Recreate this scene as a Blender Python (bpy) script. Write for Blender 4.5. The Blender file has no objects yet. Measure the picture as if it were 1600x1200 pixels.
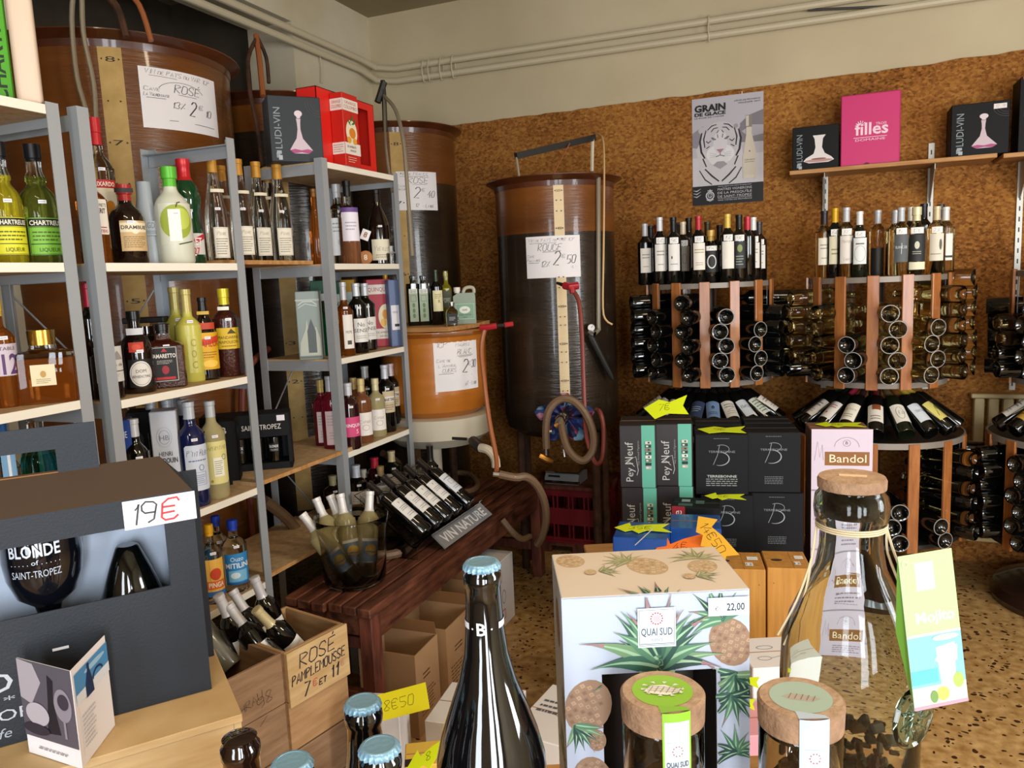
import bpy, bmesh, math, random
from mathutils import Vector as V, Matrix as M
random.seed(7)
PI = math.pi
C = bpy.context.scene.collection
S = bpy.context.scene

# ------------------------------------------------------------------ camera
YAW, PIT, ROL, FPX, CZ = 0.3912, 0.13318, -0.04331, 1222.6, 1.55
cf = V((-math.sin(YAW)*math.cos(PIT), math.cos(YAW)*math.cos(PIT), -math.sin(PIT)))
r0 = V((math.cos(YAW), math.sin(YAW), 0)); u0 = r0.cross(cf)
cr = r0*math.cos(ROL)+u0*math.sin(ROL); cu = -r0*math.sin(ROL)+u0*math.cos(ROL)
CAM = V((0, 0, CZ))
cam = bpy.data.cameras.new('camera'); camo = bpy.data.objects.new('camera', cam); C.objects.link(camo)
cam.sensor_fit = 'HORIZONTAL'; cam.sensor_width = 36; cam.lens = FPX/1600*36; cam.clip_start = .02; cam.clip_end = 60
camo.matrix_world = M(((cr.x, cu.x, -cf.x, 0), (cr.y, cu.y, -cf.y, 0), (cr.z, cu.z, -cf.z, CZ), (0, 0, 0, 1)))
S.camera = camo

# ------------------------------------------------------------------ light and exposure
S.view_settings.view_transform = 'Standard'; S.view_settings.look = 'None'
S.view_settings.gamma = 1; S.view_settings.use_curve_mapping = False
S.view_settings.exposure = 0.5
S.cycles.max_bounces = 24; S.cycles.transmission_bounces = 22; S.cycles.glossy_bounces = 5
S.cycles.diffuse_bounces = 4; S.cycles.transparent_max_bounces = 8
S.cycles.caustics_reflective = False; S.cycles.caustics_refractive = False
S.cycles.sample_clamp_indirect = 6
w = bpy.data.worlds.new('world'); S.world = w; w.use_nodes = True
w.node_tree.nodes['Background'].inputs[0].default_value = (.75, .85, 1, 1)
w.node_tree.nodes['Background'].inputs[1].default_value = 1.0
def area(name, loc, target, sx, sy, power, col):
    l = bpy.data.lights.new(name, 'AREA'); l.shape = 'RECTANGLE'; l.size = sx; l.size_y = sy
    l.energy = power; l.color = col
    o = bpy.data.objects.new(name, l); C.objects.link(o); o.location = loc
    o.rotation_euler = (V(target)-V(loc)).to_track_quat('-Z', 'Y').to_euler(); return o
# daylight through the shop front behind the camera: a glazed door and two panes, plus one side window
area('shopfront_daylight', (1.15, -1.75, 1.35), (1.15, 2, 1.15), .62, 2.0, 56, (.86, .93, 1))
area('shopfront_daylight', (2.15, -1.75, 1.45), (2.15, 2, 1.1), .62, 1.7, 56, (.86, .93, 1))
area('shopfront_daylight', (-.35, -1.75, 1.45), (-.35, 2, 1.1), .5, 1.6, 26, (.86, .93, 1))
area('side_window_daylight', (2.75, 1.3, 1.6), (-1.2, 2.2, .8), .8, 1.2, 46, (.9, .95, 1))
area('ceiling_lamp_light', (1.0, 1.6, 3.12), (1.0, 1.6, 0), 1.2, .16, 24, (1, .80, .56))
area('ceiling_lamp_light', (-.4, .2, 3.12), (-.4, .2, 0), 1.2, .16, 12, (1, .80, .56))

# ------------------------------------------------------------------ pixel -> plane (used only to read places off the photograph)
def ray(x, y): return cr*((x-800)/FPX) - cu*((y-600)/FPX) + cf
def aX(x, y, v): d = ray(x, y); return CAM + d*(v/d.x)
def aY(x, y, v): d = ray(x, y); return CAM + d*(v/d.y)
def aZ(x, y, v): d = ray(x, y); return CAM + d*((v-CZ)/d.z)
def aD(x, y, t): return CAM + ray(x, y)*t
def dep(p): return (V(p)-CAM).dot(cf)

# ------------------------------------------------------------------ materials
def lin(h):
    h = h.lstrip('#'); c = [int(h[i:i+2], 16)/255 for i in (0, 2, 4)]
    return tuple([x/12.92 if x <= .04045 else ((x+.055)/1.055)**2.4 for x in c]+[1])
MC = {}
def mat(name, col, rough=.5, metal=0, trans=0, ior=1.45, var=None, bump=None, coat=0, spec=None, emit=None, stretch=None):
    if name in MC: return MC[name]
    m = bpy.data.materials.new(name); m.use_nodes = True; MC[name] = m
    nt = m.node_tree; b = nt.nodes['Principled BSDF']; c = lin(col) if isinstance(col, str) else col
    b.inputs['Base Color'].default_value = c; b.inputs['Roughness'].default_value = rough
    b.inputs['Metallic'].default_value = metal; b.inputs['Transmission Weight'].default_value = trans
    b.inputs['IOR'].default_value = ior; b.inputs['Coat Weight'].default_value = coat
    b.inputs['Coat Roughness'].default_value = .06
    if spec is not None: b.inputs['Specular IOR Level'].default_value = spec
    tc = None
    def coords():
        t = nt.nodes.new('ShaderNodeTexCoord'); mp = nt.nodes.new('ShaderNodeMapping')
        nt.links.new(t.outputs['Object'], mp.inputs[0])
        if stretch: mp.inputs['Scale'].default_value = stretch
        return mp
    if var:                     # (second colour, scale, contrast low, contrast high)
        c2, sc, lo, hi = var; tc = coords()
        n = nt.nodes.new('ShaderNodeTexNoise'); n.inputs['Scale'].default_value = sc; n.inputs['Detail'].default_value = 6
        r = nt.nodes.new('ShaderNodeValToRGB'); nt.links.new(tc.outputs[0], n.inputs[0]); nt.links.new(n.outputs[0], r.inputs[0])
        r.color_ramp.elements[0].position = lo; r.color_ramp.elements[1].position = hi
        r.color_ramp.elements[0].color = c; r.color_ramp.elements[1].color = lin(c2)
        nt.links.new(r.outputs[0], b.inputs['Base Color'])
    if bump:                    # (scale, strength)
        tc = tc or coords()
        n = nt.nodes.new('ShaderNodeTexNoise'); n.inputs['Scale'].default_value = bump[0]; n.inputs['Detail'].default_value = 4
        k = nt.nodes.new('ShaderNodeBump'); k.inputs['Strength'].default_value = bump[1]; k.inputs['Distance'].default_value = .004
        nt.links.new(tc.outputs[0], n.inputs[0]); nt.links.new(n.outputs[0], k.inputs['Height']); nt.links.new(k.outputs[0], b.inputs['Normal'])
    return m
def ink(h, rough=.55): return MC[h] if h in MC else mat('print_'+h.lstrip('#')+('' if rough == .55 else '_g%d' % (rough*100)), h, rough)
def glass(name, col, rough=.02, ior=1.4, tr=1): return mat(name, col, rough, 0, tr, ior)

# ------------------------------------------------------------------ text outlines and a stroke alphabet for handwriting
TC = {}
def outline(s, bold=0):
    k = (s, bold)
    if k not in TC:
        cu_ = bpy.data.curves.new('t', 'FONT'); cu_.body = s; cu_.size = 1; cu_.resolution_u = 2; cu_.offset = bold*.02
        ob = bpy.data.objects.new('t', cu_); me = ob.to_mesh()
        vs = [(v.co.x, v.co.y) for v in me.vertices]; fs = [tuple(p.vertices) for p in me.polygons]
        ob.to_mesh_clear(); bpy.data.objects.remove(ob); bpy.data.curves.remove(cu_)
        x1 = max([v[0] for v in vs] or [1]); x0 = min([v[0] for v in vs] or [0])
        TC[k] = ([(v[0]-x0, v[1]) for v in vs], fs, x1-x0)
    return TC[k]
# strokes on a 4 x 6 grid
SF = {'A': '002640,1232', 'B': '0006364534023,0333424130,00', 'C': '4535160501104041', 'D': '0006364541300', 'E': '46060040,0333', 'F': '4606,0600,0333', 'G': '45351605011040423',
 'H': '0006,4046,0343', 'I': '2620', 'J': '4641301001', 'K': '0006,460340', 'L': '060040', 'M': '0006234640', 'N': '00064046', 'O': '1636454130100105 16', 'P': '000636453403', 'Q': '1636454130100105 16,2240',
 'R': '00063645340340', 'S': '45361605043241301001', 'T': '0646,2620', 'U': '06011030414 6', 'V': '062046', 'W': '0610233046', 'X': '0640,4600', 'Y': '062346,2320', 'Z': '06460040',
 '0': '1636454130100105 16', '1': '142620', '2': '05163645440040', '3': '051636453323,334130100 1', '4': '36024 2,3430', '5': '4606033342413010', '6': '36160501103041423303', '7': '06461 0',
 '8': '23051636452341301001 23', '9': '43130405163645412 0', '-': '1333', '.': '2021', '%': '0046,0515,3141', '/': '0046', '€': '45361605011030 41,0434,0232', "'": '2625', ' ': ''}
def strokes(ch):
    up = {'É': 'E', 'È': 'E', 'Î': 'I'}.get(ch, ch).upper()
    out = []
    for s in SF.get(up, '').replace(' ', '').split(','):
        p = [(int(s[i]), int(s[i+1])) for i in range(0, len(s)-1, 2)]
        if len(p) > 1: out.append(p)
    if ch in 'ÉÈé': out.append([(2, 7), (3, 8)])
    return out

class Art:
    """flat print: polygons in (u, v) with a layer number and a material"""
    def __init__(s): s.p = []; s.k = 0
    def poly(s, pts, m, same=False):
        if not same: s.k += 1
        s.p.append((list(pts), [tuple(range(len(pts)))], ink(m) if isinstance(m, str) else m, s.k)); return s
    def rect(s, x0, y0, x1, y1, m): return s.poly([(x0, y0), (x1, y0), (x1, y1), (x0, y1)], m)
    def ell(s, x, y, rx, ry, m, n=24, a0=0, a1=2*PI): return s.poly([(x+rx*math.cos(a0+(a1-a0)*i/n), y+ry*math.sin(a0+(a1-a0)*i/n)) for i in range(n if a1-a0 > 6.2 else n+1)], m)
    def line(s, pts, wd, m, same=False):
        if not same: s.k += 1
        vs, fs = [], []
        n = len(pts)
        for i, p in enumerate(pts):
            a = pts[max(0, i-1)]; b = pts[min(n-1, i+1)]; dx, dy = b[0]-a[0], b[1]-a[1]; l = math.hypot(dx, dy) or 1
            ww = wd[i] if isinstance(wd, (list, tuple)) else wd
            vs += [(p[0]-dy/l*ww/2, p[1]+dx/l*ww/2), (p[0]+dy/l*ww/2, p[1]-dx/l*ww/2)]
        for i in range(n-1): fs.append((2*i, 2*i+1, 2*i+3, 2*i+2))
        s.p.append((vs, fs, ink(m) if isinstance(m, str) else m, s.k)); return s
    def ring(s, x, y, rx, ry, wd, m, a0=0, a1=2*PI, n=24): return s.line([(x+rx*math.cos(a0+(a1-a0)*i/n), y+ry*math.sin(a0+(a1-a0)*i/n)) for i in range(n+1)], wd, m)
    def frame(s, x0, y0, x1, y1, wd, m): return s.line([(x0, y0), (x1, y0)], wd, m).line([(x1, y0), (x1, y1)], wd, m, 1).line([(x1, y1), (x0, y1)], wd, m, 1).line([(x0, y1), (x0, y0)], wd, m, 1)
    def text(s, t, x, y, h, m, al='c', w=None, rot=0, bold=0, shear=0):
        vs, fs, tw = outline(t, bold); s.k += 1
        sy = h/.70; sx = sy if w is None else w/tw
        ox = {'c': -tw*sx/2, 'l': 0, 'r': -tw*sx}[al]; c, n = math.cos(rot), math.sin(rot); out = []
        for a, b in vs:
            a, b = ox+a*sx+b*sy*shear, b*sy; out.append((x+a*c-b*n, y+a*n+b*c))
        s.p.append((out, fs, ink(m) if isinstance(m, str) else m, s.k)); return s
    def hand(s, t, x, y, h, m, wd=None, al='l', w=None, rot=0, shear=.18, small=.72):
        s.k += 1; wd = wd or h*.06; c, n = math.cos(rot), math.sin(rot); rr = random.Random(t); adv = 0; paths = []
        for ch in t:
            k = 1 if (ch.isupper() or not ch.isalpha()) else small
            for st in strokes(ch):
                paths.append([(adv+(px*k+rr.uniform(-.25, .25)), py*k+rr.uniform(-.25, .25)) for px, py in st])
            adv += (3 if ch in "I1.' " else 5.4)*k
        sc = h/6; sx = sc if w is None else w/adv
        off = {'l': 0, 'c': -adv*sx/2, 'r': -adv*sx}[al]
        for p in paths:
            q = [(off+a*sx+b*sc*shear, b*sc) for a, b in p]
            s.line([(x+a*c-b*n, y+a*n+b*c) for a, b in q], wd, m, True)
        return s
    def rows(s, x0, x1, y0, y1, n, m, wd=None, seed=1, ragged=.25):
        """lines of small print too fine to read"""
        rr = random.Random(seed); wd = wd or (y1-y0)/n*.35; s.k += 1
        for i in range(n):
            y = y1-(i+.5)*(y1-y0)/n; x = x0; e = x1-(x1-x0)*rr.uniform(0, ragged)
            while x < e:
                l = (x1-x0)*rr.uniform(.06, .16); s.line([(x, y), (min(e, x+l), y)], wd, m, True); x += l+(x1-x0)*.03
        return s

EPS = .00022
def planar(o, ux, uy, eps=EPS):
    o, ux, uy = V(o), V(ux).normalized(), V(uy).normalized(); n = ux.cross(uy)
    return lambda a, b, k: o+ux*a+uy*b+n*(k*eps)
def cyl(R, z0=0, th=0, eps=EPS, base=.0003):
    return lambda a, b, k: V(((R+base+k*eps)*math.sin(a/R+th), -(R+base+k*eps)*math.cos(a/R+th), z0+b))

class G:
    def __init__(s): s.bm = bmesh.new(); s.mats = []; s.T = M.Identity(4)
    def mi(s, m):
        if isinstance(m, str): m = MC[m] if m in MC else ink(m)
        if m not in s.mats: s.mats.append(m)
        return s.mats.index(m)
    def raw(s, vs, fs, m):
        i = s.mi(m); bv = [s.bm.verts.new(s.T @ V(v)) for v in vs]; out = []
        for f in fs:
            if len(set(f)) < 3: continue
            try: fa = s.bm.faces.new([bv[k] for k in f])
            except ValueError: continue
            fa.material_index = i; fa.smooth = True; out.append(fa)
        return bv, out
    def box(s, x0, y0, z0, x1, y1, z1, m, b=0, seg=1):
        x0, x1 = sorted((x0, x1)); y0, y1 = sorted((y0, y1)); z0, z1 = sorted((z0, z1))
        bv, fs = s.raw([(x0, y0, z0), (x1, y0, z0), (x1, y1, z0), (x0, y1, z0), (x0, y0, z1), (x1, y0, z1), (x1, y1, z1), (x0, y1, z1)],
              [(0, 3, 2, 1), (4, 5, 6, 7), (0, 1, 5, 4), (1, 2, 6, 5), (2, 3, 7, 6), (3, 0, 4, 7)], m)
        if b:
            ed = list({e for f in fs for e in f.edges}); r = bmesh.ops.bevel(s.bm, geom=ed, offset=b, segments=seg, affect='EDGES', profile=.5)
            for f in r['faces']: f.smooth = True; f.material_index = fs[0].material_index if fs[0].is_valid else s.mi(m)
        return s
    def lathe(s, prof, m, n=24, sx=1, sy=1, p=2):
        """profile (r, z) turned about z; m one material or one per segment; p>2 squares the section"""
        rings = []; vs = []; 
        for r, z in prof:
            if r < 1e-6: rings.append([len(vs)]); vs.append((0, 0, z))
            else:
                rings.append(list(range(len(vs), len(vs)+n)))
                for i in range(n):
                    a = 2*PI*i/n; c, q = math.cos(a), math.sin(a)
                    if p != 2: k = (abs(c)**p+abs(q)**p)**(-1/p); c, q = c*k, q*k
                    vs.append((r*c*sx, r*q*sy, z))
        bv = [s.bm.verts.new(s.T @ V(v)) for v in vs]
        for j in range(len(prof)-1):
            A, B = rings[j], rings[j+1]; mm = s.mi(m[min(j, len(m)-1)] if isinstance(m, (list, tuple)) else m)
            for i in range(n):
                k = (i+1) % n
                if len(A) == 1 and len(B) == 1: break
                q = [A[0], B[k], B[i]] if len(A) == 1 else ([A[i], A[k], B[0]] if len(B) == 1 else [A[i], A[k], B[k], B[i]])
                try: f = s.bm.faces.new([bv[t] for t in q])
                except ValueError: continue
                f.material_index = mm; f.smooth = True
        return s
    def tube(s, pts, r, m, n=8, closed=False, smooth=0):
        P = [V(p) for p in pts]
        if smooth:
            Q = []; L = len(P); rng = range(L if closed else L-1)
            for i in rng:
                a, b, c, d = (P[(i-1) % L], P[i], P[(i+1) % L], P[(i+2) % L]) if closed else (P[max(i-1, 0)], P[i], P[i+1], P[min(i+2, L-1)])
                for k in range(smooth):
                    t = k/smooth; Q.append(.5*((2*b)+(c-a)*t+(2*a-5*b+4*c-d)*t*t+(3*b-a-3*c+d)*t**3))
            if not closed: Q.append(P[-1])
            if isinstance(r, (list, tuple)): r = [r[min(len(r)-1, int(i/smooth))] for i in range(len(Q))]
            P = Q
        L = len(P); up = None; rings = []
        for i in range(L):
            t = (P[(i+1) % L]-P[i-1]) if closed else (P[min(i+1, L-1)]-P[max(i-1, 0)])
            t = t.normalized() if t.length > 1e-9 else V((0, 0, 1))
            if up is None: up = t.orthogonal().normalized()
            up = (up-t*up.dot(t)); up = up.normalized() if up.length > 1e-6 else t.orthogonal().normalized(); sd = t.cross(up)
            rr = r[min(i, len(r)-1)] if isinstance(r, (list, tuple)) else r
            rings.append([P[i]+(up*math.cos(2*PI*k/n)+sd*math.sin(2*PI*k/n))*rr for k in range(n)])
        vs = [v for R in rings for v in R]; fs = []
        for i in range(L if closed else L-1):
            j = (i+1) % L
            for k in range(n): fs.append((i*n+k, i*n+(k+1) % n, j*n+(k+1) % n, j*n+k))
        if not closed: fs.append(tuple(reversed(range(n)))); fs.append(tuple(range((L-1)*n, L*n)))
        s.raw(vs, fs, m); return s
    def prism(s, pts, o, ux, uy, h, m, mside=None):
        """polygon in the plane (ux, uy), thickened by h along ux x uy"""
        o, ux, uy = V(o), V(ux), V(uy); n = ux.cross(uy).normalized()*h; k = len(pts)
        a = [o+ux*p[0]+uy*p[1] for p in pts]; b = [v+n for v in a]
        s.raw(a+b, [tuple(range(k, 2*k)), tuple(reversed(range(k)))], m)
        s.raw(a+b, [(i, (i+1) % k, k+(i+1) % k, k+i) for i in range(k)], mside or m); return s
    def art(s, A, f, cut=0, thick=None):
        for vs, fs, m, k in A.p:
            if cut:
                bm2 = bmesh.new(); bv = [bm2.verts.new((v[0], v[1], 0)) for v in vs]
                for q in fs:
                    try: bm2.faces.new([bv[t] for t in q])
                    except ValueError: pass
                x0 = min(v[0] for v in vs); x1 = max(v[0] for v in vs)
                if x1-x0 > cut*1.3 and len(vs) < 200:
                    x = math.ceil(x0/cut)*cut
                    while x < x1:
                        bmesh.ops.bisect_plane(bm2, geom=bm2.verts[:]+bm2.edges[:]+bm2.faces[:], plane_co=(x, 0, 0), plane_no=(1, 0, 0)); x += cut
                bm2.verts.index_update(); vs2 = [(v.co.x, v.co.y) for v in bm2.verts]; fs2 = [tuple(v.index for v in q.verts) for q in bm2.faces]; bm2.free()
            else: vs2, fs2 = vs, fs
            s.raw([f(a, b, k) for a, b in vs2], fs2, m)
        return s
    def done(s, fix=False, sharp=35):
        if fix: bmesh.ops.recalc_face_normals(s.bm, faces=s.bm.faces[:])
        me = bpy.data.meshes.new('m'); s.bm.to_mesh(me); s.bm.free()
        for m in s.mats: me.materials.append(m)
        try: me.set_sharp_from_angle(angle=math.radians(sharp))
        except Exception: pass
        return me

def tag(o, label=None, cat=None, group=None, kind=None, category=None):
    cat = cat or category
    if label: o['label'] = label
    if cat: o['category'] = cat
    if group: o['group'] = group
    if kind: o['kind'] = kind
    return o
def obj(name, g, parent=None, mx=None, fix=False, sharp=35, **k):
    me = g if isinstance(g, bpy.types.Mesh) else g.done(fix, sharp)
    me.name = name; o = bpy.data.objects.new(name, me); C.objects.link(o)
    if parent: o.parent = parent
    if mx is not None: o.matrix_local = mx if isinstance(mx, M) else M.Translation(mx)
    return tag(o, **k)
def root(name, label, cat, loc=(0, 0, 0), rz=0, group=None, mx=None):
    o = bpy.data.objects.new(name, None); o.empty_display_size = .05; C.objects.link(o)
    o.matrix_world = mx if mx is not None else M.Translation(V(loc)) @ M.Rotation(rz, 4, 'Z')
    return tag(o, label, cat, group)
def frame3(loc, up, face):
    """matrix with local z along up and local -y towards face"""
    z = V(up).normalized(); y = -V(face); y = (y-z*y.dot(z)).normalized(); x = y.cross(z)
    return M(((x.x, y.x, z.x, loc[0]), (x.y, y.y, z.y, loc[1]), (x.z, y.z, z.z, loc[2]), (0, 0, 0, 1)))
def tocam(p, off=0):
    """rotation about z that turns local -y to the camera, off radians further to the right of the picture"""
    return math.atan2(-p[0], p[1])+off
# ------------------------------------------------------------------ materials of the place
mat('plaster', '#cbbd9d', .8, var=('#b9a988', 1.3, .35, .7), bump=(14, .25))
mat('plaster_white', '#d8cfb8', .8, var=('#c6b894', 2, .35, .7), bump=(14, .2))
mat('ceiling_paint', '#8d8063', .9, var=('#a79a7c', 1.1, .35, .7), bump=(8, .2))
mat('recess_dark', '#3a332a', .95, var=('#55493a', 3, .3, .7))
mat('pipe_paint', '#c8bc9f', .45, bump=(30, .1))
mat('steel_grey', '#aeb4ba', .38, .35, bump=(40, .05)); mat('steel_dark', '#3b3a38', .5, .6)
mat('chrome', '#d0d0d0', .15, 1); mat('brass', '#b5823f', .3, 1); mat('rust', '#5a3a26', .8, .2, var=('#2e2019', 20, .3, .7))
mat('shelf_white', '#efe9da', .45); mat('shelf_wood', '#c99a63', .6, var=('#a8733d', 6, .3, .7), stretch=(1, 8, 8))
mat('chip_wood', '#c9ab84', .6, var=('#a98a62', 40, .3, .75))
mat('slat_wood', '#b06f38', .42, var=('#8a5026', 9, .3, .75), stretch=(6, 6, 1), coat=.25)
mat('slat_pale', '#b77a68', .42, var=('#a2675a', 9, .3, .75), stretch=(6, 6, 1), coat=.3)
mat('bench_wood', '#7c4a35', .5, var=('#33170f', 7, .3, .68), stretch=(5, 1, 5), bump=(25, .35), coat=.12)
mat('bench_leg_wood', '#7a4230', .6, var=('#46231a', 8, .3, .7), stretch=(5, 5, 1), bump=(25, .3))
mat('tank_resin', '#7d491c', .30, var=('#532d10', 2.2, .3, .75), coat=.25, bump=(26, .55), stretch=(.5, .5, 4))
mat('tank_dark', '#241c15', .26, var=('#35281c', 3, .3, .75), coat=.3, bump=(26, .6), stretch=(.5, .5, 4))
mat('tank_rim', '#5f3016', .35, var=('#3f1e0f', 6, .3, .7), coat=.3)
mat('tank_orange', '#bc7326', .3, var=('#a8601c', 3, .3, .7), coat=.4, bump=(50, .08), stretch=(1, 1, 3))
mat('tank_cream', '#c9c0ab', .45); mat('ruler', '#c2a060', .6, var=('#a98748', 20, .3, .8)); mat('ruler_pale', '#dfc9a0', .6)
mat('hose_red', '#7d3a30', .4); mat('hose_brown', '#6e563f', .45, bump=(150, .3)); mat('hose_clear', '#b8ab92', .25, 0, .5, 1.3)
mat('hose_orange', '#9a5a35', .4); mat('rubber_black', '#151415', .45); mat('base_brown', '#2a1a12', .35, coat=.4)
mat('crate_red', '#7c1c25', .45); mat('card_brown', '#b38e68', .8, var=('#a37c54', 4, .3, .7)); mat('card_in', '#94683f', .85)
mat('sign_paper', '#ece8ea', .6)
mat('cream_pvc', '#cdbfa8', .45)

# ------------------------------------------------------------------ cork and terrazzo
def cork():
    m = mat('cork', '#a8692c', .9); nt = m.node_tree; b = nt.nodes['Principled BSDF']; b.inputs['Specular IOR Level'].default_value = .2
    tc = nt.nodes.new('ShaderNodeTexCoord'); mp = nt.nodes.new('ShaderNodeMapping'); mp.inputs['Scale'].default_value = (1, 1, 1.35)
    nt.links.new(tc.outputs['Object'], mp.inputs[0])
    v = nt.nodes.new('ShaderNodeTexVoronoi'); v.inputs['Scale'].default_value = 75; nt.links.new(mp.outputs[0], v.inputs[0])
    n = nt.nodes.new('ShaderNodeTexNoise'); n.inputs['Scale'].default_value = 45; n.inputs['Detail'].default_value = 6; n.inputs['Roughness'].default_value = .7
    nt.links.new(mp.outputs[0], n.inputs[0])
    n2 = nt.nodes.new('ShaderNodeTexNoise'); n2.inputs['Scale'].default_value = 2.2; nt.links.new(mp.outputs[0], n2.inputs[0])
    sp = nt.nodes.new('ShaderNodeSeparateColor'); nt.links.new(v.outputs['Color'], sp.inputs[0])
    a = nt.nodes.new('ShaderNodeMath'); a.operation = 'MULTIPLY_ADD'; nt.links.new(sp.outputs[0], a.inputs[0]); a.inputs[1].default_value = .3
    k = nt.nodes.new('ShaderNodeMath'); k.operation = 'MULTIPLY_ADD'; nt.links.new(n.outputs[0], k.inputs[0]); k.inputs[1].default_value = .7; k.inputs[2].default_value = -.2
    nt.links.new(k.outputs[0], a.inputs[2])
    k2 = nt.nodes.new('ShaderNodeMath'); k2.operation = 'MULTIPLY_ADD'; nt.links.new(n2.outputs[0], k2.inputs[0]); k2.inputs[1].default_value = .4; nt.links.new(a.outputs[0], k2.inputs[2])
    r = nt.nodes.new('ShaderNodeValToRGB'); nt.links.new(k2.outputs[0], r.inputs[0])
    e = r.color_ramp.elements; e[0].position = .22; e[0].color = lin('#54330f'); e[1].position = .85; e[1].color = lin('#c08c4a')
    x = e.new(.42); x.color = lin('#8a5628'); x = e.new(.62); x.color = lin('#a57035')
    nt.links.new(r.outputs[0], b.inputs['Base Color'])
    bp = nt.nodes.new('ShaderNodeBump'); bp.inputs['Strength'].default_value = .5; bp.inputs['Distance'].default_value = .004
    nt.links.new(a.outputs[0], bp.inputs['Height']); nt.links.new(bp.outputs[0], b.inputs['Normal']); return m
cork()
def terrazzo():
    m = mat('terrazzo', '#a98650', .38); nt = m.node_tree; b = nt.nodes['Principled BSDF']
    tc = nt.nodes.new('ShaderNodeTexCoord')
    n = nt.nodes.new('ShaderNodeTexNoise'); n.inputs['Scale'].default_value = 26; n.inputs['Detail'].default_value = 5; nt.links.new(tc.outputs['Object'], n.inputs[0])
    r = nt.nodes.new('ShaderNodeValToRGB'); nt.links.new(n.outputs[0], r.inputs[0])
    r.color_ramp.elements[0].position = .3; r.color_ramp.elements[0].color = lin('#8f6a38'); r.color_ramp.elements[1].position = .7; r.color_ramp.elements[1].color = lin('#c3a06a')
    d = nt.nodes.new('ShaderNodeTexNoise'); d.inputs['Scale'].default_value = 9; nt.links.new(tc.outputs['Object'], d.inputs[0])
    mx = nt.nodes.new('ShaderNodeMix'); mx.data_type = 'VECTOR'; mx.inputs['Factor'].default_value = .07
    nt.links.new(tc.outputs['Object'], mx.inputs[4]); nt.links.new(d.outputs['Color'], mx.inputs[5])
    v = nt.nodes.new('ShaderNodeTexVoronoi'); v.inputs['Scale'].default_value = 52; v.inputs['Randomness'].default_value = 1; nt.links.new(mx.outputs[1], v.inputs[0])
    sp = nt.nodes.new('ShaderNodeSeparateColor'); nt.links.new(v.outputs['Color'], sp.inputs[0])
    th = nt.nodes.new('ShaderNodeMath'); th.operation = 'MULTIPLY'; nt.links.new(sp.outputs[1], th.inputs[0]); th.inputs[1].default_value = .5
    lt = nt.nodes.new('ShaderNodeMath'); lt.operation = 'LESS_THAN'; nt.links.new(v.outputs['Distance'], lt.inputs[0]); nt.links.new(th.outputs[0], lt.inputs[1])
    lk = nt.nodes.new('ShaderNodeMath'); lk.operation = 'GREATER_THAN'; nt.links.new(sp.outputs[0], lk.inputs[0]); lk.inputs[1].default_value = .45
    an = nt.nodes.new('ShaderNodeMath'); an.operation = 'MULTIPLY'; nt.links.new(lt.outputs[0], an.inputs[0]); nt.links.new(lk.outputs[0], an.inputs[1])
    m2 = nt.nodes.new('ShaderNodeMix'); m2.data_type = 'RGBA'; nt.links.new(an.outputs[0], m2.inputs['Factor'])
    nt.links.new(r.outputs[0], m2.inputs[6]); m2.inputs[7].default_value = lin('#3d2413'); nt.links.new(m2.outputs[2], b.inputs['Base Color']); return m
terrazzo()

# ------------------------------------------------------------------ the setting
XL, YB, ZC = -2.73, 4.5, 3.22
def struct(name, g, parent=None): return obj(name, g, parent, kind='structure')
def slab(name, *a):
    g = G(); g.box(*a); return struct(name, g)
slab('floor', -4.2, -2.2, -.1, 3.2, 4.6, 0, 'terrazzo')
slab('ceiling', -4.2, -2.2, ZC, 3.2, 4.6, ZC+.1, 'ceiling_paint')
wb = slab('wall_back', -2.73, YB, 0, 3.2, YB+.1, ZC, 'plaster')
g = G(); g.box(XL-.3, 3.71, 0, XL, YB+.1, ZC, 'plaster_white'); g.box(XL-.3, -2.2, 2.985, XL, 3.71, ZC, 'plaster_white')
struct('wall_left', g)
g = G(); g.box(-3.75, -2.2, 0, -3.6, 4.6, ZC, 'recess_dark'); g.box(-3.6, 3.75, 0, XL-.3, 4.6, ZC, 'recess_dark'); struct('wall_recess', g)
slab('wall_right', 3.1, -2.2, 0, 3.2, YB, ZC, 'plaster')
slab('wall_front', -3.6, -2.2, 0, 3.1, -2.1, ZC, 'plaster_white')
p1, p2 = aX(47, 500, -2.72), aX(76, 500, -2.72)
slab('trim_1', XL-.25, p1.y, 0, XL+.02, p2.y, 2.985, 'plaster_white')

g = G(); rr = random.Random(3); n = 110; x0, x1 = XL+.001, 3.1
top = [(x0+(x1-x0)*i/n, 2.50+rr.uniform(-.004, .004)+(.010 if 60 < i < 68 else 0)) for i in range(n+1)]
g.prism([(x0, .0)]+[(x1, .0)]+top[::-1], (0, YB, 0), (1, 0, 0), (0, 0, 1), .012, 'cork')
obj('cork_cladding', g, wb, kind='structure')

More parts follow.
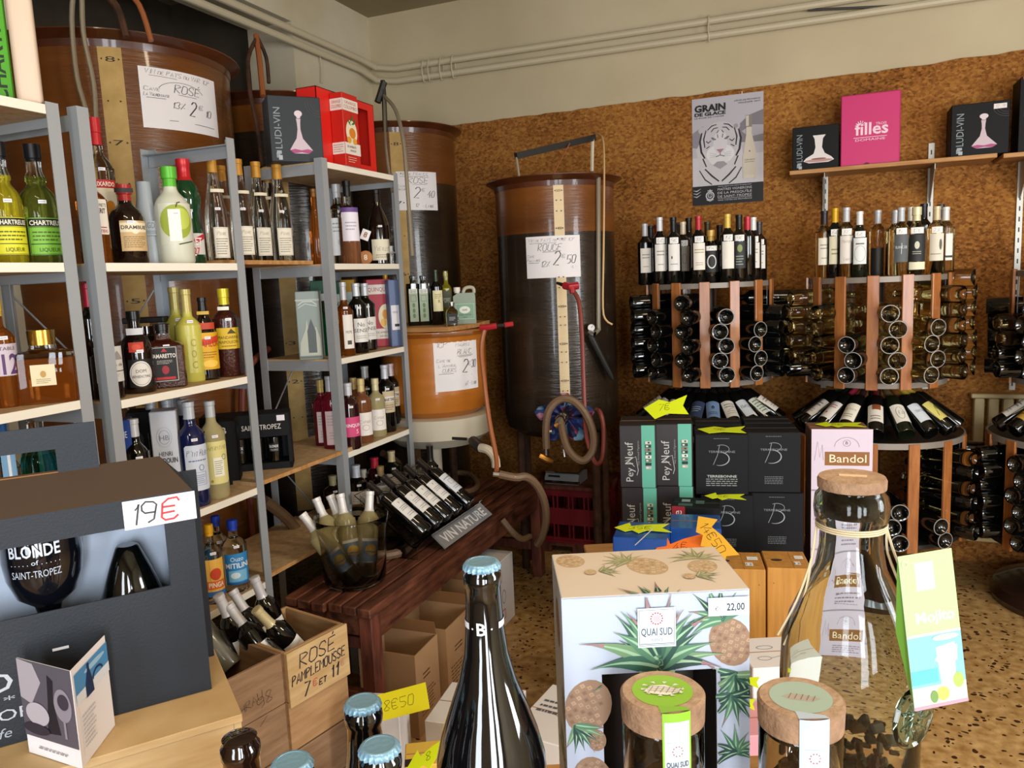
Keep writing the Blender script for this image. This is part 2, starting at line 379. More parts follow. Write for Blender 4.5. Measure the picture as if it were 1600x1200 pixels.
# painted pipes along the left wall, round the corner and along the back wall
def pipes():
    for k, (z, r, lab) in enumerate(((2.862, .019, 'lower'), (2.925, .019, 'upper'))):
        g = G(); zb = z-.075 if k == 0 else z-.065; off = .045
        zc = 2.80 if k == 0 else 2.875
        g.tube([(XL+off, -.6, z), (XL+off, 4.30, z-.005), (XL+off+.03, 4.43, zc+.02), (XL+off+.16, 4.455, zc), (0, 4.455, zc-.022), (1.7, 4.455, zc-.03), (3.05, 4.455, zc-.03)], r, 'pipe_paint', 10)
        obj('heating_pipe', g, label='%s painted pipe running round the corner under the ceiling' % lab, category='pipe', group='painted wall pipes')
    for i, x in enumerate((-2.33, -2.29, -2.21, -2.13, -.62)):
        g = G()
        zl = 2.80-.022*(x+2.6)/2.6
        g.tube([(x, 4.455+.027*math.cos(a), zl+.037+.066*math.sin(a)) for a in [2*PI*k/16 for k in range(16)]], .004, 'pipe_paint', 6, closed=True)
        obj('pipe_clip', g, label=('%s clip round both painted pipes on the back wall' % ('first', 'second', 'third', 'fourth', 'far right')[i]), category='clip', group='pipe clips')
    g = G(); g.tube([aY(*p, 4.46) for p in ((1262, 16), (1300, 14), (1345, 12), (1400, 9), (1440, 5), (1480, 0), (1520, -8))], .006, 'steel_dark', 6, smooth=3)
    obj('wall_cable', g, label='thin dark cable sagging along the upper back wall', category='cable')
    g = G(); g.tube([aX(500, 88, XL+.02), aX(503, 105, XL+.02), aX(503, 130, XL+.02)], .004, 'pipe_paint', 6)
    obj('drop_wire', g, label='short thin wire dropping from the pipes by the corner', category='wire')
pipes()
# ------------------------------------------------------------------ storage tanks
def at_cyl(cx, cy, R, px, py):
    """where the ray through a pixel meets the upright cylinder"""
    d = ray(px, py); a = d.x**2+d.y**2; b = -2*(d.x*cx+d.y*cy); c = cx*cx+cy*cy-R*R; t = (-b-math.sqrt(max(0, b*b-4*a*c)))/(2*a); return CAM+d*t
def tank(name, label, cx, cy, R, z0, z1, wall, rimm='tank_rim', level=None, wdark='tank_dark'):
    t = root(name, label, 'tank', (cx, cy, 0))
    g = G(); prof = [(0, z0), (R*.75, z0+.01), (R*.95, z0+.05), (R, z0+.12)]; m = [wdark if level else wall]*4
    n = 14
    for i in range(n+1):
        z = z0+.12+(z1-.02-z0-.12)*i/n; prof.append((R*(1+.003*math.sin(i*2.3)), z)); m.append(wdark if level and z < level else wall)
    prof = prof[:4]+prof[5:]
    g.lathe(prof+[(R-.006, z1-.02), (R-.012, z0+.3), (0, z0+.3)], m[:len(prof)-1]+['tank_rim']*3, 56); obj('vessel', g, t)
    g = G(); g.lathe([(R-.012, z1-.05), (R+.002, z1-.05), (R+.006, z1-.026), (R+.033, z1-.010), (R+.045, z1-.004), (R+.045, z1), (R+.02, z1+.004), (R-.01, z1-.004), (R-.012, z1-.05)], rimm, 56)
    obj('rim', g, t)
    return t
def scale_strip(t, cx, cy, R, px, py, z0, z1, wd, m, marks, h=.018):
    p = at_cyl(cx, cy, R, px, py); th = math.atan2(p.x-cx, -(p.y-cy)); A = Art(); A.rect(-wd/2, z0, wd/2, z1, m)
    for z, s in marks:
        if s: A.text(s, 0, z-h/2, h, '#2a1c10', w=wd*.42)
        q = wd*.42 if s else wd*.32
        for sg in (-1, 1): A.poly([(sg*q, z), (sg*(q-.007), z+.004), (sg*(q-.007), z-.004)], '#2a1c10')
    g = G(); g.art(A, cyl(R+.001, 0, th, .0004), cut=.03); obj('level_scale', g, t)
def sign(label, cx, cy, R, corners, draw, W, H, cat='sign'):
    """paper sheet taped round a tank; corners: top-left and bottom-right pixels"""
    (xa, ya), (xb, yb) = corners; p = at_cyl(cx, cy, R, (xa+xb)/2, (ya+yb)/2); a = at_cyl(cx, cy, R, xa, ya); b = at_cyl(cx, cy, R, xb, yb)
    th = math.atan2(p.x-cx, -(p.y-cy)); A = Art(); tl = -((a.z-p.z)); 
    w = abs((math.atan2(b.x-cx, -(b.y-cy))-math.atan2(a.x-cx, -(a.y-cy)))*R); h = a.z-b.z
    A.rect(0, 0, W, H, mat('sign_paper', '#ece8ea', .6)); draw(A)
    s = Art(); s.p = [([(x/W*w-w/2, y/H*h) for x, y in vs], fs, m, k) for vs, fs, m, k in A.p]
    g = G(); g.art(s, cyl(R+.0015, 0, 0, .00025), cut=.03)
    o = obj('paper_sign', g, label=label, category=cat, group='handwritten price signs'); o.location = (cx, cy, b.z); o.rotation_euler = (0, 0, th)
    return o
BK = '#1d1a22'
T1 = (-2.62, 2.40, .425); T2 = (-2.5, 3.24, .325); T3 = (-2.28, 3.95, .335); TR = (-1.32, 3.87, .30); TO = (-1.80, 3.38, .255)
t = tank('storage_tank', 'largest brown resin storage tank at the far left behind the bottle shelves', T1[0], T1[1], T1[2], .25, 2.45, 'tank_resin')
mk = [(2.36, '8'), (2.22, ''), (2.08, '7'), (1.94, ''), (1.80, '6'), (1.66, ''), (1.53, '5'), (1.46, '4'), (1.3, ''), (1.16, '3')]
scale_strip(t, *T1, 178, 150, .5, 2.40, .075, 'ruler', mk)
for i, (dx, pth) in enumerate(((0, ((117, -30), (112, 30), (120, 120), (138, 190), (150, 300))), (1, ((128, -30), (130, 50), (146, 130), (150, 200), (152, 300))))):
    g = G(); g.tube([at_cyl(*T1[:2], T1[2]+.06, *q) for q in pth], .008, 'hose_clear', 6, smooth=4)
    obj('hose', g, label=('left' if i == 0 else 'right')+' translucent hose hanging over the front of the largest tank', category='hose')
for a, k, lb in (((150, -20), (197, 50), 'dark bracket arm rising from the rim of the largest tank'), ((182, -30), (236, 56), 'bent pale pipe entering the top of the largest tank')):
    g = G(); q = [aD(a[0], a[1], 2.6), aD((a[0]+k[0])/2+8, (a[1]+k[1])/2-6, 2.6), aD(k[0], k[1]+8, 2.6)]
    g.tube(q, .012 if 'dark' in lb else .009, 'rust' if 'dark' in lb else 'hose_orange', 8, smooth=4); obj('tank_arm', g, label=lb, category='pipe')
t = tank('storage_tank', 'dark brown storage tank behind the decanter box, second from the left', *T2, .25, 2.42, 'tank_resin', level=2.1)
scale_strip(t, *T2, 462, 600, .5, 2.36, .075, 'ruler', [(2.3, '8'), (2.1, ''), (1.3, '3'), (1.12, '2'), (.95, ''), (.82, '1')])
g = G(); g.tube([aD(400, 55, 3.4), aD(405, 90, 3.35), aD(411, 150, 3.3)], .012, 'hose_orange', 8); g.tube([aD(402, 58, 3.4), aD(388, 90, 3.3), (aD(390, 140, 3.2)), aD(402, 200, 3.2), aD(410, 260, 3.2)], .009, 'rust', 8, smooth=4)
g.tube([aD(402, 58, 3.4), aD(416, 90, 3.4), aD(420, 130, 3.4)], .008, 'rust', 6, smooth=3)
obj('tank_arm', g, label='rusty bracket and hose rising over the second tank', category='pipe')
t = tank('storage_tank', 'tall dark brown tank in the wall corner with the rosé price sheet', *T3, .25, 2.38, 'tank_resin', level=1.85)
scale_strip(t, *T3, 619, 230, .5, 2.33, .065, 'ruler', [(2.27, '8'), (2.12, ''), (1.97, '7'), (1.8, ''), (1.6, '6'), (1.4, ''), (1.2, '5')])
g = G(); q = aD(600, 130, 3.75); g.tube([aD(598, 126, 3.75), aD(600, 150, 3.75), aD(602, 205, 3.75)], .012, 'steel_dark', 6)
g.tube([aD(600, 128, 3.75), aD(594, 148, 3.75), aD(590, 160, 3.75)], .016, 'steel_dark', 6)
obj('tank_arm', g, label='dark metal upright clamped to the rim of the corner tank', category='bracket')
g = G(); g.tube([aD(600, 150, 3.74), aD(618, 172, 3.6), aD(630, 220, 3.45), aD(637, 300, 3.4), aD(644, 400, 3.4)], .009, 'hose_clear', 8, smooth=4)
g.tube([aD(600, 150, 3.74), aD(603, 230, 3.5), aD(613, 300, 3.4)], .006, 'hose_clear', 6, smooth=3)
obj('hose', g, label='clear siphon hose looping down the front of the corner tank', category='hose')

# free standing tank with the red wine sheet
t = tank('storage_tank', 'round brown tank standing free against the cork wall with the rouge sheet', *TR, .74, 2.03, 'tank_resin', level=1.66)
scale_strip(t, *TR, 872, 290, .84, 2.0, .048, 'ruler_pale', [(1.955, '500'), (1.91, ''), (1.86, ''), (1.78, '400'), (1.73, ''), (1.55, ''), (1.5, ''), (1.41, '300'), (1.36, ''), (1.32, ''), (1.23, '200'), (1.19, ''), (1.14, ''), (1.05, '100'), (1.0, ''), (.95, '')], .012)
for a in (.15, 3.0, 3.6, 5.9): 
    g = G(); g.tube([(.22*math.cos(a), .22*math.sin(a), 0), (.22*math.cos(a), .22*math.sin(a), .76)], .022, 'rust', 10); obj('leg', g, t)
g = G(); g.tube([at_cyl(*TR[:2], TR[2]+.012, 935, y) for y in (275, 400, 505, 515)]+[at_cyl(*TR[:2], TR[2]+.03, 928, 522)], .011, 'hose_clear', 8, smooth=2)
obj('sight_tube', g, label='grey gauge tube running down the right of the rouge tank', category='tube')
g = G(); q = at_cyl(*TR[:2], TR[2]+.03, 924, 512); d = -ray(924, 512).normalized()
mx = frame3(q, d, (0, 0, -1)); g.T = mx; g.lathe([(0, -.008), (.017, -.008), (.02, -.002), (.02, .006), (.017, .008), (.017, .006), (0, .006)], ['steel_dark']*5+['sign_paper'], 20)
gg = obj('pressure_gauge', g, label='small round white-faced gauge clipped to the rouge tank', category='gauge')
g = G(); g.T = mx; g.art(Art().line([(0, 0), (.006, .009)], .002, '#111111'), planar((0, 0, .0066), (1, 0, 0), (0, 1, 0))); obj('needle', g, gg)
a, b = at_cyl(*TR[:2], TR[2]+.035, 921, 522), at_cyl(*TR[:2], TR[2]+.05, 957, 592)
g = G(); g.tube([a, a+(b-a)*.1, a+(b-a)*.9, b], [.012, .017, .013, .008], 'steel_dark', 10); g.tube([a+V((0, 0, .01)), a+V((.03, -.01, .0))], .012, 'chrome', 10)
obj('tap_lever', g, label='long dark lever hanging diagonally below the round gauge', category='lever')
g = G(); a, b, c2 = aD(806, 244, 3.6), aD(929, 215, 3.85), aD(932, 208, 3.85)
g.box(0, -.012, -.015, (b-a).length, .012, .015, 'steel_dark'); x = (b-a).normalized(); z = V((0, 0, 1)); y = z.cross(x).normalized(); z = x.cross(y)
mx = M(((x.x, y.x, z.x, a.x), (x.y, y.y, z.y, a.y), (x.z, y.z, z.z, a.z), (0, 0, 0, 1)))
o = root('lifting_arm', 'dark flat bar bridging above the open rouge tank', 'bracket', a); o.matrix_world = mx
obj('bar', g, o)
inv = mx.inverted()
g = G(); g.tube([inv @ aD(807, 246, 3.6), inv @ aD(811, 275, 3.6)], .006, 'hose_clear', 6); obj('post', g, o)
g = G(); g.tube([inv @ aD(926, 218, 3.84), inv @ aD(925, 268, 3.84)], .009, 'cream_pvc', 6); obj('post', g, o)
g = G(); g.tube([inv @ aD(890, 224, 3.75), inv @ aD(866, 270, 3.6)], .003, 'hose_orange', 5); obj('cord', g, o)
g = G(); g.tube([aD(934, 210, 3.83), aD(943, 222, 3.7), aD(944, 300, 3.55), aD(943, 400, 3.5), aD(942, 480, 3.5), aD(947, 500, 3.5), aD(957, 507, 3.5)], .0045, mat('cord_cream', '#c9a878', .6), 6, smooth=3)
obj('cord', g, label='thin cream cord hanging down the right side of the rouge tank', category='cord')

# signs
def s1(A):
    A.hand('VIN de PAYS du VAR IGP', .4, 6.1, .5, BK, w=5.5, rot=-.02); A.line([(.7, 5.9), (2.8, 5.85)], .04, BK)
    A.ring(3.2, 4.3, 1.9, 1.2, .04, BK, .3, 2.9); A.hand('ROSÉ', 2.5, 4.3, .9, BK, w=2.3); A.line([(2.8, 4.1), (4.4, 4.05)], .04, BK)
    A.hand('Cave', .25, 4.2, .45, BK, w=1.2); A.hand('La Valbonnaise', .2, 3.6, .4, BK, w=1.9); A.line([(.4, 3.4), (1.8, 3.4)], .04, BK)
    A.hand('13%', 2.2, 2.5, .7, BK, w=1.1); A.hand('2', 3.6, 1.9, 1.6, BK, w=.6); A.hand('€', 4.5, 2.8, .5, BK, w=.5); A.hand('10', 5.1, 2.1, .8, BK, w=.7)
    A.line([(1.9, 1.0), (2.6, 1.05)], .04, BK); A.line([(4.0, 1.0), (6, .9)], .04, BK)
sign('handwritten rosé price sheet on the largest tank', *T1, ((229, 104), (348, 218)), s1, 6.6, 6.8)
def s2(A):
    A.hand('VIN de FRANCE', .3, 5.4, .45, BK, w=3.6); A.line([(.4, 5.2), (3.4, 5.25)], .04, BK); A.hand('ROSÉ', 1.3, 4.2, .9, BK, w=2.6); A.line([(1.8, 4.0), (3.6, 4.0)], .04, BK)
    A.hand('Cave', .15, 3.6, .35, BK, w=.9); A.hand('du Luc', .15, 3.1, .35, BK, w=.9)
    A.hand('2', 1.9, 1.9, 1.6, BK, w=.8); A.hand('€', 2.9, 2.9, .5, BK, w=.5); A.hand('40', 3.6, 2.0, 1, BK, w=1); A.hand('12', 2, .5, .5, BK, w=.5); A.hand('- Litre', 2.8, .4, .5, BK, w=1.6)
sign('handwritten rosé price sheet on the tall corner tank', *T3, ((621, 268), (686, 329)), s2, 5, 6)
def s3(A):
    A.hand('VIN de PAYS du VAR IGP', .3, 5.2, .45, BK, w=6); A.line([(.5, 5.0), (4, 5.0)], .04, BK); A.hand('ROUGE', 1.6, 3.9, .95, BK, w=3.1); A.line([(2.2, 3.7), (4.4, 3.75)], .05, BK)
    A.hand('Cave', .15, 3.0, .4, BK, w=1); A.hand('Pallières', .1, 2.4, .4, BK, w=1.8); A.line([(.3, 2.2), (1.7, 2.2)], .04, BK)
    A.hand('12%', 1.9, 1.6, .8, BK, w=1.2); A.hand('2', 3.5, 1.8, 1.9, BK, w=.9); A.hand('€', 4.6, 2.8, .5, BK, w=.5); A.hand('50', 5.2, 2, 1.2, BK, w=1.2); A.hand('-L-', 5.6, 1.3, .4, BK, w=.9)
sign('handwritten rouge price sheet on the free-standing tank', *TR, ((821, 371), (907, 432)), s3, 7, 6)

# small orange tank with its plank top
t = tank('wine_tank', 'small orange tank with a cream base beside the bottle shelves', *TO, .90, 1.325, 'tank_orange', 'tank_orange')
g = G(); g.lathe([(0, .775), (TO[2]*.8, .775), (TO[2]+.004, .82), (TO[2]+.008, .90), (TO[2]+.008, .915), (TO[2]-.01, .92), (0, .92)], 'tank_cream', 48); obj('base_band', g, t)
g = G(); g.tube([(.0, -.05, .82), (.0, -.05, .62)], .035, 'cream_pvc', 14); g.tube([(.0, -.05, .64), (.0, -.05, 0)], .028, 'steel_grey', 12); obj('drain_pipe', g, t)
for a in (1.7, 3.0, 4.5):
    g = G(); g.tube([(.2*math.cos(a), .2*math.sin(a), 0), (.2*math.cos(a), .2*math.sin(a), .83)], .02, 'rust', 8); obj('leg', g, t)
q = aD(745, 695, 3.32)-V((TO[0], TO[1], 0))
g = G(); g.tube([q+V((-.04, .05, .005)), q+V((0, 0, 0)), q+V((.03, -.03, -.005))], .022, 'rubber_black', 10); g.tube([q+V((-.03, -.03, .03)), q+V((-.09, -.05, .035))], .007, 'rubber_black', 6); obj('tap', g, t)
g = G(); g.tube([q+V((.03, -.03, -.005)), q+V((.07, -.04, -.01)), q+V((.10, -.045, -.04)), q+V((.105, -.045, -.08))], .019, 'cream_pvc', 10, smooth=3); obj('spout', g, t)
def s4(A):
    A.hand('IGP', .3, 6.0, .7, BK, w=1.5); A.hand('Maures', 2.8, 6.0, .45, BK, w=2.2); A.hand('BLANC', 3, 4.9, .7, BK, w=2.2); A.line([(3, 4.7), (5.4, 4.75)], .05, BK); A.line([(3.2, 4.55), (5.2, 4.6)], .04, BK)
    A.hand('Cave de', .3, 4.0, .45, BK, w=1.8); A.hand("l'Amiral", .5, 3.3, .45, BK, w=2.4); A.hand('à CUERS', .5, 2.6, .5, BK, w=2.3); A.line([(.5, 2.4), (2.4, 2.4)], .04, BK)
    A.hand('2', 3.6, 2.4, 1.7, BK, w=.9); A.hand('€', 4.5, 3.3, .5, BK, w=.5); A.hand('30', 5.0, 3.0, 1, BK, w=.8); A.hand('- " -', 3.6, 1.8, .4, BK, w=1.6); A.hand('AT - Litre', 3.9, .6, .5, BK, w=1.9)
sign('handwritten blanc price sheet on the small orange tank', *TO, ((682, 532), (750, 604)), s4, 6.2, 7)
p1, p2, p3 = aD(641, 522, 3.2), aD(757, 512, 3.35), aD(640, 512, 3.2)
g = G(); g.prism([(-2.02, 3.12), (-1.585, 3.12), (-1.56, 3.36), (-1.60, 3.62), (-2.02, 3.62)], (0, 0, 1.33), (1, 0, 0), (0, 1, 0), .02, 'shelf_wood')
obj('plywood_board', g, label='bare plywood board laid over the small orange tank', category='board')

# hoses and taps round the free-standing tank
def hz(label, pts, r, m, cat='hose', name='hose', sm=4, n=8):
    g = G(); g.tube([aD(*p) for p in pts], r, m, n, smooth=sm); return obj(name, g, label=label, category=cat)
h = hz('thin dark red hose hanging from the red nozzle on the rouge tank', ((893, 452, 3.47), (904, 470, 3.44), (909, 520, 3.42), (912, 600, 3.4), (915, 670, 3.38), (921, 700, 3.36), (931, 724, 3.36), (941, 715, 3.38), (943, 670, 3.4), (938, 645, 3.42), (932, 640, 3.48)), .010, 'hose_red')
g = G(); g.tube([aD(870, 442, 3.5), aD(882, 446, 3.48)], [.006, .010], 'rubber_black', 8); g.tube([aD(882, 446, 3.48), aD(890, 448, 3.46), aD(903, 446, 3.47)], .017, 'hn_red' if 'hn_red' in MC else mat('hn_red', '#a31f2a', .35), 10)
g.tube([aD(893, 446, 3.46), aD(895, 458, 3.46)], .013, 'hn_red', 10)
obj('filling_nozzle', g, label='red filling nozzle clipped high on the rouge tank', category='nozzle')
hz('thick brown hose coiled in a big loop below the rouge tank', ((854, 700, 3.42), (853, 668, 3.4), (858, 640, 3.38), (875, 624, 3.37), (895, 626, 3.36), (914, 645, 3.35), (926, 675, 3.35), (926, 702, 3.35), (915, 718, 3.34), (903, 718, 3.33), (888, 703, 3.33), (880, 680, 3.34), (876, 655, 3.38)), .017, 'hose_brown')
g = G(); a = aD(876, 657, 3.39); g.tube([a+V((0, .10, .02)), a+V((0, .02, .005))], .03, 'steel_dark', 12); g.tube([a+V((0, .03, .006)), a+V((0, -.01, -.004)), a+V((0, -.03, -.02))], [.03, .028, .02], 'chrome', 14)
obj('drain_valve', g, label='ribbed chrome coupling on the outlet of the rouge tank', category='valve')
g = G(); a, b = aD(854, 672+28, 3.42), aD(854, 722, 3.42); g.tube([a, b], .011, 'chrome', 10); g.tube([aD(848, 674, 3.42), aD(862, 674, 3.42)], .009, 'chrome', 8); g.tube([aD(854, 675, 3.42), a], .011, 'chrome', 10)
obj('siphon_pipe', g, label='straight chrome pipe standing left of the coiled hose', category='pipe')
g = G(); g.tube([aD(843, 712, 3.4), aD(857, 719, 3.4), aD(866, 722, 3.38)], [.014, .013, .007], 'brass', 10); obj('brass_tap', g, label='small brass tap lying at the foot of the chrome pipe', category='tap')
g = G(); g.tube([aD(881, 695, 3.4), aD(881, 705, 3.4), aD(882, 714, 3.4)], [.012, .008, .006], 'chrome', 8); g.tube([aD(877, 706, 3.4), aD(886, 706, 3.4)], .005, 'chrome', 6); obj('small_tap', g, label='small chrome tap hanging above the scale', category='tap')
# checked cloth knotted round the outlet
def cloth():
    m = mat('checked_cloth', '#41477e', .85); nt = m.node_tree; b = nt.nodes['Principled BSDF']
    tc = nt.nodes.new('ShaderNodeTexCoord'); v = nt.nodes.new('ShaderNodeTexVoronoi'); v.inputs['Scale'].default_value = 22; v.distance = 'CHEBYCHEV'
    nt.links.new(tc.outputs['Object'], v.inputs[0]); sp = nt.nodes.new('ShaderNodeSeparateColor'); nt.links.new(v.outputs['Color'], sp.inputs[0])
    r = nt.nodes.new('ShaderNodeValToRGB'); r.color_ramp.interpolation = 'CONSTANT'; nt.links.new(sp.outputs[0], r.inputs[0])
    e = r.color_ramp.elements; e[0].color = lin('#2b3f7d'); e[1].position = .35; e[1].color = lin('#4a4f8c')
    for p, c in ((.55, '#8a3b58'), (.7, '#6f9bb8'), (.82, '#242848'), (.92, '#b07a8c')): q = e.new(p); q.color = lin(c)
    nt.links.new(r.outputs[0], b.inputs['Base Color'])
    g = G(); rr = random.Random(5); nu, nv = 26, 12; vs = []; fs = []
    for i in range(nu+1):
        a = 2*PI*i/nu      # fan of folds hanging round the outlet
        for j in range(nv+1):
            t_ = j/nv; rad = 8+t_*(33+8*math.sin(a*5)); x = 882+rad*math.cos(a); y = 650-rad*math.sin(a)*.85+t_*t_*4
            vs.append(aD(x, y, 3.42+.035*math.sin(a*9+t_*3)+.03*t_))
    for i in range(nu):
        for j in range(nv): k = i*(nv+1)+j; fs.append((k, k+1, k+nv+2, k+nv+1))
    g.raw(vs, fs, m); o = obj('cloth', g, label='blue and red checked cloth wrapped round the tank outlet', category='cloth')
    md = o.modifiers.new('s', 'SOLIDIFY'); md.thickness = .004
cloth()
hz('orange-brown hose running from the orange tank down to the bench', ((758, 512, 3.25), (752, 545, 3.25), (757, 600, 3.22), (765, 660, 3.2), (775, 712, 3.15), (776, 735, 3.1)), .010, 'hose_orange')
g = G(); g.tube([aD(750, 512, 3.25), aD(765, 511, 3.24), aD(776, 509, 3.24)], .013, 'hn_red', 8); g.tube([aD(776, 509, 3.24), aD(790, 508, 3.25)], .008, 'rubber_black', 8); g.tube([aD(788, 508, 3.25), aD(801, 506, 3.26)], .011, 'hn_red', 8)
obj('filling_nozzle', g, label='red filling nozzle resting on the rim of the orange tank', category='nozzle')
hz('brown hose with a metal tip draped over the far end of the bench', ((780, 741, 3.2), (805, 746, 3.2), (822, 745, 3.22), (838, 757, 3.25), (850, 782, 3.3), (853, 812, 3.35), (847, 838, 3.4), (840, 850, 3.45)), .017, 'hose_brown')
g = G(); g.tube([aD(770, 741, 3.19), aD(800, 745, 3.2)], .010, 'chrome', 8); g.tube([aD(800, 745, 3.2), aD(806, 746, 3.2)], .016, 'brass', 10); obj('hose_tip', g, label='metal pipe tip on the draped brown hose', category='nozzle')
def onb(label, pts, r, m):
    g = G(); g.tube([aZ(x, y, .501+r) for x, y in pts], r, m, 8, smooth=4); obj('hose', g, label=label, category='hose')
onb('brown hose loop lying on the bench behind the wine bottles', ((690, 750), (712, 739), (735, 742), (746, 756), (738, 766), (715, 770)), .015, 'hose_brown')
onb('beige ribbed hose curling on the bench beside the glass bucket', ((575, 838), (605, 834), (632, 839), (640, 850), (628, 862), (602, 868), (580, 868)), .018, 'hose_brown')
g = G(); g.tube([aX(x, y, -2.0) for x, y in ((412, 782), (430, 795), (450, 812), (472, 840), (490, 862))], .022, 'hose_brown', 8, smooth=4); obj('hose', g, label='thick grey hose running down behind the middle shelf uprights', category='hose')
g = G(); g.tube([aX(x, y, -2.14) for x, y in ((420, 545), (400, 560), (384, 585), (378, 620), (380, 680), (388, 760), (396, 840))], .013, mat('hose_rust', '#6e3527', .5), 8, smooth=4); obj('hose', g, label='rusty brown hose passing behind the shelf uprights', category='hose')
hz('grey-brown hose drooping behind the bench legs', ((785, 812, 3.5), (800, 830, 3.5), (815, 842, 3.55), (828, 838, 3.6)), .014, 'hose_brown')
g = G(); g.tube([aX(x, y, -2.05) for x, y in ((598, 708), (615, 718), (635, 735), (650, 748))], .018, 'hose_brown', 8, smooth=4); obj('hose', g, label='brown flexible hose beside the drain pipe of the orange tank', category='hose')
# ------------------------------------------------------------------ steel shelving
XF, XR = -1.75, -2.11
def shelf_unit(label, y0, y1, boards, ztop, bars, braces):
    t = root('shelf_unit', label, 'shelving', (0, 0, 0))
    for y, s in ((y0, 1), (y1, -1)):
        for x, q in ((XF, -1), (XR, 1)):
            g = G(); e_ = .0025; g.prism([(0, 0), (q*.034, 0), (q*.034, s*e_), (q*e_, s*e_), (q*e_, s*.034), (0, s*.034)], (x, y, 0), (1, 0, 0), (0, 1, 0), ztop, 'steel_grey')
            obj('upright', g, t)
        for z in bars:
            g = G(); g.prism([(s*.003, -.045), (s*.006, -.045), (s*.006, -.009), (s*.03, -.009), (s*.03, -.006), (s*.003, -.006)], (XR+.005, y, z), (0, 1, 0), (0, 0, 1), XF-XR-.01, 'steel_grey')
            obj('crossbar', g, t)
    for z in boards:
        g = G(); g.box(XF-.003, y0+.004, z-.022, XR+.003, y1-.004, z, 'chip_wood'); g.box(XF-.003, y0+.036, z-.022, XF+.001, y1-.036, z, 'shelf_white')
        obj('shelf_board', g, t)
    for a, b in braces:
        g = G(); g.tube([(XR-.004, y0 if a else y1, b), (XR-.004, y1 if a else y0, b-.62)], .003, 'steel_grey', 5); obj('brace', g, t)
    return t
Z0, Z1, Z2, Z3, Z4 = 2.012, 1.637, 1.275, .905, .58
shelf_unit('grey steel shelf unit at the left edge of the photo', .86, 1.425, (Z0, Z1, Z2+.02, Z3), 2.02, (Z0, Z1, Z2, Z3), ((1, 1.6),))
shelf_unit('grey steel shelf unit in front of the largest tank', 1.475, 2.035, (Z1, Z2, Z3, Z4), 2.025, (2.012, Z1, Z2, Z3, Z4), ((1, 1.6), (0, 1.6)))
shelf_unit('grey steel shelf unit carrying the two gift boxes on top', 2.495, 3.045, (Z0, Z1, Z2, Z3, Z4), 2.025, (Z0, Z1, Z2, Z3, Z4), ((0, 1.6), (1, .9)))
for z, lb, x0 in ((Z1+.012, 'upper bare wooden board bridging the two shelf units', -1.82), (Z3+.012, 'middle bare wooden board bridging the two shelf units', -1.755), (Z4+.012, 'lowest bare wooden board bridging the two shelf units', -1.76)):
    g = G(); g.box(x0, 2.01, z-.012, -2.10, 2.62 if z < 1.5 else 2.49, z+.002, 'shelf_wood' if z > 1.5 else 'chip_wood'); g.box(x0, 2.0401, z-.012, x0+.002, 2.49, z+.002, 'shelf_wood')
    obj('bridging_board', g, label=lb, category='board', group='boards between the shelf units')

# ------------------------------------------------------------------ slatted bench
def bench():
    t = root('bench', 'dark red slatted wooden bench carrying the glass bucket of wine', 'bench', (0, 0, 0)); x0, x1, y0, y1, h = -1.743, -1.38, 2.07, 3.72, .5
    n = 6; wd = (x1-x0)/n
    for i in range(n):
        g = G(); g.box(x0+i*wd+.004, y0-.006*(i % 3), h-.032, x0+(i+1)*wd-.004, y1, h, 'bench_wood', .004); obj('slat', g, t)
    for x in (x0+.05, x1-.032):
        g = G(); g.box(x-.012, y0+.02, h-.13, x+.012, y1-.02, h-.033, 'bench_wood', .003); obj('apron', g, t)
    for y in (y0+.03, y1-.03):
        g = G(); g.box(x0+.06, y-.012, h-.11, x1-.045, y+.012, h-.033, 'bench_wood', .003); obj('apron', g, t)
        g = G(); g.box(x0+.06, y-.015, .14, x1-.045, y+.015, .19, 'bench_leg_wood', .003); obj('stretcher', g, t)
        for x in (x0+.035, x1-.035):
            g = G(); g.box(x-.026, y-.03, 0, x+.026, y+.03, h-.033, 'bench_leg_wood', .004); obj('leg', g, t)
    g = G(); g.box(x0+.05, 2.13, .32, x1-.05, 2.16, .36, 'bench_leg_wood', .003); obj('stretcher', g, t)
bench()

# ------------------------------------------------------------------ radiator
def radiator():
    t = root('radiator', 'cream ribbed radiator on the cork wall beyond the racks', 'radiator', (.655, 4.452, 0))
    for i in range(11):
        g = G(); x = i*.062; g.box(x+.004, -.03, .16, x+.052, .03, .865, 'rad_cream' if 'rad_cream' in MC else mat('rad_cream', '#d6c08c', .45, var=('#bfa46c', 8, .3, .7)), .012, 2); obj('fin', g, t)
    for z in (.13, .865):
        g = G(); g.box(-.01, -.04, z, .70, .04, z+.022, 'rad_cream', .004); obj('rail', g, t)
radiator()

# ------------------------------------------------------------------ wall shelf with track brackets
def wall_shelf(label, x0, x1, z, brx, zl):
    t = root('wall_shelf', label, 'shelf', (x0, 4.488, z)); g = G(); g.box(0, -.24, -.02, x1-x0, -.0, 0, 'shelf_wood', .002); obj('board', g, t)
    for x in brx:
        x -= x0
        g = G(); g.box(x-.013, -.012, zl-z, x+.013, 0, .10, 'rail_white' if 'rail_white' in MC else mat('rail_white', '#b9b6ac', .4, .3)); 
        zz = zl-z+.02
        while zz < .09: g.box(x-.003, -.0128, zz, x+.003, -.0118, zz+.022, 'rubber_black'); zz += .05
        obj('track', g, t)
        g = G(); g.prism([(0, -.02), (0, -.19), (.02, -.19), (.20, -.045), (.20, -.02)], (x-.0015, -.012, 0), (0, -1, 0), (0, 0, 1), .003, 'rail_white'); obj('bracket', g, t)
wall_shelf('wooden wall shelf holding the pink box and two black boxes', -.205, .69, 2.025, (-.04, .445), .9)
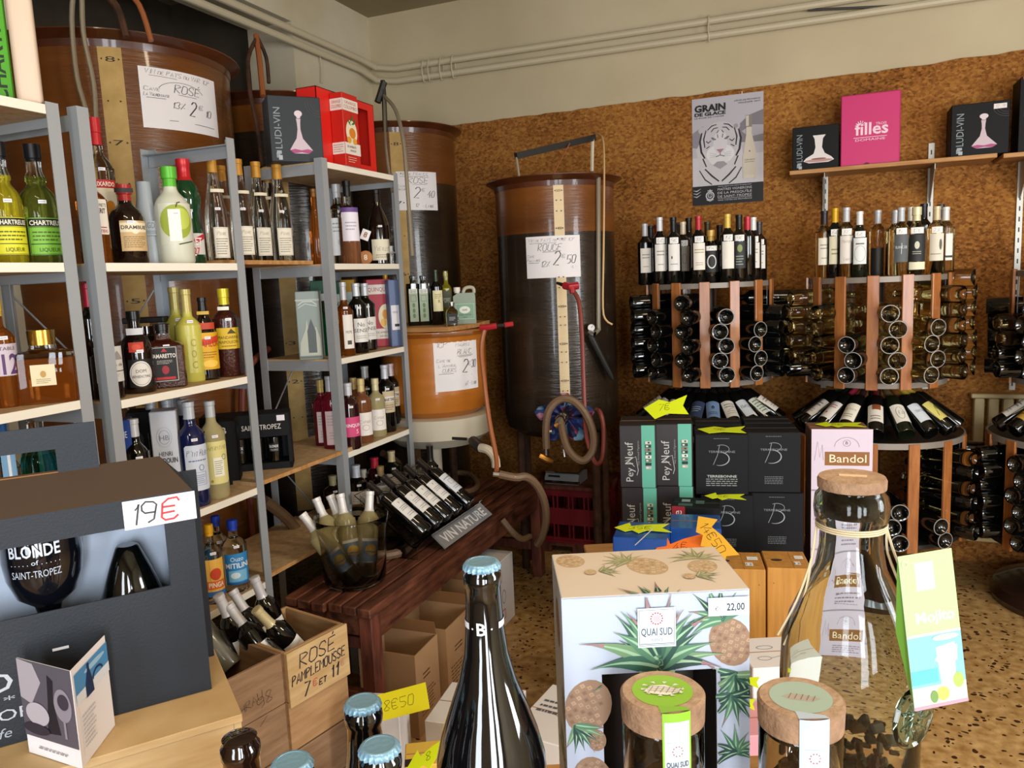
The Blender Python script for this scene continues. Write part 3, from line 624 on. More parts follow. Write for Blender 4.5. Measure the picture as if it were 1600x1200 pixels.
wall_shelf('wooden wall shelf cut off at the right edge of the photo', aY(1568, 236, 4.25).x, 1.9, 2.02, (aY(1594, 300, 4.48).x,), .9)

# ------------------------------------------------------------------ rotating bottle racks
RK = [(-.575, 4.03), (.19, 4.03), (1.035, 4.03)]
def rack_dirs(c):
    v = V((-c[0], -c[1], 0)).normalized(); return v, V((-v.y, v.x, 0))
def rack(i, label, off_u, off_l, pale):
    cx, cy = RK[i]; v, rt = rack_dirs((cx, cy)); t = root('bottle_rack', label, 'wine rack', (cx, cy, 0))
    def dirn(a): return v*math.cos(a)+rt*math.sin(a)
    def ringp(name, z0, z1, r0_, r1_, m='steel_grey'):
        g = G(); g.lathe([(r0_, z0), (r1_, z0), (r1_, z1), (r0_, z1), (r0_, z0)], m, 40); obj(name, g, t)
    g = G(); g.lathe([(0, 0), (.335, 0), (.345, .03), (.33, .07), (.25, .10), (.06, .13), (0, .13)], 'base_brown', 40); obj('base_disc', g, t)
    g = G(); g.tube([(0, 0, .1), (0, 0, 1.62)], .028, 'steel_dark', 12); obj('pole', g, t)
    # upper drum
    g = G(); g.lathe([(0, 1.468), (.298, 1.468), (.298, 1.492), (0, 1.492)], 'drum_metal' if 'drum_metal' in MC else mat('drum_metal', '#8d857c', .5, .3), 40); obj('top_disc', g, t)
    g = G(); g.lathe([(0, 1.005), (.298, 1.005), (.302, 1.03), (0, 1.03)], 'drum_metal', 40); obj('bottom_disc', g, t)
    def drum(off, z0, z1, R, n=14, short=()):
        for k in range(n):
            a = math.radians(off)+2*PI*k/n; d = dirn(a); tn = V((-d.y, d.x, 0)); c = (math.degrees(a)+180) % 360-180
            zz = z0+.24 if any(abs(c-s_) < 8 for s_ in short) else z0
            g = G(); g.T = M(((tn.x, d.x, 0, d.x*R), (tn.y, d.y, 0, d.y*R), (0, 0, 1, 0), (0, 0, 0, 1)))
            g.box(-.024, 0, zz, .024, .012, z1, 'slat_wood', .002); obj('slat', g, t)
    drum(off_u, 1.0, 1.498, .30, short=(-54, 70)); 
    g = G(); g.lathe([(0, .755), (.375, .755), (.378, .775), (0, .775)], 'rubber_black', 44); g.lathe([(.372, .752), (.379, .752), (.379, .779), (.372, .779), (.372, .752)], 'drum_metal', 44); obj('display_disc', g, t)
    g = G(); g.lathe([(0, .30), (.37, .30), (.37, .32), (0, .32)], 'steel_dark', 40); obj('bottom_disc', g, t)
    drum(off_l, .29, .775, .372)
    g = G(); g.lathe([(.028, .78), (.09, .80), (.06, .90), (.028, .93)], 'rubber_black', 24); obj('cradle', g, t)
    # wire cages that part the columns
    for (off, z0, z1, R, R2) in ((off_u, 1.03, 1.468, .285, .05), (off_l, .32, .755, .36, .10)):
        g = G()
        for k in range(14):
            a = math.radians(off)+2*PI*k/14; d = dirn(a)
            g.tube([d*R2+V((0, 0, z0+.001)), d*R+V((0, 0, z0+.001)), d*R+V((0, 0, z1-.001)), d*R2+V((0, 0, z1-.001))], .002, 'steel_grey', 4)
        o = obj('wire_cage', g, t); o['kind'] = 'stuff'
    return t
rack(0, 'round bottle rack furthest left, beside the free-standing tank', -3.5, 10, 22)
rack(1, 'round bottle rack in the middle, under the wall shelf', -3.5+1, -1, 23)
rack(2, 'round bottle rack cut off by the right edge of the photo', 4, 8, 30)

# ------------------------------------------------------------------ red bottle crate with a board, on a low pallet
def red_crate():
    x0, y0 = aY(844, 800, 4.04).x, 4.04; x1 = aY(943, 800, 4.04).x; t = root('pallet', 'low dark wooden pallet under the red bottle crate', 'pallet', (x0, y0, 0)); W = x1-x0; Dp = .36
    for i in range(5):
        g = G(); g.box(-.02, i*.075, .04, W+.06, i*.075+.06, .06, 'bench_leg_wood'); obj('plank', g, t)
    for x in (0, W*.5, W-.02):
        g = G(); g.box(x, 0, 0, x+.06, Dp, .04, 'bench_leg_wood'); obj('bearer', g, t)
    H = .31; c = root('bottle_crate', 'dark red plastic bottle crate under the kitchen scale', 'crate', (x0, y0, .061))
    def wall(w_, T):
        g = G(); g.T = T
        g.box(0, 0, 0, w_, .012, .03, 'crate_red'); g.box(0, 0, .105, w_, .012, .20, 'crate_red'); g.box(0, 0, .27, w_, .012, H, 'crate_red')
        n = 4
        for i in range(n+1):
            x = (w_-.012)*i/n
            for dx in (-.012, .012):
                if 0 <= x+dx <= w_-.012: g.box(x+dx, -.002, .0, x+dx+.008, .012, H, 'crate_red')
        g.box(-.004, -.006, .285, w_+.004, .012, H, 'crate_red'); g.box(-.004, -.006, 0, w_+.004, .012, .015, 'crate_red')
        obj('crate_side', g, c)
    wall(W, M.Identity(4)); wall(W, M.Translation((W, Dp, 0)) @ M.Rotation(PI, 4, 'Z')); wall(Dp-.024, M.Translation((W, .012, 0)) @ M.Rotation(PI/2, 4, 'Z')); wall(Dp-.024, M.Translation((0, Dp-.012, 0)) @ M.Rotation(-PI/2, 4, 'Z'))
    g = G(); g.box(.012, .012, 0, W-.012, Dp-.012, .01, 'crate_red'); obj('crate_floor', g, c)
    g = G(); g.box(-.02, -.02, 0, W+.02, Dp, .022, 'bench_leg_wood', .003); b = obj('board', g, label='worn wooden board lying on the red bottle crate', category='board'); b.location = (x0, y0, .062+H)
    zt = .062+H+.022
    p = aY(851, 745, 4.06); s = root('kitchen_scale', 'silver electronic scale standing on the board over the red crate', 'scale', (p.x, 4.06, zt+.001), -.03)
    g = G(); g.prism([(0, 0), (.16, 0), (.16, .055), (.02, .055), (0, .03)], (.20, 0, 0), (0, 1, 0), (0, 0, 1), -.20, 'steel_grey'); obj('housing', g, s)
    g = G(); g.box(-.002, -.001, 0, .202, .02, .022, 'chrome', .003); obj('foot_plate', g, s)
    g = G(); g.T = M.Translation((.02, 0, 0)); g.box(.0, .006, .0355, .07, .0075, .0485, 'rubber_black'); g.T = M.Identity(4); obj('display', g, s)
    g = G(); g.box(-.004, .015, .058, .190, .19, .066, 'chrome', .003); obj('weighing_plate', g, s)
red_crate()
# ------------------------------------------------------------------ bottles
glass('glass_clear', '#f4f6f2'); glass('glass_green', '#5f8f3a', ior=1.35); glass('liquid_pale', '#f8efc0', ior=1.3, tr=.88); glass('liquid_straw', '#f2e4a8', ior=1.22, tr=.62)
glass('liquid_yellow', '#f0df30', ior=1.33, tr=.8); glass('liquid_chartreuse', '#8f9e3c', ior=1.33, tr=.85); glass('liquid_amber', '#d2752a', ior=1.33, tr=.85); glass('liquid_rose', '#eb9a6a', ior=1.33, tr=.82)
glass('liquid_pink', '#a82a42', ior=1.33, tr=.7); glass('liquid_teal', '#2bb6c9', ior=1.36); glass('liquid_brown', '#7c3414', ior=1.36); glass('liquid_lime', '#c9cc3c', .12, ior=1.3); glass('liquid_blue', '#5b86d0', ior=1.36)
mat('dark_glass', '#060707', .05, spec=.6, coat=.5); mat('dark_green_glass', '#0c1208', .05, spec=.6, coat=.5); mat('brown_glass', '#160a07', .05, spec=.6, coat=.5)
mat('green_glass_deep', '#0a3d20', .05, spec=.6, coat=.6); mat('blue_glass_deep', '#141c46', .06, coat=.5); mat('dark_berry', '#2a0d12', .06, coat=.6); mat('frost', '#cfd0bc', .35); mat('frost_grey', '#9fa8af', .35); mat('lemon_frost', '#c2bb54', .3)
mat('rough_brown', '#3b140c', .12, coat=.6, bump=(120, .9))
def cap_m(c, metal=.15, rough=.32): return mat('cap_'+c.lstrip('#'), c, rough, metal)
PROF = {  # (radius, height) as fractions
 'bordeaux': ((.0, .02), (.62, .012), (.9, 0), (1, .02), (1, .64), (.94, .685), (.72, .735), (.46, .775), (.385, .82), (.37, .955), (.41, .96), (.41, .995), (.3, 1), (0, 1)),
 'burgundy': ((.0, .02), (.62, .012), (.9, 0), (1, .02), (1, .48), (.95, .54), (.78, .64), (.55, .73), (.38, .80), (.34, .955), (.38, .96), (.38, .995), (.28, 1), (0, 1)),
 'flute': ((.0, .02), (.62, .01), (.9, 0), (1, .02), (1, .35), (.95, .45), (.78, .58), (.56, .71), (.42, .80), (.38, .955), (.42, .96), (.42, .995), (.3, 1), (0, 1)),
 'squat': ((0, .02), (.7, .01), (.92, 0), (1, .03), (1, .5), (.96, .58), (.78, .67), (.5, .73), (.36, .78), (.34, .88), (.42, .885), (.42, .99), (.3, 1), (0, 1)),
 'spirit': ((0, .02), (.7, .01), (.92, 0), (1, .02), (1, .60), (.95, .66), (.75, .71), (.48, .745), (.38, .78), (.36, .90), (.40, .905), (.40, .99), (.3, 1), (0, 1)),
 'monk': ((0, .02), (.7, .01), (.92, 0), (1, .03), (1, .46), (.96, .54), (.8, .60), (.52, .65), (.46, .68), (.54, .70), (.52, .73), (.40, .78), (.37, .88), (.42, .885), (.42, .99), (.3, 1), (0, 1)),
 'slim': ((0, .02), (.7, .01), (.92, 0), (1, .02), (1, .56), (.95, .61), (.7, .66), (.44, .70), (.36, .74), (.35, .94), (.39, .945), (.39, .995), (.3, 1), (0, 1)),
 'waist': ((0, .02), (.7, .01), (.9, 0), (.95, .02), (.92, .30), (.76, .42), (.86, .54), (.94, .62), (.84, .72), (.55, .80), (.42, .84), (.40, .93), (.44, .94), (.44, .995), (.3, 1), (0, 1)),
 'bell': ((0, .02), (.7, .01), (.92, 0), (1, .03), (1, .12), (.93, .3), (1, .48), (.97, .56), (.8, .65), (.48, .73), (.38, .78), (.36, .9), (.4, .905), (.4, .99), (.3, 1), (0, 1)),
 'cone': ((0, .02), (.7, .01), (.95, 0), (1, .03), (.96, .2), (.80, .5), (.64, .72), (.55, .80), (.50, .99), (0, 1)),
 'decanter': ((0, .03), (.8, .02), (.97, 0), (1, .04), (1, .62), (.9, .70), (.5, .72), (.42, .74), (.42, .76), (.40, .76), (.40, .80), (.42, 1), (0, 1)),
 'oil': ((0, .02), (.7, .01), (.92, 0), (1, .02), (1, .78), (.92, .82), (.5, .845), (.38, .86), (.38, .94), (.44, .945), (.44, .99), (.3, 1), (0, 1)),
 'jug': ((0, .02), (.8, .01), (.95, 0), (1, .04), (1, .56), (.93, .68), (.74, .76), (.46, .80), (.40, .84), (.44, .86), (.44, .99), (0, 1)),
}
def rad_at(P, t):
    best = 0
    for (r1, z1), (r2, z2) in zip(P, P[1:]):
        if z1 <= t <= z2 and z2 > z1 and z1 > .015: best = r1+(r2-r1)*(t-z1)/(z2-z1)
    return best
BC = {}
def smoothp(P):
    """a finer profile on the shoulder"""
    out = [P[0]]
    for i in range(1, len(P)):
        a, b = P[i-1], P[i]
        if .4 < a[1] < .85 and b[1] < .87 and i+1 < len(P) and abs(b[0]-a[0]) > .05:
            p, q = P[i-2], P[i+1]; t = .5
            out.append(tuple(.5*((2*a[k])+(b[k]-p[k])*t+(2*p[k]-5*a[k]+4*b[k]-q[k])*t*t+(3*a[k]-p[k]-3*b[k]+q[k])*t**3) for k in (0, 1)))
        out.append(b)
    return out
def bottle_meshes(kind, R, H, body, cap=None, c0=.8, labels=(), flat=(1, 1, 2), n=24, over=None):
    """returns [(name, mesh)]; body and cap are materials; labels are (Art, height, angle)"""
    key = (kind, round(R, 4), round(H, 4), str(body), cap, c0, tuple(id(l[0]) for l in labels), flat, n, over)
    if key in BC: return BC[key]
    P = smoothp(PROF[kind]); sx, sy, pw = flat; out = []
    g = G(); m = body
    if over: m = [body if (a[1]+b[1])/2 < over[1] else over[0] for a, b in zip(P, P[1:])]
    g.lathe([(r*R, z*H) for r, z in P], m, n, sx, sy, pw); out.append(('glass_body', g.done(True)))
    if cap:
        zs = sorted({c0, 1.0} | {z for r, z in P if c0 < z < 1}); g = G()
        pr = [(max(rad_at(P, z), .30)*R+.0007, z*H) for z in zs if z < .998]; pr.append((pr[-1][0], H+.0006)); pr.append((pr[-1][0]*.85, H+.0014)); pr.append((0, H+.0014))
        g.lathe([(pr[0][0]-.0006, pr[0][1])]+pr, cap_m(cap) if cap.startswith('#') else cap, max(12, n-8)); out.append(('capsule', g.done(True)))
    for A, z, th in labels:
        g = G()
        if pw == 2 and sx == sy: g.art(A, cyl(R*sx, z, th), cut=.012)
        else: g.art(A, planar((0, -R*sy-.0008, z), (1, 0, 0), (0, 0, 1)))
        out.append(('label', g.done()))
    BC[key] = out; return out
def put_bottle(label, ms, mx, group=None, name='wine_bottle', cat='bottle'):
    t = root(name, label, cat, group=group, mx=mx)
    for nm, me in ms: 
        o = bpy.data.objects.new(nm, me); C.objects.link(o); o.parent = t
    return t
def lab(w_, h, bg='#efe9dc', items=(), price=None, r=0):
    """a wrapped label of size w_ x h metres, its foot at v = 0; items in units of w_, h"""
    A = Art()
    if r: A.poly([(-w_/2+r, 0), (w_/2-r, 0), (w_/2, r), (w_/2, h-r), (w_/2-r, h), (-w_/2+r, h), (-w_/2, h-r), (-w_/2, r)], bg)
    else: A.rect(-w_/2, 0, w_/2, h, bg)
    for it in items:
        k = it[0]
        if k == 't': A.text(it[1], it[2]*w_, it[3]*h, it[4]*h, it[5], 'c', (it[6]*w_ if len(it) > 6 and it[6] else None), bold=(it[7] if len(it) > 7 else 0))
        elif k == 'h': A.hand(it[1], it[2]*w_, it[3]*h, it[4]*h, it[5], al='c', w=(it[6]*w_ if len(it) > 6 else None))
        elif k == 'r': A.rect(it[1]*w_, it[2]*h, it[3]*w_, it[4]*h, it[5])
        elif k == 'e': A.ell(it[1]*w_, it[2]*h, it[3]*w_, it[4]*h, it[5])
        elif k == 'o': A.ring(it[1]*w_, it[2]*h, it[3]*w_, it[4]*h, it[5]*w_, it[6])
        elif k == 'f': A.frame(it[1]*w_, it[2]*h, it[3]*w_, it[4]*h, it[5]*w_, it[6])
        elif k == 'l': A.rows(it[1]*w_, it[3]*w_, it[2]*h, it[4]*h, it[5], it[6])
        elif k == 'p': A.poly([(a*w_, b*h) for a, b in it[1]], it[2])
        elif k == 'c': A.line([(a*w_, b*h) for a, b in it[1]], it[2]*w_, it[3])
    if price:  # (text, v0, v1, u offset)
        t_, v0, v1, u = price; q = w_*.36; A.rect(u*w_-q, v0, u*w_+q, v1, '#f4f2ee'); A.hand(t_, u*w_, v0+(v1-v0)*.2, (v1-v0)*.6, '#222222', al='c', w=q*1.4)
    return A
def place(label, kind, cx, by, ty, wpx, X, z, body, cap=None, c0=.8, L=None, group=None, flat=(1, 1, 2), over=None, name='bottle', off=0., n=24, extra=()):
    """upright bottle on a shelf of height z whose axis lies X metres to the left; size read off the photo"""
    P = aX(cx, by, X); y = P.y; H = aX(cx, ty, X).z-z; R = wpx/2*dep((X, y, z+H/2))/FPX
    labels = []
    if L: A, v, th = L(R, H); labels.append((A, v, th))
    for e in extra: A, v, th = e(R, H); labels.append((A, v, th))
    rz = tocam((X, y), off)
    mx = M.Translation((X, y, z+.0004)) @ M.Rotation(rz, 4, 'Z')
    t = put_bottle(label, bottle_meshes(kind, R/flat[0], H, body, cap, c0, tuple(labels), flat, n, over), mx, group, name)
    if wpx > 24 and kind not in ('cone', 'decanter', 'jug'):
        zf = .64 if kind in ('bordeaux', 'spirit', 'slim') else .50; rr_ = rad_at(PROF[kind], zf)*R/flat[0]*(flat[1] if flat[2] != 2 else 1)
        A = Art().rect(-.009, 0, .009, .0085, '#eceaf0').rows(-.007, .007, .002, .0065, 1, '#6a6a78', seed=int(cx)); g = G(); g.art(A, cyl(rr_+.0012, zf*H, .2), cut=.006); obj('price_sticker', g, [c for c in t.children if c.name.startswith('glass_body')][0])
    return t
def LB(wf, v0, v1, bg, items=(), th=.25, r=0, sq=False, price=None):
    """label given as fractions of the bottle: width in radii, heights in H"""
    def f(R, H):
        p = None
        if price: p = (price[0], (price[1]-v0)*H, (price[2]-v0)*H, price[3])
        return lab(wf*R, (v1-v0)*H, bg, items, p, r), v0*H, th
    return f

# ---- shelf unit at the left edge
g1 = 'liqueur bottles on the left-edge unit'
chl = lambda bg, w_: LB(2.1, .07, .385, '#20261a', (('r', -.49, .01, .49, .99, bg), ('r', -.47, .76, .47, .97, '#17180f'), ('t', w_, 0, .80, .12, '#e9e4cc', .86, 1), ('f', -.46, .03, .46, .74, .012, '#20261a'), ('l', -.38, .36, .38, .66, 3, '#4d5a1c'), ('c', [(-.44, .3), (.44, .3)], .02, '#20261a'), ('t', 'LIQUEUR', 0, .1, .1, '#33400f', .5)), .35)
place('yellow herbal liqueur with a bright yellow label at the photo\'s left edge', 'monk', 18, 410, 226, 50, -1.84, Z1, 'liquid_yellow', '#15171a', .86, chl('#d8d528', 'CHARTREUSE'), g1, over=('glass_clear', .72))
place('green herbal liqueur with a green and yellow label on the left-edge unit', 'monk', 71, 410, 230, 56, -1.84, Z1, 'liquid_chartreuse', '#15171a', .86, chl('#7db83c', 'CHARTREUSE'), g1, over=('glass_clear', .72))
place('amber bottle with the large 12 on a lilac label', 'spirit', 12, 638, 470, 44, -1.86, Z2+.02, 'liquid_amber', '#d8b03a', .86, LB(2.2, .30, .60, '#c9bcc9', (('t', '12', .1, .06, .62, '#5a3c6b', .5, 1), ('t', 'TABLE', .05, .80, .11, '#5a4a5a', .5))), g1, off=.1)
place('square flask of amber cognac with a gold stopper', 'decanter', 78, 638, 515, 92, -1.82, Z2+.02, 'liquid_amber', 'cap_gold' if 'cap_gold' in MC else mat('cap_gold', '#c89a3e', .2, .9) and 'cap_gold', .80, LB(.72, .25, .54, '#e8dcb8', (('e', 0, .55, .12, .16, '#c49a55'), ('l', -.3, .1, .3, .35, 3, '#9a8250'))), g1, flat=(1, .6, 6), over=('glass_clear', .6), off=-.12)
place('round blue-tinted bottle with turquoise liquid under the left-edge unit', 'jug', 63, 735, 655, 54, -1.98, Z3, 'liquid_teal', None, .8, None, g1, over=('glass_clear', .72))
place('clear bottle with a blue label strip left of the turquoise one', 'slim', 10, 735, 640, 40, -1.92, Z3, 'glass_clear', '#2d5d9b', .8, LB(1, .2, .8, '#7fb0d8', (('c', [(0, .1), (0, .9)], .2, '#e8eef4'),)), g1)

# ---- upper shelf of the unit in front of the largest tank
g2 = 'liqueur bottles on the second unit'
place('tall clear liqueur bottle with a red cap and fruit label', 'spirit', 170, 408, 190, 44, -1.93, Z1, 'glass_clear', '#c32a30', .82, LB(1.9, .18, .58, '#e9e0c4', (('r', -.5, .86, .5, 1.0, '#b8242b'), ('t', 'LUXARDO', 0, .89, .075, '#f3e6d0', .8, 1), ('r', -.4, .2, -.1, .7, '#3a3020'), ('e', .15, .55, .18, .10, '#d78b25'), ('e', .28, .40, .14, .08, '#c96c20'), ('e', .05, .38, .14, .08, '#d9a03a'), ('l', -.4, .05, .4, .16, 2, '#6a5a3a'))), g2)
place('stout amber bottle with a red hooded cap and white label', 'spirit', 153, 411, 263, 45, -1.83, Z1, 'liquid_amber', '#b3262e', .72, LB(1.3, .30, .66, '#ece6da', (('t', 'ANTOINETTE', 0, .78, .1, '#3a2420', .8), ('t', 'MERIT', 0, .6, .14, '#3a2420', .6, 1), ('c', [(-.3, .2), (.3, .2)], .05, '#b3262e'), ('t', 'POITIERS', 0, .05, .09, '#b3262e', .7)), th=.5, r=.004), g2)
place('black dumpy liqueur bottle with a red wax-like neck', 'squat', 205, 411, 291, 54, -1.84, Z1, 'brown_glass', '#a8302c', .80, LB(1.6, .16, .54, '#c7a877', (('r', -.5, .62, .5, .93, '#e4d6b4'), ('e', 0, .78, .17, .22, '#e9dcc0'), ('t', 'DRAMBUIE', 0, .72, .12, '#4a3a2a', .92, 1), ('l', -.4, .1, .4, .5, 6, '#8a7048')), .4), g2, extra=(LB(1.0, .885, .94, '#1c1210', (), .0),))
place('grey tapered metallic bottle between the black and the frosted bottles', 'cone', 236, 409, 285, 42, -1.90, Z1, 'frost_grey', None, .8, LB(.9, .35, .52, '#9fa8af', (('t', 'GD', 0, .5, .4, '#6d7880', .6), ('l', -.4, .1, .4, .35, 2, '#6d7880'))), g2)
place('frosted bottle with a green apple label and green cap', 'squat', 277, 411, 264, 55, -1.84, Z1, 'frost', '#5fb83a', .80, LB(2.0, .20, .62, mat('frost2', '#cfd0bc', .35) and 'frost2', (('e', 0, .55, .46, .42, '#9aa83a'), ('e', .1, .62, .3, .26, '#b9c652'), ('c', [(0, .9), (.04, 1.0), (.12, 1.02)], .04, '#5a4a20'), ('r', -.22, .08, .1, .85, '#eef0e4'), ('c', [(.0, .0), (.45, .08)], .035, '#4a4d3a')), .2), g2)
place('waisted dark green mint bottle with a red cap', 'waist', 300, 410, 252, 46, -1.92, Z1, 'green_glass_deep', '#c4262c', .80, LB(1.4, .1, .30, '#d8d2cc', (('p', [(-.5, .3), (.5, .75), (.5, 1.0), (-.5, .6)], '#c4262c'), ('t', 'GET', 0, .45, .34, '#f2eeea', .6, 1), ('t', '27', 0, .02, .3, '#d8302c', .3, 1)), .4), g2)
g3 = 'clear fruit brandy flutes with gold capsules'
evl = LB(1.35, .065, .345, '#e9e2d0', (('f', -.46, .03, .46, .97, .015, '#a69c84'), ('h', 'Poire', 0, .74, .12, '#6a604c', .6), ('l', -.38, .1, .38, .66, 7, '#8d846e')), .35)
for i, (cx, by, ty, X, w_, lb) in enumerate(((344, 405, 246, -1.90, 36, 'clear brandy flute with gold cap just left of the second unit\'s front upright'), (383, 404, 252, -1.93, 36, 'clear brandy flute with gold cap just right of the second unit\'s front upright'), (411, 404, 256, -1.98, 35, 'clear brandy flute standing half behind the others on the bridging board'), (428, 405, 264, -2.07, 33, 'rear clear brandy flute showing only its gold cap between its neighbours'), (443, 404, 259, -1.94, 36, 'last clear brandy flute before the empty end of the bridging board'), (357, 405, 262, -2.04, 34, 'clear brandy flute hidden behind the second unit\'s upright'))):
    place(lb, 'flute', cx, by, ty, w_, X, (Z1 if cx < 370 and X > -2.0 else Z1+.014), 'glass_clear', '#c08a34', .845, evl, g3, extra=(LB(1.2, .66, .69, '#ddd3b8', (), .3),))

# ---- middle shelf of the second unit
place('tall dark bottle with a red cap half hidden by the left upright', 'bordeaux', 156, 622, 443, 40, -1.86, Z2, 'dark_glass', '#a81f35', .80, None, g2)
place('dark coffee liqueur with a white mountain-view label', 'spirit', 172, 622, 520, 46, -1.82, Z2, 'brown_glass', '#191718', .8, LB(2.1, .26, .80, '#d9d6d0', (('p', [(-.45, .62), (-.2, .85), (0, .7), (.2, .88), (.45, .62)], '#9b9a95'), ('t', 'Creme de', 0, .44, .09, '#45413c', .8), ('c', [(-.46, .3), (.46, .3)], .03, '#45413c'), ('h', 'Caf', 0, .12, .12, '#45413c', .5)), .35), g2)
place('slender black bottle with a silver neck band, red seal and round white label', 'bell', 220, 612, 486, 48, -1.83, Z2, 'brown_glass', '#111111', .88, LB(1.5, .08, .42, '#121110', (('e', 0, .48, .46, .46, '#d9d4cc'), ('o', 0, .48, .40, .40, .02, '#8a8780'), ('t', 'DOM', 0, .52, .12, '#55524c', .4), ('t', 'BENEDICTINE', 0, .34, .09, '#55524c', .7)), .15), g2, extra=(LB(.9, .51, .63, '#b8341f', (('e', 0, .5, .3, .3, '#cf4a2c'),), .0), LB(1.0, .72, .80, '#c9c9cc', (), .0)))
place('square almond liqueur bottle with a black and red label', 'spirit', 262, 608, 506, 60, -1.84, Z2, 'rough_brown', '#15110f', .86, LB(1.25, .10, .66, '#151213', (('f', -.46, .03, .46, .97, .03, '#b8b0a8'), ('t', 'AMARETTO', 0, .68, .11, '#e9e4dc', .86, 1), ('l', -.3, .5, .3, .62, 3, '#c0b8b0'), ('e', 0, .34, .14, .12, '#9c2430'), ('p', [(-.12, .85), (0, .95), (.12, .85)], '#b8242b'), ('r', -.36, .07, .36, .14, '#b8242b'))), g2, flat=(1, .72, 5))
o = G(); o.box(-.062, -.03, 0, .062, .03, .018, 'rubber_black', .003); P = aX(228, 592, -1.98)
o = obj('cup_stack_lid', o, label='flat black plastic lid topping a dark box behind the bottles', category='lid'); o.location = (-2.0, aX(232, 540, -2.0).y, aX(232, 504, -2.0).z); o.rotation_euler = (0, 0, .5)
place('wide dark jar standing behind the bottle with the red seal', 'jug', 232, 600, 508, 88, -2.0, Z2, 'brown_glass', None, .8, None, g2)
LM = LB(.9, .1, .5, mat('lemon2', '#c2bb54', .3) and 'lemon2', (('t', 'C', 0, .72, .2, '#9b9440', .4), ('t', 'O', 0, .42, .2, '#9b9440', .4), ('t', 'C', 0, .12, .2, '#9b9440', .4)))
place('frosted yellow lemon liqueur with a long neck, in front', 'slim', 303, 602, 452, 40, -1.86, Z2, 'lemon_frost', '#b8a860', .76, LM, g2)
place('frosted yellow lemon liqueur with a long neck, standing behind', 'slim', 285, 598, 449, 40, -1.95, Z2, 'lemon_frost', '#b8a860', .76, LM, g2)
place('brown coffee liqueur bottle with a yellow and red label', 'burgundy', 327, 597, 465, 36, -1.84, Z2, 'brown_glass', '#14110f', .84, LB(2.1, .13, .58, '#d9a51e', (('p', [(-.5, .62), (.5, .74), (.5, .92), (-.5, .8)], '#c8401e'), ('t', 'KAHLUA', 0, .62, .16, '#b02a1a', .9, 1), ('l', -.3, .3, .3, .5, 3, '#8a5a10'), ('e', 0, .16, .3, .1, '#e9c14a')), .3), g2, extra=(LB(1.0, .80, .84, '#c8a440', (), 0), LB(1.5, .62, .70, '#b8401e', (), .2)))
place('dark pebbled rum bottle with a yellow cap and square yellow label', 'spirit', 361, 595, 451, 42, -1.83, Z2, 'rough_brown', '#d8c42a', .82, LB(1.75, .32, .56, '#d8b428', (('p', [(-.05, .72), (.12, .95), (.35, .72)], '#4a3c14'), ('t', 'MANDARINE', 0, .48, .14, '#5a4410', .86), ('t', 'NAPOLEON', 0, .26, .14, '#5a4410', .8), ('l', -.3, .08, .3, .2, 1, '#7a5c14')), .1), g2, extra=(LB(.8, .76, .80, '#e9e4d8', (), -.1),))

# ---- lower shelf of the second unit
g4 = 'aperitif bottles on the lower shelf of the second unit'
place('black bottle with a silver cap between the lemon box and the white box', 'bordeaux', 222, 795, 652, 38, -1.80, Z3, 'dark_glass', '#c9cdd4', .84, LB(1.6, .2, .5, '#19191c', (('t', 'CASSIS', 0, .5, .16, '#cfcfd4', .8), ('l', -.3, .2, .3, .36, 2, '#9a9aa0'))), g4)
pb = LB(1.9, .16, .60, '#ccd4e2', (('h', "P'tit Bleu", .0, .76, .13, '#2a3a6a', .85), ('l', -.36, .62, .36, .70, 1, '#6a7aa0'), ('o', .1, .5, .09, .06, .02, '#4a5a80'), ('f', -.18, .12, .26, .40, .012, '#7a86a8'), ('l', -.14, .15, .22, .36, 5, '#8a94b4')), .35, r=.006)
place('dark blue aperitif bottle with a pale blue handwritten-style label', 'bordeaux', 309, 788, 625, 42, -1.80, Z3, 'blue_glass_deep', '#b9bec6', .84, pb, g4)
place('yellow aperitif bottle with a pale yellow scalloped label', 'bordeaux', 341, 780, 624, 38, -1.80, Z3, 'liquid_straw', '#b4b7ba', .84, LB(1.95, .16, .60, '#dcd28c', (('h', 'Aperitivo', .0, .80, .12, '#8a7a30', .8), ('r', -.2, .18, .22, .62, '#ecead8'), ('l', -.16, .22, .18, .56, 7, '#8a8a70'), ('o', .25, .62, .09, .06, .02, '#4a5a80'), ('e', -.3, .08, .05, .03, '#a89838')), .3, r=.008), g4)
for i, (cx, lb) in enumerate(((250, 'silver-capped neck rising behind the white tall box'), (274, 'silver-capped neck just left of the blue bottle'), (299, 'silver-capped neck standing right behind the blue bottle'))):
    place(lb, 'bordeaux', cx, 780, 622, 38, -1.95, Z3, 'blue_glass_deep' if i else 'dark_glass', '#b9bec6', .84, None, g4)
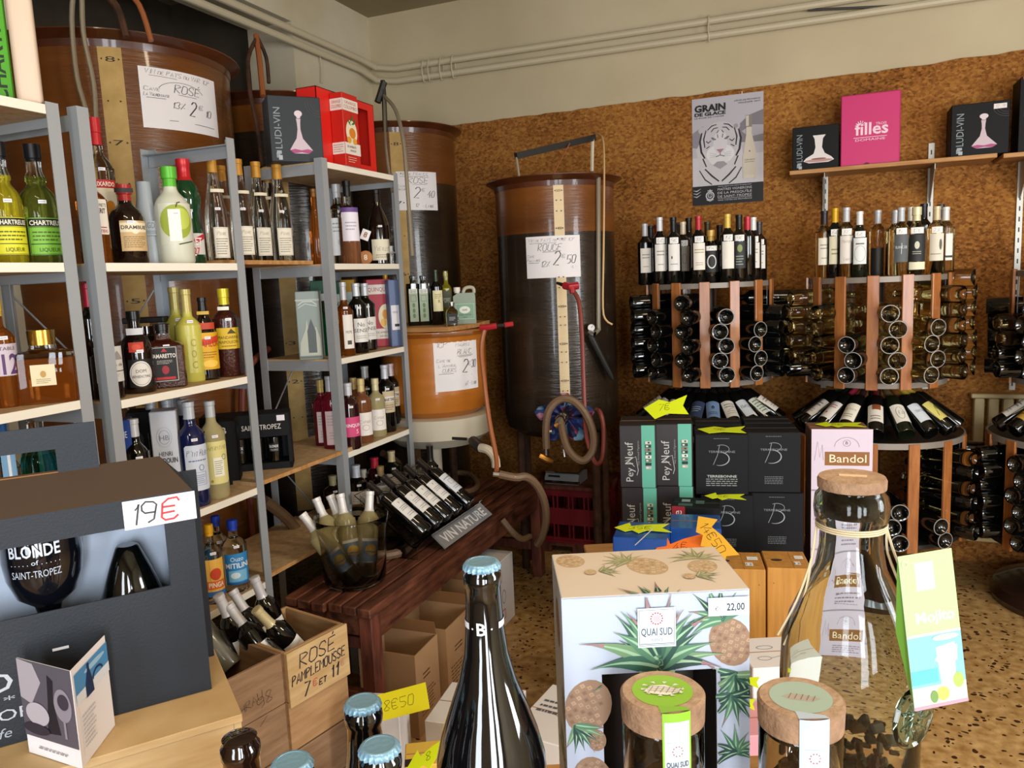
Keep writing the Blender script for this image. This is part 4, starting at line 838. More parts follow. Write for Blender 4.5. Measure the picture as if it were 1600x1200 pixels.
# ---- lowest shelf of the second unit
g5 = 'bottles on the lowest shelf of the second unit'
ml = LB(2.1, .12, .56, '#2f86c4', (('t', 'Ouzo', 0, .76, .14, '#e8f2f8', .5), ('t', 'MITILINI', 0, .54, .16, '#f2f8fb', .92, 1), ('r', -.36, .1, .36, .46, '#7cbce0'), ('e', -.1, .3, .18, .1, '#d8ecf6'), ('c', [(-.48, .04), (.48, .04)], .05, '#1b5a9a')), .15)
place('clear bottle with a blue cap and blue label, nearest the upright', 'spirit', 373, 935, 808, 38, -1.80, Z4, 'glass_clear', '#1f3fae', .86, ml, g5)
place('clear bottle with a blue cap and blue label, standing behind', 'spirit', 347, 925, 802, 32, -1.88, Z4, 'glass_clear', '#1f3fae', .86, ml, g5)
place('clear bottle with an orange sun label beside the gift carton', 'spirit', 337, 942, 815, 32, -1.80, Z4, 'glass_clear', '#d8a01c', .86, LB(2.1, .1, .58, '#e6b04a', (('e', 0, .6, .26, .16, '#c8401e'), ('r', -.5, .2, .5, .42, '#d8642a'), ('t', 'PINGA', 0, .25, .13, '#f4e6c8', .7, 1), ('r', -.5, 0, .5, .14, '#2f6aa8')), .3), g5)

# ---- right-hand unit: top inner shelf
g6 = 'bottles on the third unit'
pl_ = lambda bg='#eceae6', **k: LB(1.7, .1, .55, bg, (('l', -.4, .55, .4, .9, 4, '#a8a6a0'), ('l', -.3, .15, .3, .4, 3, '#a8a6a0')), .2)
place('tall amber bottle cut by the third unit\'s front upright', 'flute', 497, 410, 297, 20, -1.90, Z1, 'liquid_amber', '#8a5a20', .9, None, g6)
place('clear spirit bottle with a silver cap on the third unit', 'spirit', 533, 409, 290, 34, -1.90, Z1, 'glass_clear', '#c4c6c8', .84, LB(2.0, .12, .58, '#e8eaec', (('l', -.4, .6, .4, .9, 3, '#9aa2ac'), ('e', 0, .35, .2, .12, '#c2ccd4'))), g6)
place('slim pale pink bottle with a black cap on the third unit', 'slim', 549, 410, 285, 32, -1.84, Z1, 'liquid_rose', '#1c1a18', .82, LB(1.9, .28, .68, '#e9e4ee', (('r', -.5, .86, .5, 1, '#6a4a8c'), ('l', -.3, .3, .3, .6, 3, '#a8a0b8'))), g6, over=('glass_clear', .4))
place('dark champagne-shaped bottle with a cream label on the third unit', 'burgundy', 594, 409, 299, 34, -1.86, Z1, 'brown_glass', '#1d1410', .84, LB(1.9, .06, .34, '#e4dcc4', (('h', 'Vieille', 0, .45, .24, '#5a4a3a', .8), ('l', -.3, .1, .3, .3, 2, '#8a7a60'))), g6)
g = G(); g.lathe([(0, -.006), (.028, -.006), (.03, 0), (.028, .006), (0, .006)], mat('honey_disc', '#b5702a', .5), 24); g.art(Art().text('8', 0, -.010, .022, '#f2e6c8', bold=1), planar((0, 0, .0068), (1, 0, 0), (0, 1, 0)))
P = aX(571, 398, -1.85); o = obj('round_flask', g, label='round flat honey-coloured flask marked with an 8', category='flask', mx=frame3((P.x, P.y, Z1+.031), (-P.x, -P.y, 0), (0, 0, -1)))
g = G(); g.box(-.018, -.0008, -.022, .018, .0008, .022, 'sign_paper'); g.art(Art().text('8', 0, -.010, .022, '#8a5a2a', bold=1), planar((0, -.001, 0), (1, 0, 0), (0, 0, 1)))
P = aX(571, 367, -1.83); obj('neck_tag', g, label='white square tag with an 8 hanging between two bottles', category='tag', mx=M.Translation(P) @ M.Rotation(tocam(P), 4, 'Z') @ M.Rotation(.4, 4, 'Y'))
place('short silver-capped bottle at the right end of the third unit', 'slim', 613, 418, 385, 16, -1.80, Z1-.09+.09, 'glass_clear', '#c4c6c8', .6, None, g6)
# second shelf
place('orange liqueur bottle with a silver cap and white strip label', 'slim', 543, 562, 441, 28, -1.80, Z2, 'liquid_amber', '#b9bcc0', .76, LB(1.2, .1, .56, '#e6e2dc', (('t', 'PEPE', 0, .45, .08, '#6a6460', .6), ('r', -.2, .12, .2, .24, '#4a4440')), .4), g6)
nn = LB(1.9, .16, .50, '#e9e7e4', (('t', 'No', 0, .66, .18, '#55504c', .4), ('t', 'SENSE', 0, .42, .15, '#55504c', .8), ('l', -.3, .14, .3, .3, 2, '#a8a49c')), .35)
place('black bottle with silver cap on the third unit, left of a pair', 'bordeaux', 563, 560, 443, 30, -1.81, Z2, 'dark_glass', '#c4c8ce', .82, nn, g6)
place('black bottle with silver cap on the third unit, right of a pair', 'bordeaux', 576, 557, 443, 30, -1.85, Z2, 'dark_glass', '#c4c8ce', .82, nn, g6)
place('small dark bottle with a pale stopper behind the upright', 'squat', 535, 562, 505, 24, -1.83, Z2, 'dark_glass', '#d0ccc4', .86, LB(1.9, .2, .6, '#cfc8bc', (('l', -.4, .2, .4, .8, 4, '#8a3a3a'),)), g6)
place('green bottle beside the pale green pointed carton', 'bordeaux', 516, 566, 470, 34, -1.90, Z2, 'green_glass_deep', '#2a3a20', .85, None, g6)
place('tall slim yellow liqueur bottle behind the blue-grey carton', 'slim', 609, 552, 428, 20, -2.03, Z2, 'liquid_yellow', '#c8a01c', .8, None, g6)
# third shelf
ros = LB(1.8, .12, .48, '#efe9e4', (('h', 'Cirque', 0, .55, .14, '#7a4a4a', .7), ('o', .0, .35, .2, .12, .02, '#b08a8a')), .3)
place('pale rosé bottle with a gold cap on the third unit', 'spirit', 570, 700, 590, 30, -1.80, Z3, 'liquid_rose', '#cbb57c', .80, ros, g6)
place('straw white bottle with a pale cap beside the rosé bottle', 'spirit', 592, 695, 590, 28, -1.81, Z3, 'liquid_straw', '#d2c8a0', .80, ros, g6)
place('red bottle with a silver cap immediately left of the upright', 'bordeaux', 522, 708, 586, 30, -1.83, Z3, 'liquid_pink', '#b9bcc4', .80, pl_('#d8c0c4'), g6)
place('red bottle standing furthest left on that shelf with a gold cap', 'spirit', 507, 698, 592, 26, -1.90, Z3, 'liquid_pink', '#b49c5c', .82, pl_('#e2cfd0'), g6)
pk = LB(1.9, .2, .50, '#d0487c', (('t', 'RINQUIN', 0, .5, .16, '#f4e6ec', .85, 1), ('t', 'S', .2, .15, .22, '#f4e6ec', .14)), .35)
place('dark bottle with a bright pink label just right of the upright', 'bordeaux', 550, 707, 597, 32, -1.78, Z3, 'dark_berry', '#c4c6cc', .82, pk, g6)
place('tall dark bottle with a silver cap at the back of that shelf', 'bordeaux', 577, 688, 571, 28, -1.95, Z3, 'dark_glass', '#cdd0d4', .82, None, g6)
place('gold-capped bottle rising behind the rosé', 'spirit', 558, 690, 589, 26, -1.95, Z3, 'liquid_rose', '#cbb57c', .80, None, g6)
dk = LB(1.5, .3, .62, '#c8b898', (('r', -.5, .5, .5, .75, '#e6e0d4'), ('t', 'MARTINE', 0, .54, .14, '#4a3a4a', .85, 1), ('l', -.3, .1, .3, .4, 3, '#8a7a60')), .4)
place('dark bottle with beige label and silver cap near the unit\'s right end', 'bordeaux', 607, 684, 569, 28, -1.82, Z3, 'dark_glass', '#c4c8d2', .80, dk, g6)
place('dark bottle with pink-tipped cap at the unit\'s right end', 'bordeaux', 616, 680, 567, 26, -1.90, Z3, 'dark_glass', '#c9b8bc', .80, dk, g6)
# floor-level clutter behind the bucket, on the lowest boards
g7 = 'bottles behind the glass bucket'
for lb, k, cx, by, ty, w_, X, b_, c_ in (('dark bottle with a silver foil neck behind the bucket', 'bordeaux', 563, 832, 724, 32, -1.84, 'dark_glass', '#b9c0cc'), ('clear bottle with a pale screw cap behind the bucket', 'spirit', 574, 828, 731, 24, -1.92, 'dark_glass', '#c9c4b4'),
    ('bottle with a red and white neck foil behind the bucket', 'bordeaux', 592, 825, 712, 30, -1.88, 'dark_berry', '#b8283c'), ('bottle with a dull gold cap beside the red-necked one', 'spirit', 600, 822, 726, 28, -1.84, 'brown_glass', '#b49a6c'), ('bottle with a cream cap under the right end of the unit', 'bordeaux', 618, 815, 702, 28, -1.86, 'dark_green_glass', '#cfc094'), ('brown bottle with a gold cap left of the upright behind the bucket', 'spirit', 527, 850, 740, 30, -1.95, 'brown_glass', '#a8a078')):
    place(lb, k, cx, by, ty, w_, X, Z4, b_, c_, .78, pl_() if cx != 527 else None, g7)

# ---- bottles on the orange tank's plank
g8 = 'olive oil bottles on the orange tank'
zt = 1.3505
ol = LB(1.25, .08, .74, '#a9b8a0', (('r', -.5, .86, .5, 1, '#d8dcd4'), ('h', 'Olive', 0, .88, .09, '#33402c', .7), ('f', -.3, .62, .3, .8, .03, '#33402c'), ('e', 0, .5, .16, .07, '#6a8a5a'), ('e', 0, .34, .16, .07, '#6a8a5a'), ('e', 0, .18, .16, .07, '#6a8a5a')), .15)
def on_tank(label, kind, cx, ty, wpx, y, body, cap=None, c0=.8, L=None, flat=(1, 1, 2), over=None, name='bottle'):
    P = aY(cx, 500, y); H = aY(cx, ty, y).z-zt; R = wpx/2*dep(P)/FPX; labels = []
    if L: labels.append(L(R, H))
    mx = M.Translation((P.x, y, zt)) @ M.Rotation(tocam(P), 4, 'Z')
    return put_bottle(label, bottle_meshes(kind, R/flat[0], H, body, cap, c0, tuple(labels), flat, 24, over), mx, g8, name)
on_tank('square dark oil bottle with a pale green label, left of the pair', 'oil', 648, 431, 21, 3.30, 'dark_green_glass', '#14180f', .84, ol, (1, 1, 6))
on_tank('square dark oil bottle with a pale green label, right of the pair', 'oil', 664, 431, 21, 3.32, 'dark_green_glass', '#14180f', .84, ol, (1, 1, 6))
on_tank('slim dark bottle with a cream label between the oils and the small flasks', 'bordeaux', 684, 422, 21, 3.32, 'dark_glass', '#26301c', .8, LB(1.6, .25, .63, '#e4dcae', (('t', 'R', .1, .4, .16, '#6a5c2c'), ('l', -.3, .6, .3, .85, 3, '#8a7c4c'))))
on_tank('square flask of golden oil with a glass stopper', 'spirit', 700, 423, 17, 3.42, 'liquid_yellow', 'glass_clear', .84, LB(1.7, .3, .62, '#55583c', (('t', 'POIVRE', 0, .3, .3, '#e4e4d0', .8),)), (1, 1, 6))
on_tank('small clear flask with a black label in front of the golden oil', 'squat', 707, 472, 20, 3.22, 'glass_clear', '#e4e0d8', .84, LB(1.6, .1, .52, '#17181a', (('l', -.3, .3, .3, .7, 3, '#c0c0c0'),)), (1, 1, 6))
def canister():
    P = aY(727, 500, 3.36); t = root('oil_canister', 'grey-green plastic oil canister with a handle and green label', 'canister', mx=M.Translation((P.x, 3.36, zt)) @ M.Rotation(tocam(P), 4, 'Z'))
    glass('plastic_green', '#9db09a', .25, 1.25); W, H, D_ = .052, .185, .03
    g = G(); g.prism([(-W, 0), (W, 0), (W, .13), (W*.95, .145), (-W*.6, .145), (-W, .13)], (0, D_, 0), (1, 0, 0), (0, 0, 1), D_*2, mat('canister_plastic', '#7c8a72', .35)); obj('body', g, t)
    g = G(); g.tube([(-.004, 0, .144), (.004, 0, .163), (.02, 0, .170), (.04, 0, .168), (.047, 0, .158), (.047, 0, .143)], .0085, mat('canister_pale', '#b5b09c', .4), 10, smooth=3); obj('handle', g, t)
    g = G(); g.lathe([(0, .145), (.013, .145), (.013, .152), (.016, .152), (.016, .172), (0, .173)], mat('canister_cap', '#e4dcd4', .4), 20); g.T = M.Identity(4)
    o = obj('cap', g, t); o.location = (-W*.62, 0, 0)
    A = Art().rect(-.045, .02, .047, .098, '#7fa58c'); A.frame(-.041, .024, .043, .094, .0012, '#d2dcd0'); A.ell(0, .066, .026, .017, '#dfe4d8'); A.text('OLIVE', 0, .062, .008, '#33402c', w=.022, bold=1); A.text("HUILE D'OLIVE", 0, .040, .006, '#2a4a3a', w=.06); A.text('VIERGE', 0, .029, .005, '#2a4a3a', w=.02)
    g = G(); g.art(A, planar((0, -D_-.0004, 0), (1, 0, 0), (0, 0, 1))); obj('label', g, t)
canister()
# ------------------------------------------------------------------ bottles in and on the racks
NM = ('left', 'middle', 'right')
PS = ('first', 'second', 'third', 'fourth', 'fifth', 'sixth', 'seventh', 'eighth', 'ninth', 'tenth')
glass('rack_clear', '#f8eec4', .01, 1.33)
mat('punt_ring', '#9aa09c', .2)
def lying(g0, pale, ringc=None):
    """a bottle on its side, base at the origin, neck along +z"""
    k = ('lying', pale, ringc)
    if k not in BC:
        g = G(); R, H = .0385, .30; P = smoothp(PROF['bordeaux'])
        body = 'rack_clear' if pale else 'dark_glass'
        g.lathe([(0, .022)]+[(r*R, z*H) for r, z in ((.35, .06), (.62, .03), (.80, .004), (.94, .0), (1, .018))]+[(r*R, z*H) for r, z in P if z > .1], body, 20)
        ms = [('glass_body', g.done(True))]
        if ringc:
            g = G(); g.lathe([(R*.895, -.0006), (R*.945, -.0006), (R*.96, .0008)], ringc, 20); ms.append(('base_ring', g.done()))
        BC[k] = ms
    return BC[k]
mat('ring_white', '#a8a8a4', .3)
def column(i, a, zs, z0, Rb, kinds, where, zig=1, ring=None):
    """stack of lying bottles in the gap at angle a (degrees from the viewer, positive to the right)"""
    cx, cy = RK[i]; v, rt = rack_dirs((cx, cy)); d = v*math.cos(math.radians(a))+rt*math.sin(math.radians(a)); tn = V((-d.y, d.x, 0))
    for n_, kk in enumerate(kinds):
        if kk == '.': continue
        s_ = (1 if (n_+zig) % 2 else -1)*.015; z = z0+.042+n_*.0665
        p = V((cx, cy, z))+d*(Rb+random.uniform(-.008, .008))+tn*s_; pale = kk == 'c'
        mx = frame3(p, -d+V((0, 0, .02)), (0, 0, 1))
        put_bottle('%s bottle lying base-out %s from bottom, %s, %s rack' % ('clear' if pale else 'dark', PS[n_], where.replace(' of the', ',').replace(' drum', ' drum'), NM[i]), lying(0, pale, ring), mx, 'bottles lying in the racks', 'wine_bottle')
U0, L0 = 1.03, .32
s14 = 360/14; o1 = -3.5+s14/2
for k, ks, wh, z, rg in ((-3, 'dddddd', 'far left column of the upper drum', 1, None), (-2, 'ddddd', 'second column of the upper drum', 0, None), (-1, 'dddddd', 'third column of the upper drum', 1, None), (0, 'ddddd', 'fourth column of the upper drum', 1, 'ring_white'), (1, 'dddd', 'fifth column of the upper drum', 0, 'ring_white'), (2, 'ddddd', 'sixth column of the upper drum', 1, None), (3, 'dddddd', 'far right column of the upper drum', 0, None)):
    column(0, o1+k*s14, 0, U0, .385 if abs(k) < 3 else .40, ks, wh, z, rg)
o2 = o1+1
for k, ks, wh, z, rg in ((-4, 'cccccc', 'rearmost left column of the upper drum', 1, None), (-3, 'dccccc', 'far left column of the upper drum', 0, None), (-2, 'ccccc', 'second column of the upper drum', 1, None), (-1, 'ddd', 'third column of the upper drum', 0, 'ring_white'), (0, 'ccccc', 'fourth column of the upper drum', 0, 'ring_white'), (1, 'cccc', 'fifth column of the upper drum', 0, 'ring_white'), (2, 'cccccc', 'sixth column of the upper drum', 1, None), (3, 'ccccccc', 'far right column of the upper drum', 0, None)):
    column(1, o2+k*s14, 0, U0, .385 if abs(k) < 3 else .40, ks, wh, z, rg)
o3 = 4+s14/2
for k, ks, wh in ((-3, 'ddcc', 'leftmost column in view of the upper drum'), (-4, 'ddddd', 'rearmost column in view of the upper drum'), (-2, 'ddddd', 'second column in view of the upper drum')):
    column(2, o3+k*s14, 0, U0, .39, ks, wh)
for k, ks, wh in ((0, 'ddd', 'front column of the lower drum'), (1, 'dd.', 'column right of the front of the lower drum'), (2, 'dcdcdc', 'right-hand column of the lower drum'), (3, 'dddddd', 'far right column of the lower drum'), (-3, 'dddd', 'far left column of the lower drum')):
    column(1, -1+s14/2+k*s14, 0, L0, .45, ks, wh, 1, 'ring_white' if k in (0, 1) else None)
for k, ks, wh in ((-3, 'dddddd', 'rear column of the lower drum'), (-2, 'dddddd', 'left column of the lower drum'), (-1, 'dddddd', 'near column of the lower drum')):
    column(2, 8+s14/2+k*s14, 0, L0, .45, ks, wh)

def cone_display(i, items):
    cx, cy = RK[i]; v, rt = rack_dirs((cx, cy)); n_ = 0
    for a, body, cap_, bg, its, desc in items:
        d = v*math.cos(math.radians(a))+rt*math.sin(math.radians(a)); el = math.radians(35)
        base = V((cx, cy, .80+.012))+d*.358; up = -d*math.cos(el)+V((0, 0, math.sin(el)))
        mx = frame3(base, up, V((0, 0, 1))+d*.2)
        L = LB(1.9, .16, .50, bg, its, 0) if bg else None; R, H = .0375, .305
        labels = ((L(R, H)[0], .16*H, 0),) if L else ()
        put_bottle(desc, bottle_meshes('bordeaux', R, H, body, cap_, .76, labels), mx, 'bottles fanned on the rack displays', 'wine_bottle')
wl = (('l', -.35, .55, .35, .85, 2, '#6a6460'), ('l', -.3, .15, .3, .4, 2, '#a09a94'))
LM_ = 'fanned on the left rack'
cone_display(0, [(-78, 'dark_glass', '#6a4a22', '#d8cfb4', wl, 'outermost left dark bottle '+LM_), (-60, 'dark_glass', '#1a1818', '#cfc6ac', wl, 'second dark bottle from the left '+LM_), (-43, 'dark_glass', '#1a1818', '#d8cfb4', wl, 'third dark bottle from the left '+LM_), (-27, 'dark_glass', '#17171c', None, (), 'unlabelled black bottle '+LM_), (-12, 'dark_glass', '#1a1a22', '#2f3c58', (('l', -.3, .3, .3, .7, 3, '#9aa6c0'),), 'bottle with a dark blue label '+LM_), (3, 'dark_glass', '#1a1a20', '#6f8ab0', (('e', 0, .6, .1, .1, '#22304a'), ('l', -.3, .15, .3, .35, 2, '#22304a')), 'bottle with a pale blue label '+LM_), (19, 'dark_glass', '#1c1a1a', '#d6d2c8', wl+(('c', [(-.2, .4), (.2, .55)], .02, '#555555'),), 'bottle with a sketched cream label right of the blue label '+LM_), (36, 'dark_glass', '#221c1a', '#cfd6dc', (('h', 'Marceau', 0, .5, .2, '#33445a', .8), ('e', .2, .05, .2, .16, '#eceae4')), 'bottle with a handwritten pale label '+LM_), (54, 'dark_glass', '#1c1a18', '#cdd2c4', (('l', -.4, .1, .4, .9, 5, '#4a6a5a'),), 'bottle with a green-printed label '+LM_), (74, 'dark_glass', '#1c1a18', '#d8d2c8', wl, 'outermost right dark bottle '+LM_)])
LM_ = 'fanned on the middle rack'
cone_display(1, [(-76, 'dark_glass', '#2a5a3a', None, (), 'outermost left bottle with a green neck '+LM_), (-58, 'dark_glass', '#1c1a18', '#d9d2c8', wl, 'bottle with a plain cream label at the left '+LM_), (-39, 'dark_glass', '#b03048', '#dcd6ce', (('l', -.35, .6, .35, .85, 2, '#b04a50'), ('e', 0, .3, .05, .06, '#b02030')), 'bottle with a pink neck foil and red print '+LM_), (-20, 'dark_glass', '#3a2420', '#e0dac8', (('h', 'Montagne', 0, .6, .12, '#5a5040', .8), ('l', -.3, .15, .3, .4, 2, '#8a8070')), 'bottle with a cream landscape label '+LM_), (1, 'dark_glass', '#6a2020', '#ded8cc', (('l', -.3, .1, .3, .4, 2, '#6a6460'), ('r', -.2, .7, .3, 1.0, '#8a4a2a')), 'front bottle with a brown seal and white label '+LM_), (21, 'dark_green_glass', '#6a5a3a', '#e4e0d4', (('o', -.05, .5, .22, .34, .02, '#55524c'), ('h', 'Est', .05, .42, .2, '#55524c', .4)), 'bottle with a round emblem label '+LM_), (39, 'dark_glass', '#8a5a2a', '#d2dae2', (('h', 'Vert Mas', 0, .5, .16, '#2a3a5a', .7),), 'bottle with a pale blue handwritten label '+LM_), (58, 'dark_glass', '#c8a83a', '#cfc46a', (('c', [(-.3, .2), (0, .7), (.3, .3), (.1, .6)], .04, '#5a5a2a'), ('e', .1, .6, .14, .12, '#8a8a3a')), 'bottle with a yellow leafy label '+LM_), (76, 'dark_glass', '#c8a83a', None, (), 'outermost right bottle with a yellow neck '+LM_)])
LM_ = 'fanned on the right rack'
cone_display(2, [(-66, 'dark_glass', '#1c1a18', '#d6cfc4', wl, 'left bottle with a cream label '+LM_), (-46, 'dark_glass', '#a8823a', '#b08a3a', (('l', -.3, .2, .3, .7, 3, '#5a4010'),), 'bottle with a gold label '+LM_), (-26, 'dark_glass', '#1c1a18', '#d6cfc4', wl, 'bottle at the edge of the photo '+LM_)])

# bottles standing on the drums: (x, top y, depth row, kind, body, cap, label colour, price, radius factor)
def standing(i, rows, zt=1.4925):
    cx, cy = RK[i]; rk = {0: 'left', 1: 'middle'}[i]
    for k, (px, ty, row, kind, body, cap_, bg, price, its, desc) in enumerate(rows):
        y = cy+row; P = aY(px, 432, y); H = aY(px, ty, y).z-zt; R = .0375 if kind != 'squat' else .045
        labels = ()
        if bg:
            L = LB(1.55, .20, .60, bg, its, .1, price=(price, .61, .70, .0) if price else None); labels = (L(R, H),)
            labels = ((labels[0][0], labels[0][1], labels[0][2]),)
        mx = M.Translation((P.x, y, zt)) @ M.Rotation(tocam(P), 4, 'Z')
        put_bottle(desc+' on top of the %s rack' % rk, bottle_meshes(kind, R, H, body, cap_, .80, labels), mx, 'bottles standing on the racks', 'wine_bottle')
pr = (('l', -.32, .55, .32, .8, 2, '#8a8480'), ('l', -.25, .2, .25, .3, 1, '#a09a94'))
standing(0, [
 (1009, 350, -.10, 'bordeaux', 'dark_glass', '#b9bcc0', '#e6e2d8', None, pr, 'leftmost bottle with silver cap'),
 (1018, 353, -.02, 'bordeaux', 'dark_glass', '#1c1b1e', '#e6e2d8', '5€', pr, 'bottle with black cap second from the left'),
 (1028, 351, .10, 'bordeaux', 'dark_glass', '#8a2024', None, None, (), 'bottle with dark red cap behind the second one'),
 (1032, 340, -.15, 'bordeaux', 'dark_glass', '#d0d2d6', '#ebe7de', '6€', pr, 'tall bottle with silver cap and wide cream label'),
 (1053, 340, -.17, 'bordeaux', 'dark_glass', '#17171a', '#ebe8e2', '9€', (('e', -.2, .5, .05, .06, '#2a2a2a'), ('l', -.3, .2, .3, .3, 1, '#a09a94')), 'bottle with black cap and a plain white label'),
 (1060, 348, .06, 'bordeaux', 'dark_glass', '#26262a', None, None, (), 'black-capped bottle in the back row left of centre'),
 (1068, 347, -.06, 'bordeaux', 'dark_glass', '#c9b9a0', '#8f8678', '15€', (('o', .05, .5, .16, .2, .03, '#4a4238'),), 'bottle with a grey-brown emblem label'),
 (1077, 341, .02, 'bordeaux', 'dark_glass', '#141416', None, None, (), 'tall black-capped bottle just left of the red cap'),
 (1092, 338, -.20, 'bordeaux', 'dark_glass', '#b02a34', '#ece6da', '8€', (('l', -.4, .6, .4, .8, 2, '#a08a60'), ('l', -.3, .15, .3, .3, 2, '#a09a94')), 'bottle with a bright red cap and large cream label'),
 (1106, 347, .08, 'bordeaux', 'dark_green_glass', '#4a4028', None, None, (), 'olive-capped bottle behind the gold-capped dumpy one'),
 (1111, 360, -.16, 'squat', 'dark_glass', '#c09a4a', '#1a1a1c', '19€', (('o', 0, .5, .28, .30, .08, '#d8d8d4'),), 'dumpy bottle with a gold cap and round white seal'),
 (1125, 352, .10, 'bordeaux', 'dark_glass', '#1e1c1c', None, None, (), 'black-capped bottle behind the yellow-capped one'),
 (1137, 335, -.19, 'bordeaux', 'dark_glass', '#d6b652', '#e9e6dc', '15€', (('e', 0, .2, .4, .2, '#e9e6dc'),), 'bottle with a pale yellow cap and white shield label'),
 (1155, 336, -.16, 'bordeaux', 'dark_glass', '#151517', '#2c3032', '9€', (('l', -.3, .1, .3, .5, 4, '#a8b0a0'), ('e', 0, .75, .2, .14, '#8a9a5a')), 'bottle with black cap and dark printed label'),
 (1168, 339, -.10, 'bordeaux', 'dark_glass', '#b9283a', None, None, (), 'bottle with crimson cap near the right side'),
 (1177, 340, -.06, 'bordeaux', 'dark_glass', '#dcdcd8', '#e6e2da', '8€', pr, 'bottle with white cap at the right side'),
 (1186, 347, .04, 'bordeaux', 'dark_glass', '#3a3a3c', '#ece8e0', '7€', pr, 'rightmost bottle half hidden behind the white cap')])
standing(1, [
 (1287, 330, -.12, 'bordeaux', 'rack_clear', '#2a2228', '#e6e0d0', None, pr, 'leftmost clear bottle with a dark cap'),
 (1304, 326, -.14, 'bordeaux', 'dark_glass', '#d8a820', '#e2dcc0', '6€', (('l', -.3, .3, .3, .6, 2, '#8a8468'),), 'dark bottle with a bright yellow cap'),
 (1321, 325, -.17, 'bordeaux', 'rack_clear', '#b9bcc0', '#dcd6cc', '8€', (('h', 'Montus', 0, .75, .1, '#6a5a50', .7), ('h', 'Lulu', 0, .12, .1, '#6a5a50', .4)), 'clear white wine with a silver cap and tall label'),
 (1342, 331, -.19, 'burgundy', 'dark_green_glass', '#e4e2de', '#dfe3e2', '6€', (('o', 0, .4, .4, .3, .02, '#6a7a6a'), ('l', -.3, .7, .3, .85, 1, '#4a5a4a')), 'dark green champagne bottle with a white cap'),
 (1370, 329, .12, 'bordeaux', 'rack_clear', '#c9ccd0', None, None, (), 'lone clear bottle with silver cap at the back'),
 (1397, 329, -.02, 'bordeaux', 'rack_clear', '#c2c4c8', None, None, (), 'clear bottle with silver cap behind the grey label'),
 (1406, 325, -.19, 'bordeaux', 'rack_clear', '#b4b8bc', '#565b5e', '15-', (('t', 'BLANC DE', 0, .5, .1, '#d8dcdc', .8), ('c', [(.0, .3), (.02, .7)], .03, '#d8dcdc')), 'white wine with a dark grey label'),
 (1421, 324, .08, 'bordeaux', 'dark_glass', '#e2dccc', None, None, (), 'dark bottle with a white cap in the back row'),
 (1430, 324, -.17, 'squat', 'rack_clear', '#d6cfa2', '#1c1d1c', '12€', (('e', 0, .6, .14, .14, '#c8c8b8'), ('r', -.5, -.3, .5, -.02, '#e4dfc0'), ('l', -.25, .25, .25, .4, 2, '#b8b8a8')), 'white wine with a black label and cream cap'),
 (1441, 319, .10, 'bordeaux', 'dark_glass', '#24262a', '#e8e4dc', None, pr, 'dark bottle with black cap behind the black label'),
 (1461, 323, -.15, 'bordeaux', 'rack_clear', '#c8b894', '#ddd6c4', '23€', (('e', .25, .6, .1, .2, '#5a5850'), ('l', -.4, .2, .3, .3, 1, '#8a8474')), 'white wine with a beige cap and oak-leaf label'),
 (1467, 320, .06, 'bordeaux', 'rack_clear', '#2c2c30', None, None, (), 'clear bottle with a black cap in the back row'),
 (1475, 324, -.08, 'bordeaux', 'rack_clear', '#d8d8d0', '#e6e4dc', None, (('r', -.5, .1, .5, .18, '#33403a'),), 'rightmost clear bottle with a white cap')])
# ------------------------------------------------------------------ cartons and boxes
mat('card_black', '#0f1013', .6, spec=.25); mat('card_slate', '#232b31', .55); mat('card_navy', '#1d232b', .6, bump=(300, .15)); mat('card_red', '#c22318', .45); mat('card_white', '#dcd7d4', .6)
mat('card_grey', '#8f9c98', .5); mat('card_olive', '#5a5c4c', .6); mat('card_blue', '#0d4590', .3, coat=.3); mat('card_pink', '#c9236c', .5); mat('card_kraft', '#a9793f', .7, var=('#9a6c34', 5, .3, .7))
mat('card_wood', '#c18a3c', .5, var=('#a97430', 5, .3, .7), stretch=(14, 14, 1)); mat('card_green', '#16573a', .5); mat('neon_yellow', '#d6e61a', .5); mat('neon_orange', '#f0762a', .5); mat('neon_amber', '#f4b83a', .5)
mat('card_edge', '#8a5f38', .8); mat('card_taupe', '#7c5c48', .6)
FACES = {'front': lambda w, d, h: planar((0, -.0004, 0), (1, 0, 0), (0, 0, 1)), 'right': lambda w, d, h: planar((w+.0004, 0, 0), (0, 1, 0), (0, 0, 1)),
         'left': lambda w, d, h: planar((-.0004, d, 0), (0, -1, 0), (0, 0, 1)), 'top': lambda w, d, h: planar((0, 0, h+.0004), (1, 0, 0), (0, 1, 0))}
def carton(label, cat, p, rz, w_, d, h, m, arts=(), name='carton', b=.0025, group=None, flaps=True):
    t = root(name, label, cat, p, rz, group)
    g = G(); g.box(0, 0, 0, w_, d, h, m, b); obj('body', g, t)
    for f, A in arts:
        g = G(); g.art(A, FACES[f](w_, d, h)); obj('printed_'+('front', 'side', 'side', 'top')[('front', 'right', 'left', 'top').index(f)], g, t)
    if flaps:
        g = G(); g.box(.004, d*.5-.0008, h-.001, w_-.004, d*.5+.0008, h+.0012, 'card_edge' if m != 'card_black' else 'steel_dark'); obj('flap_seam', g, t)
    return t
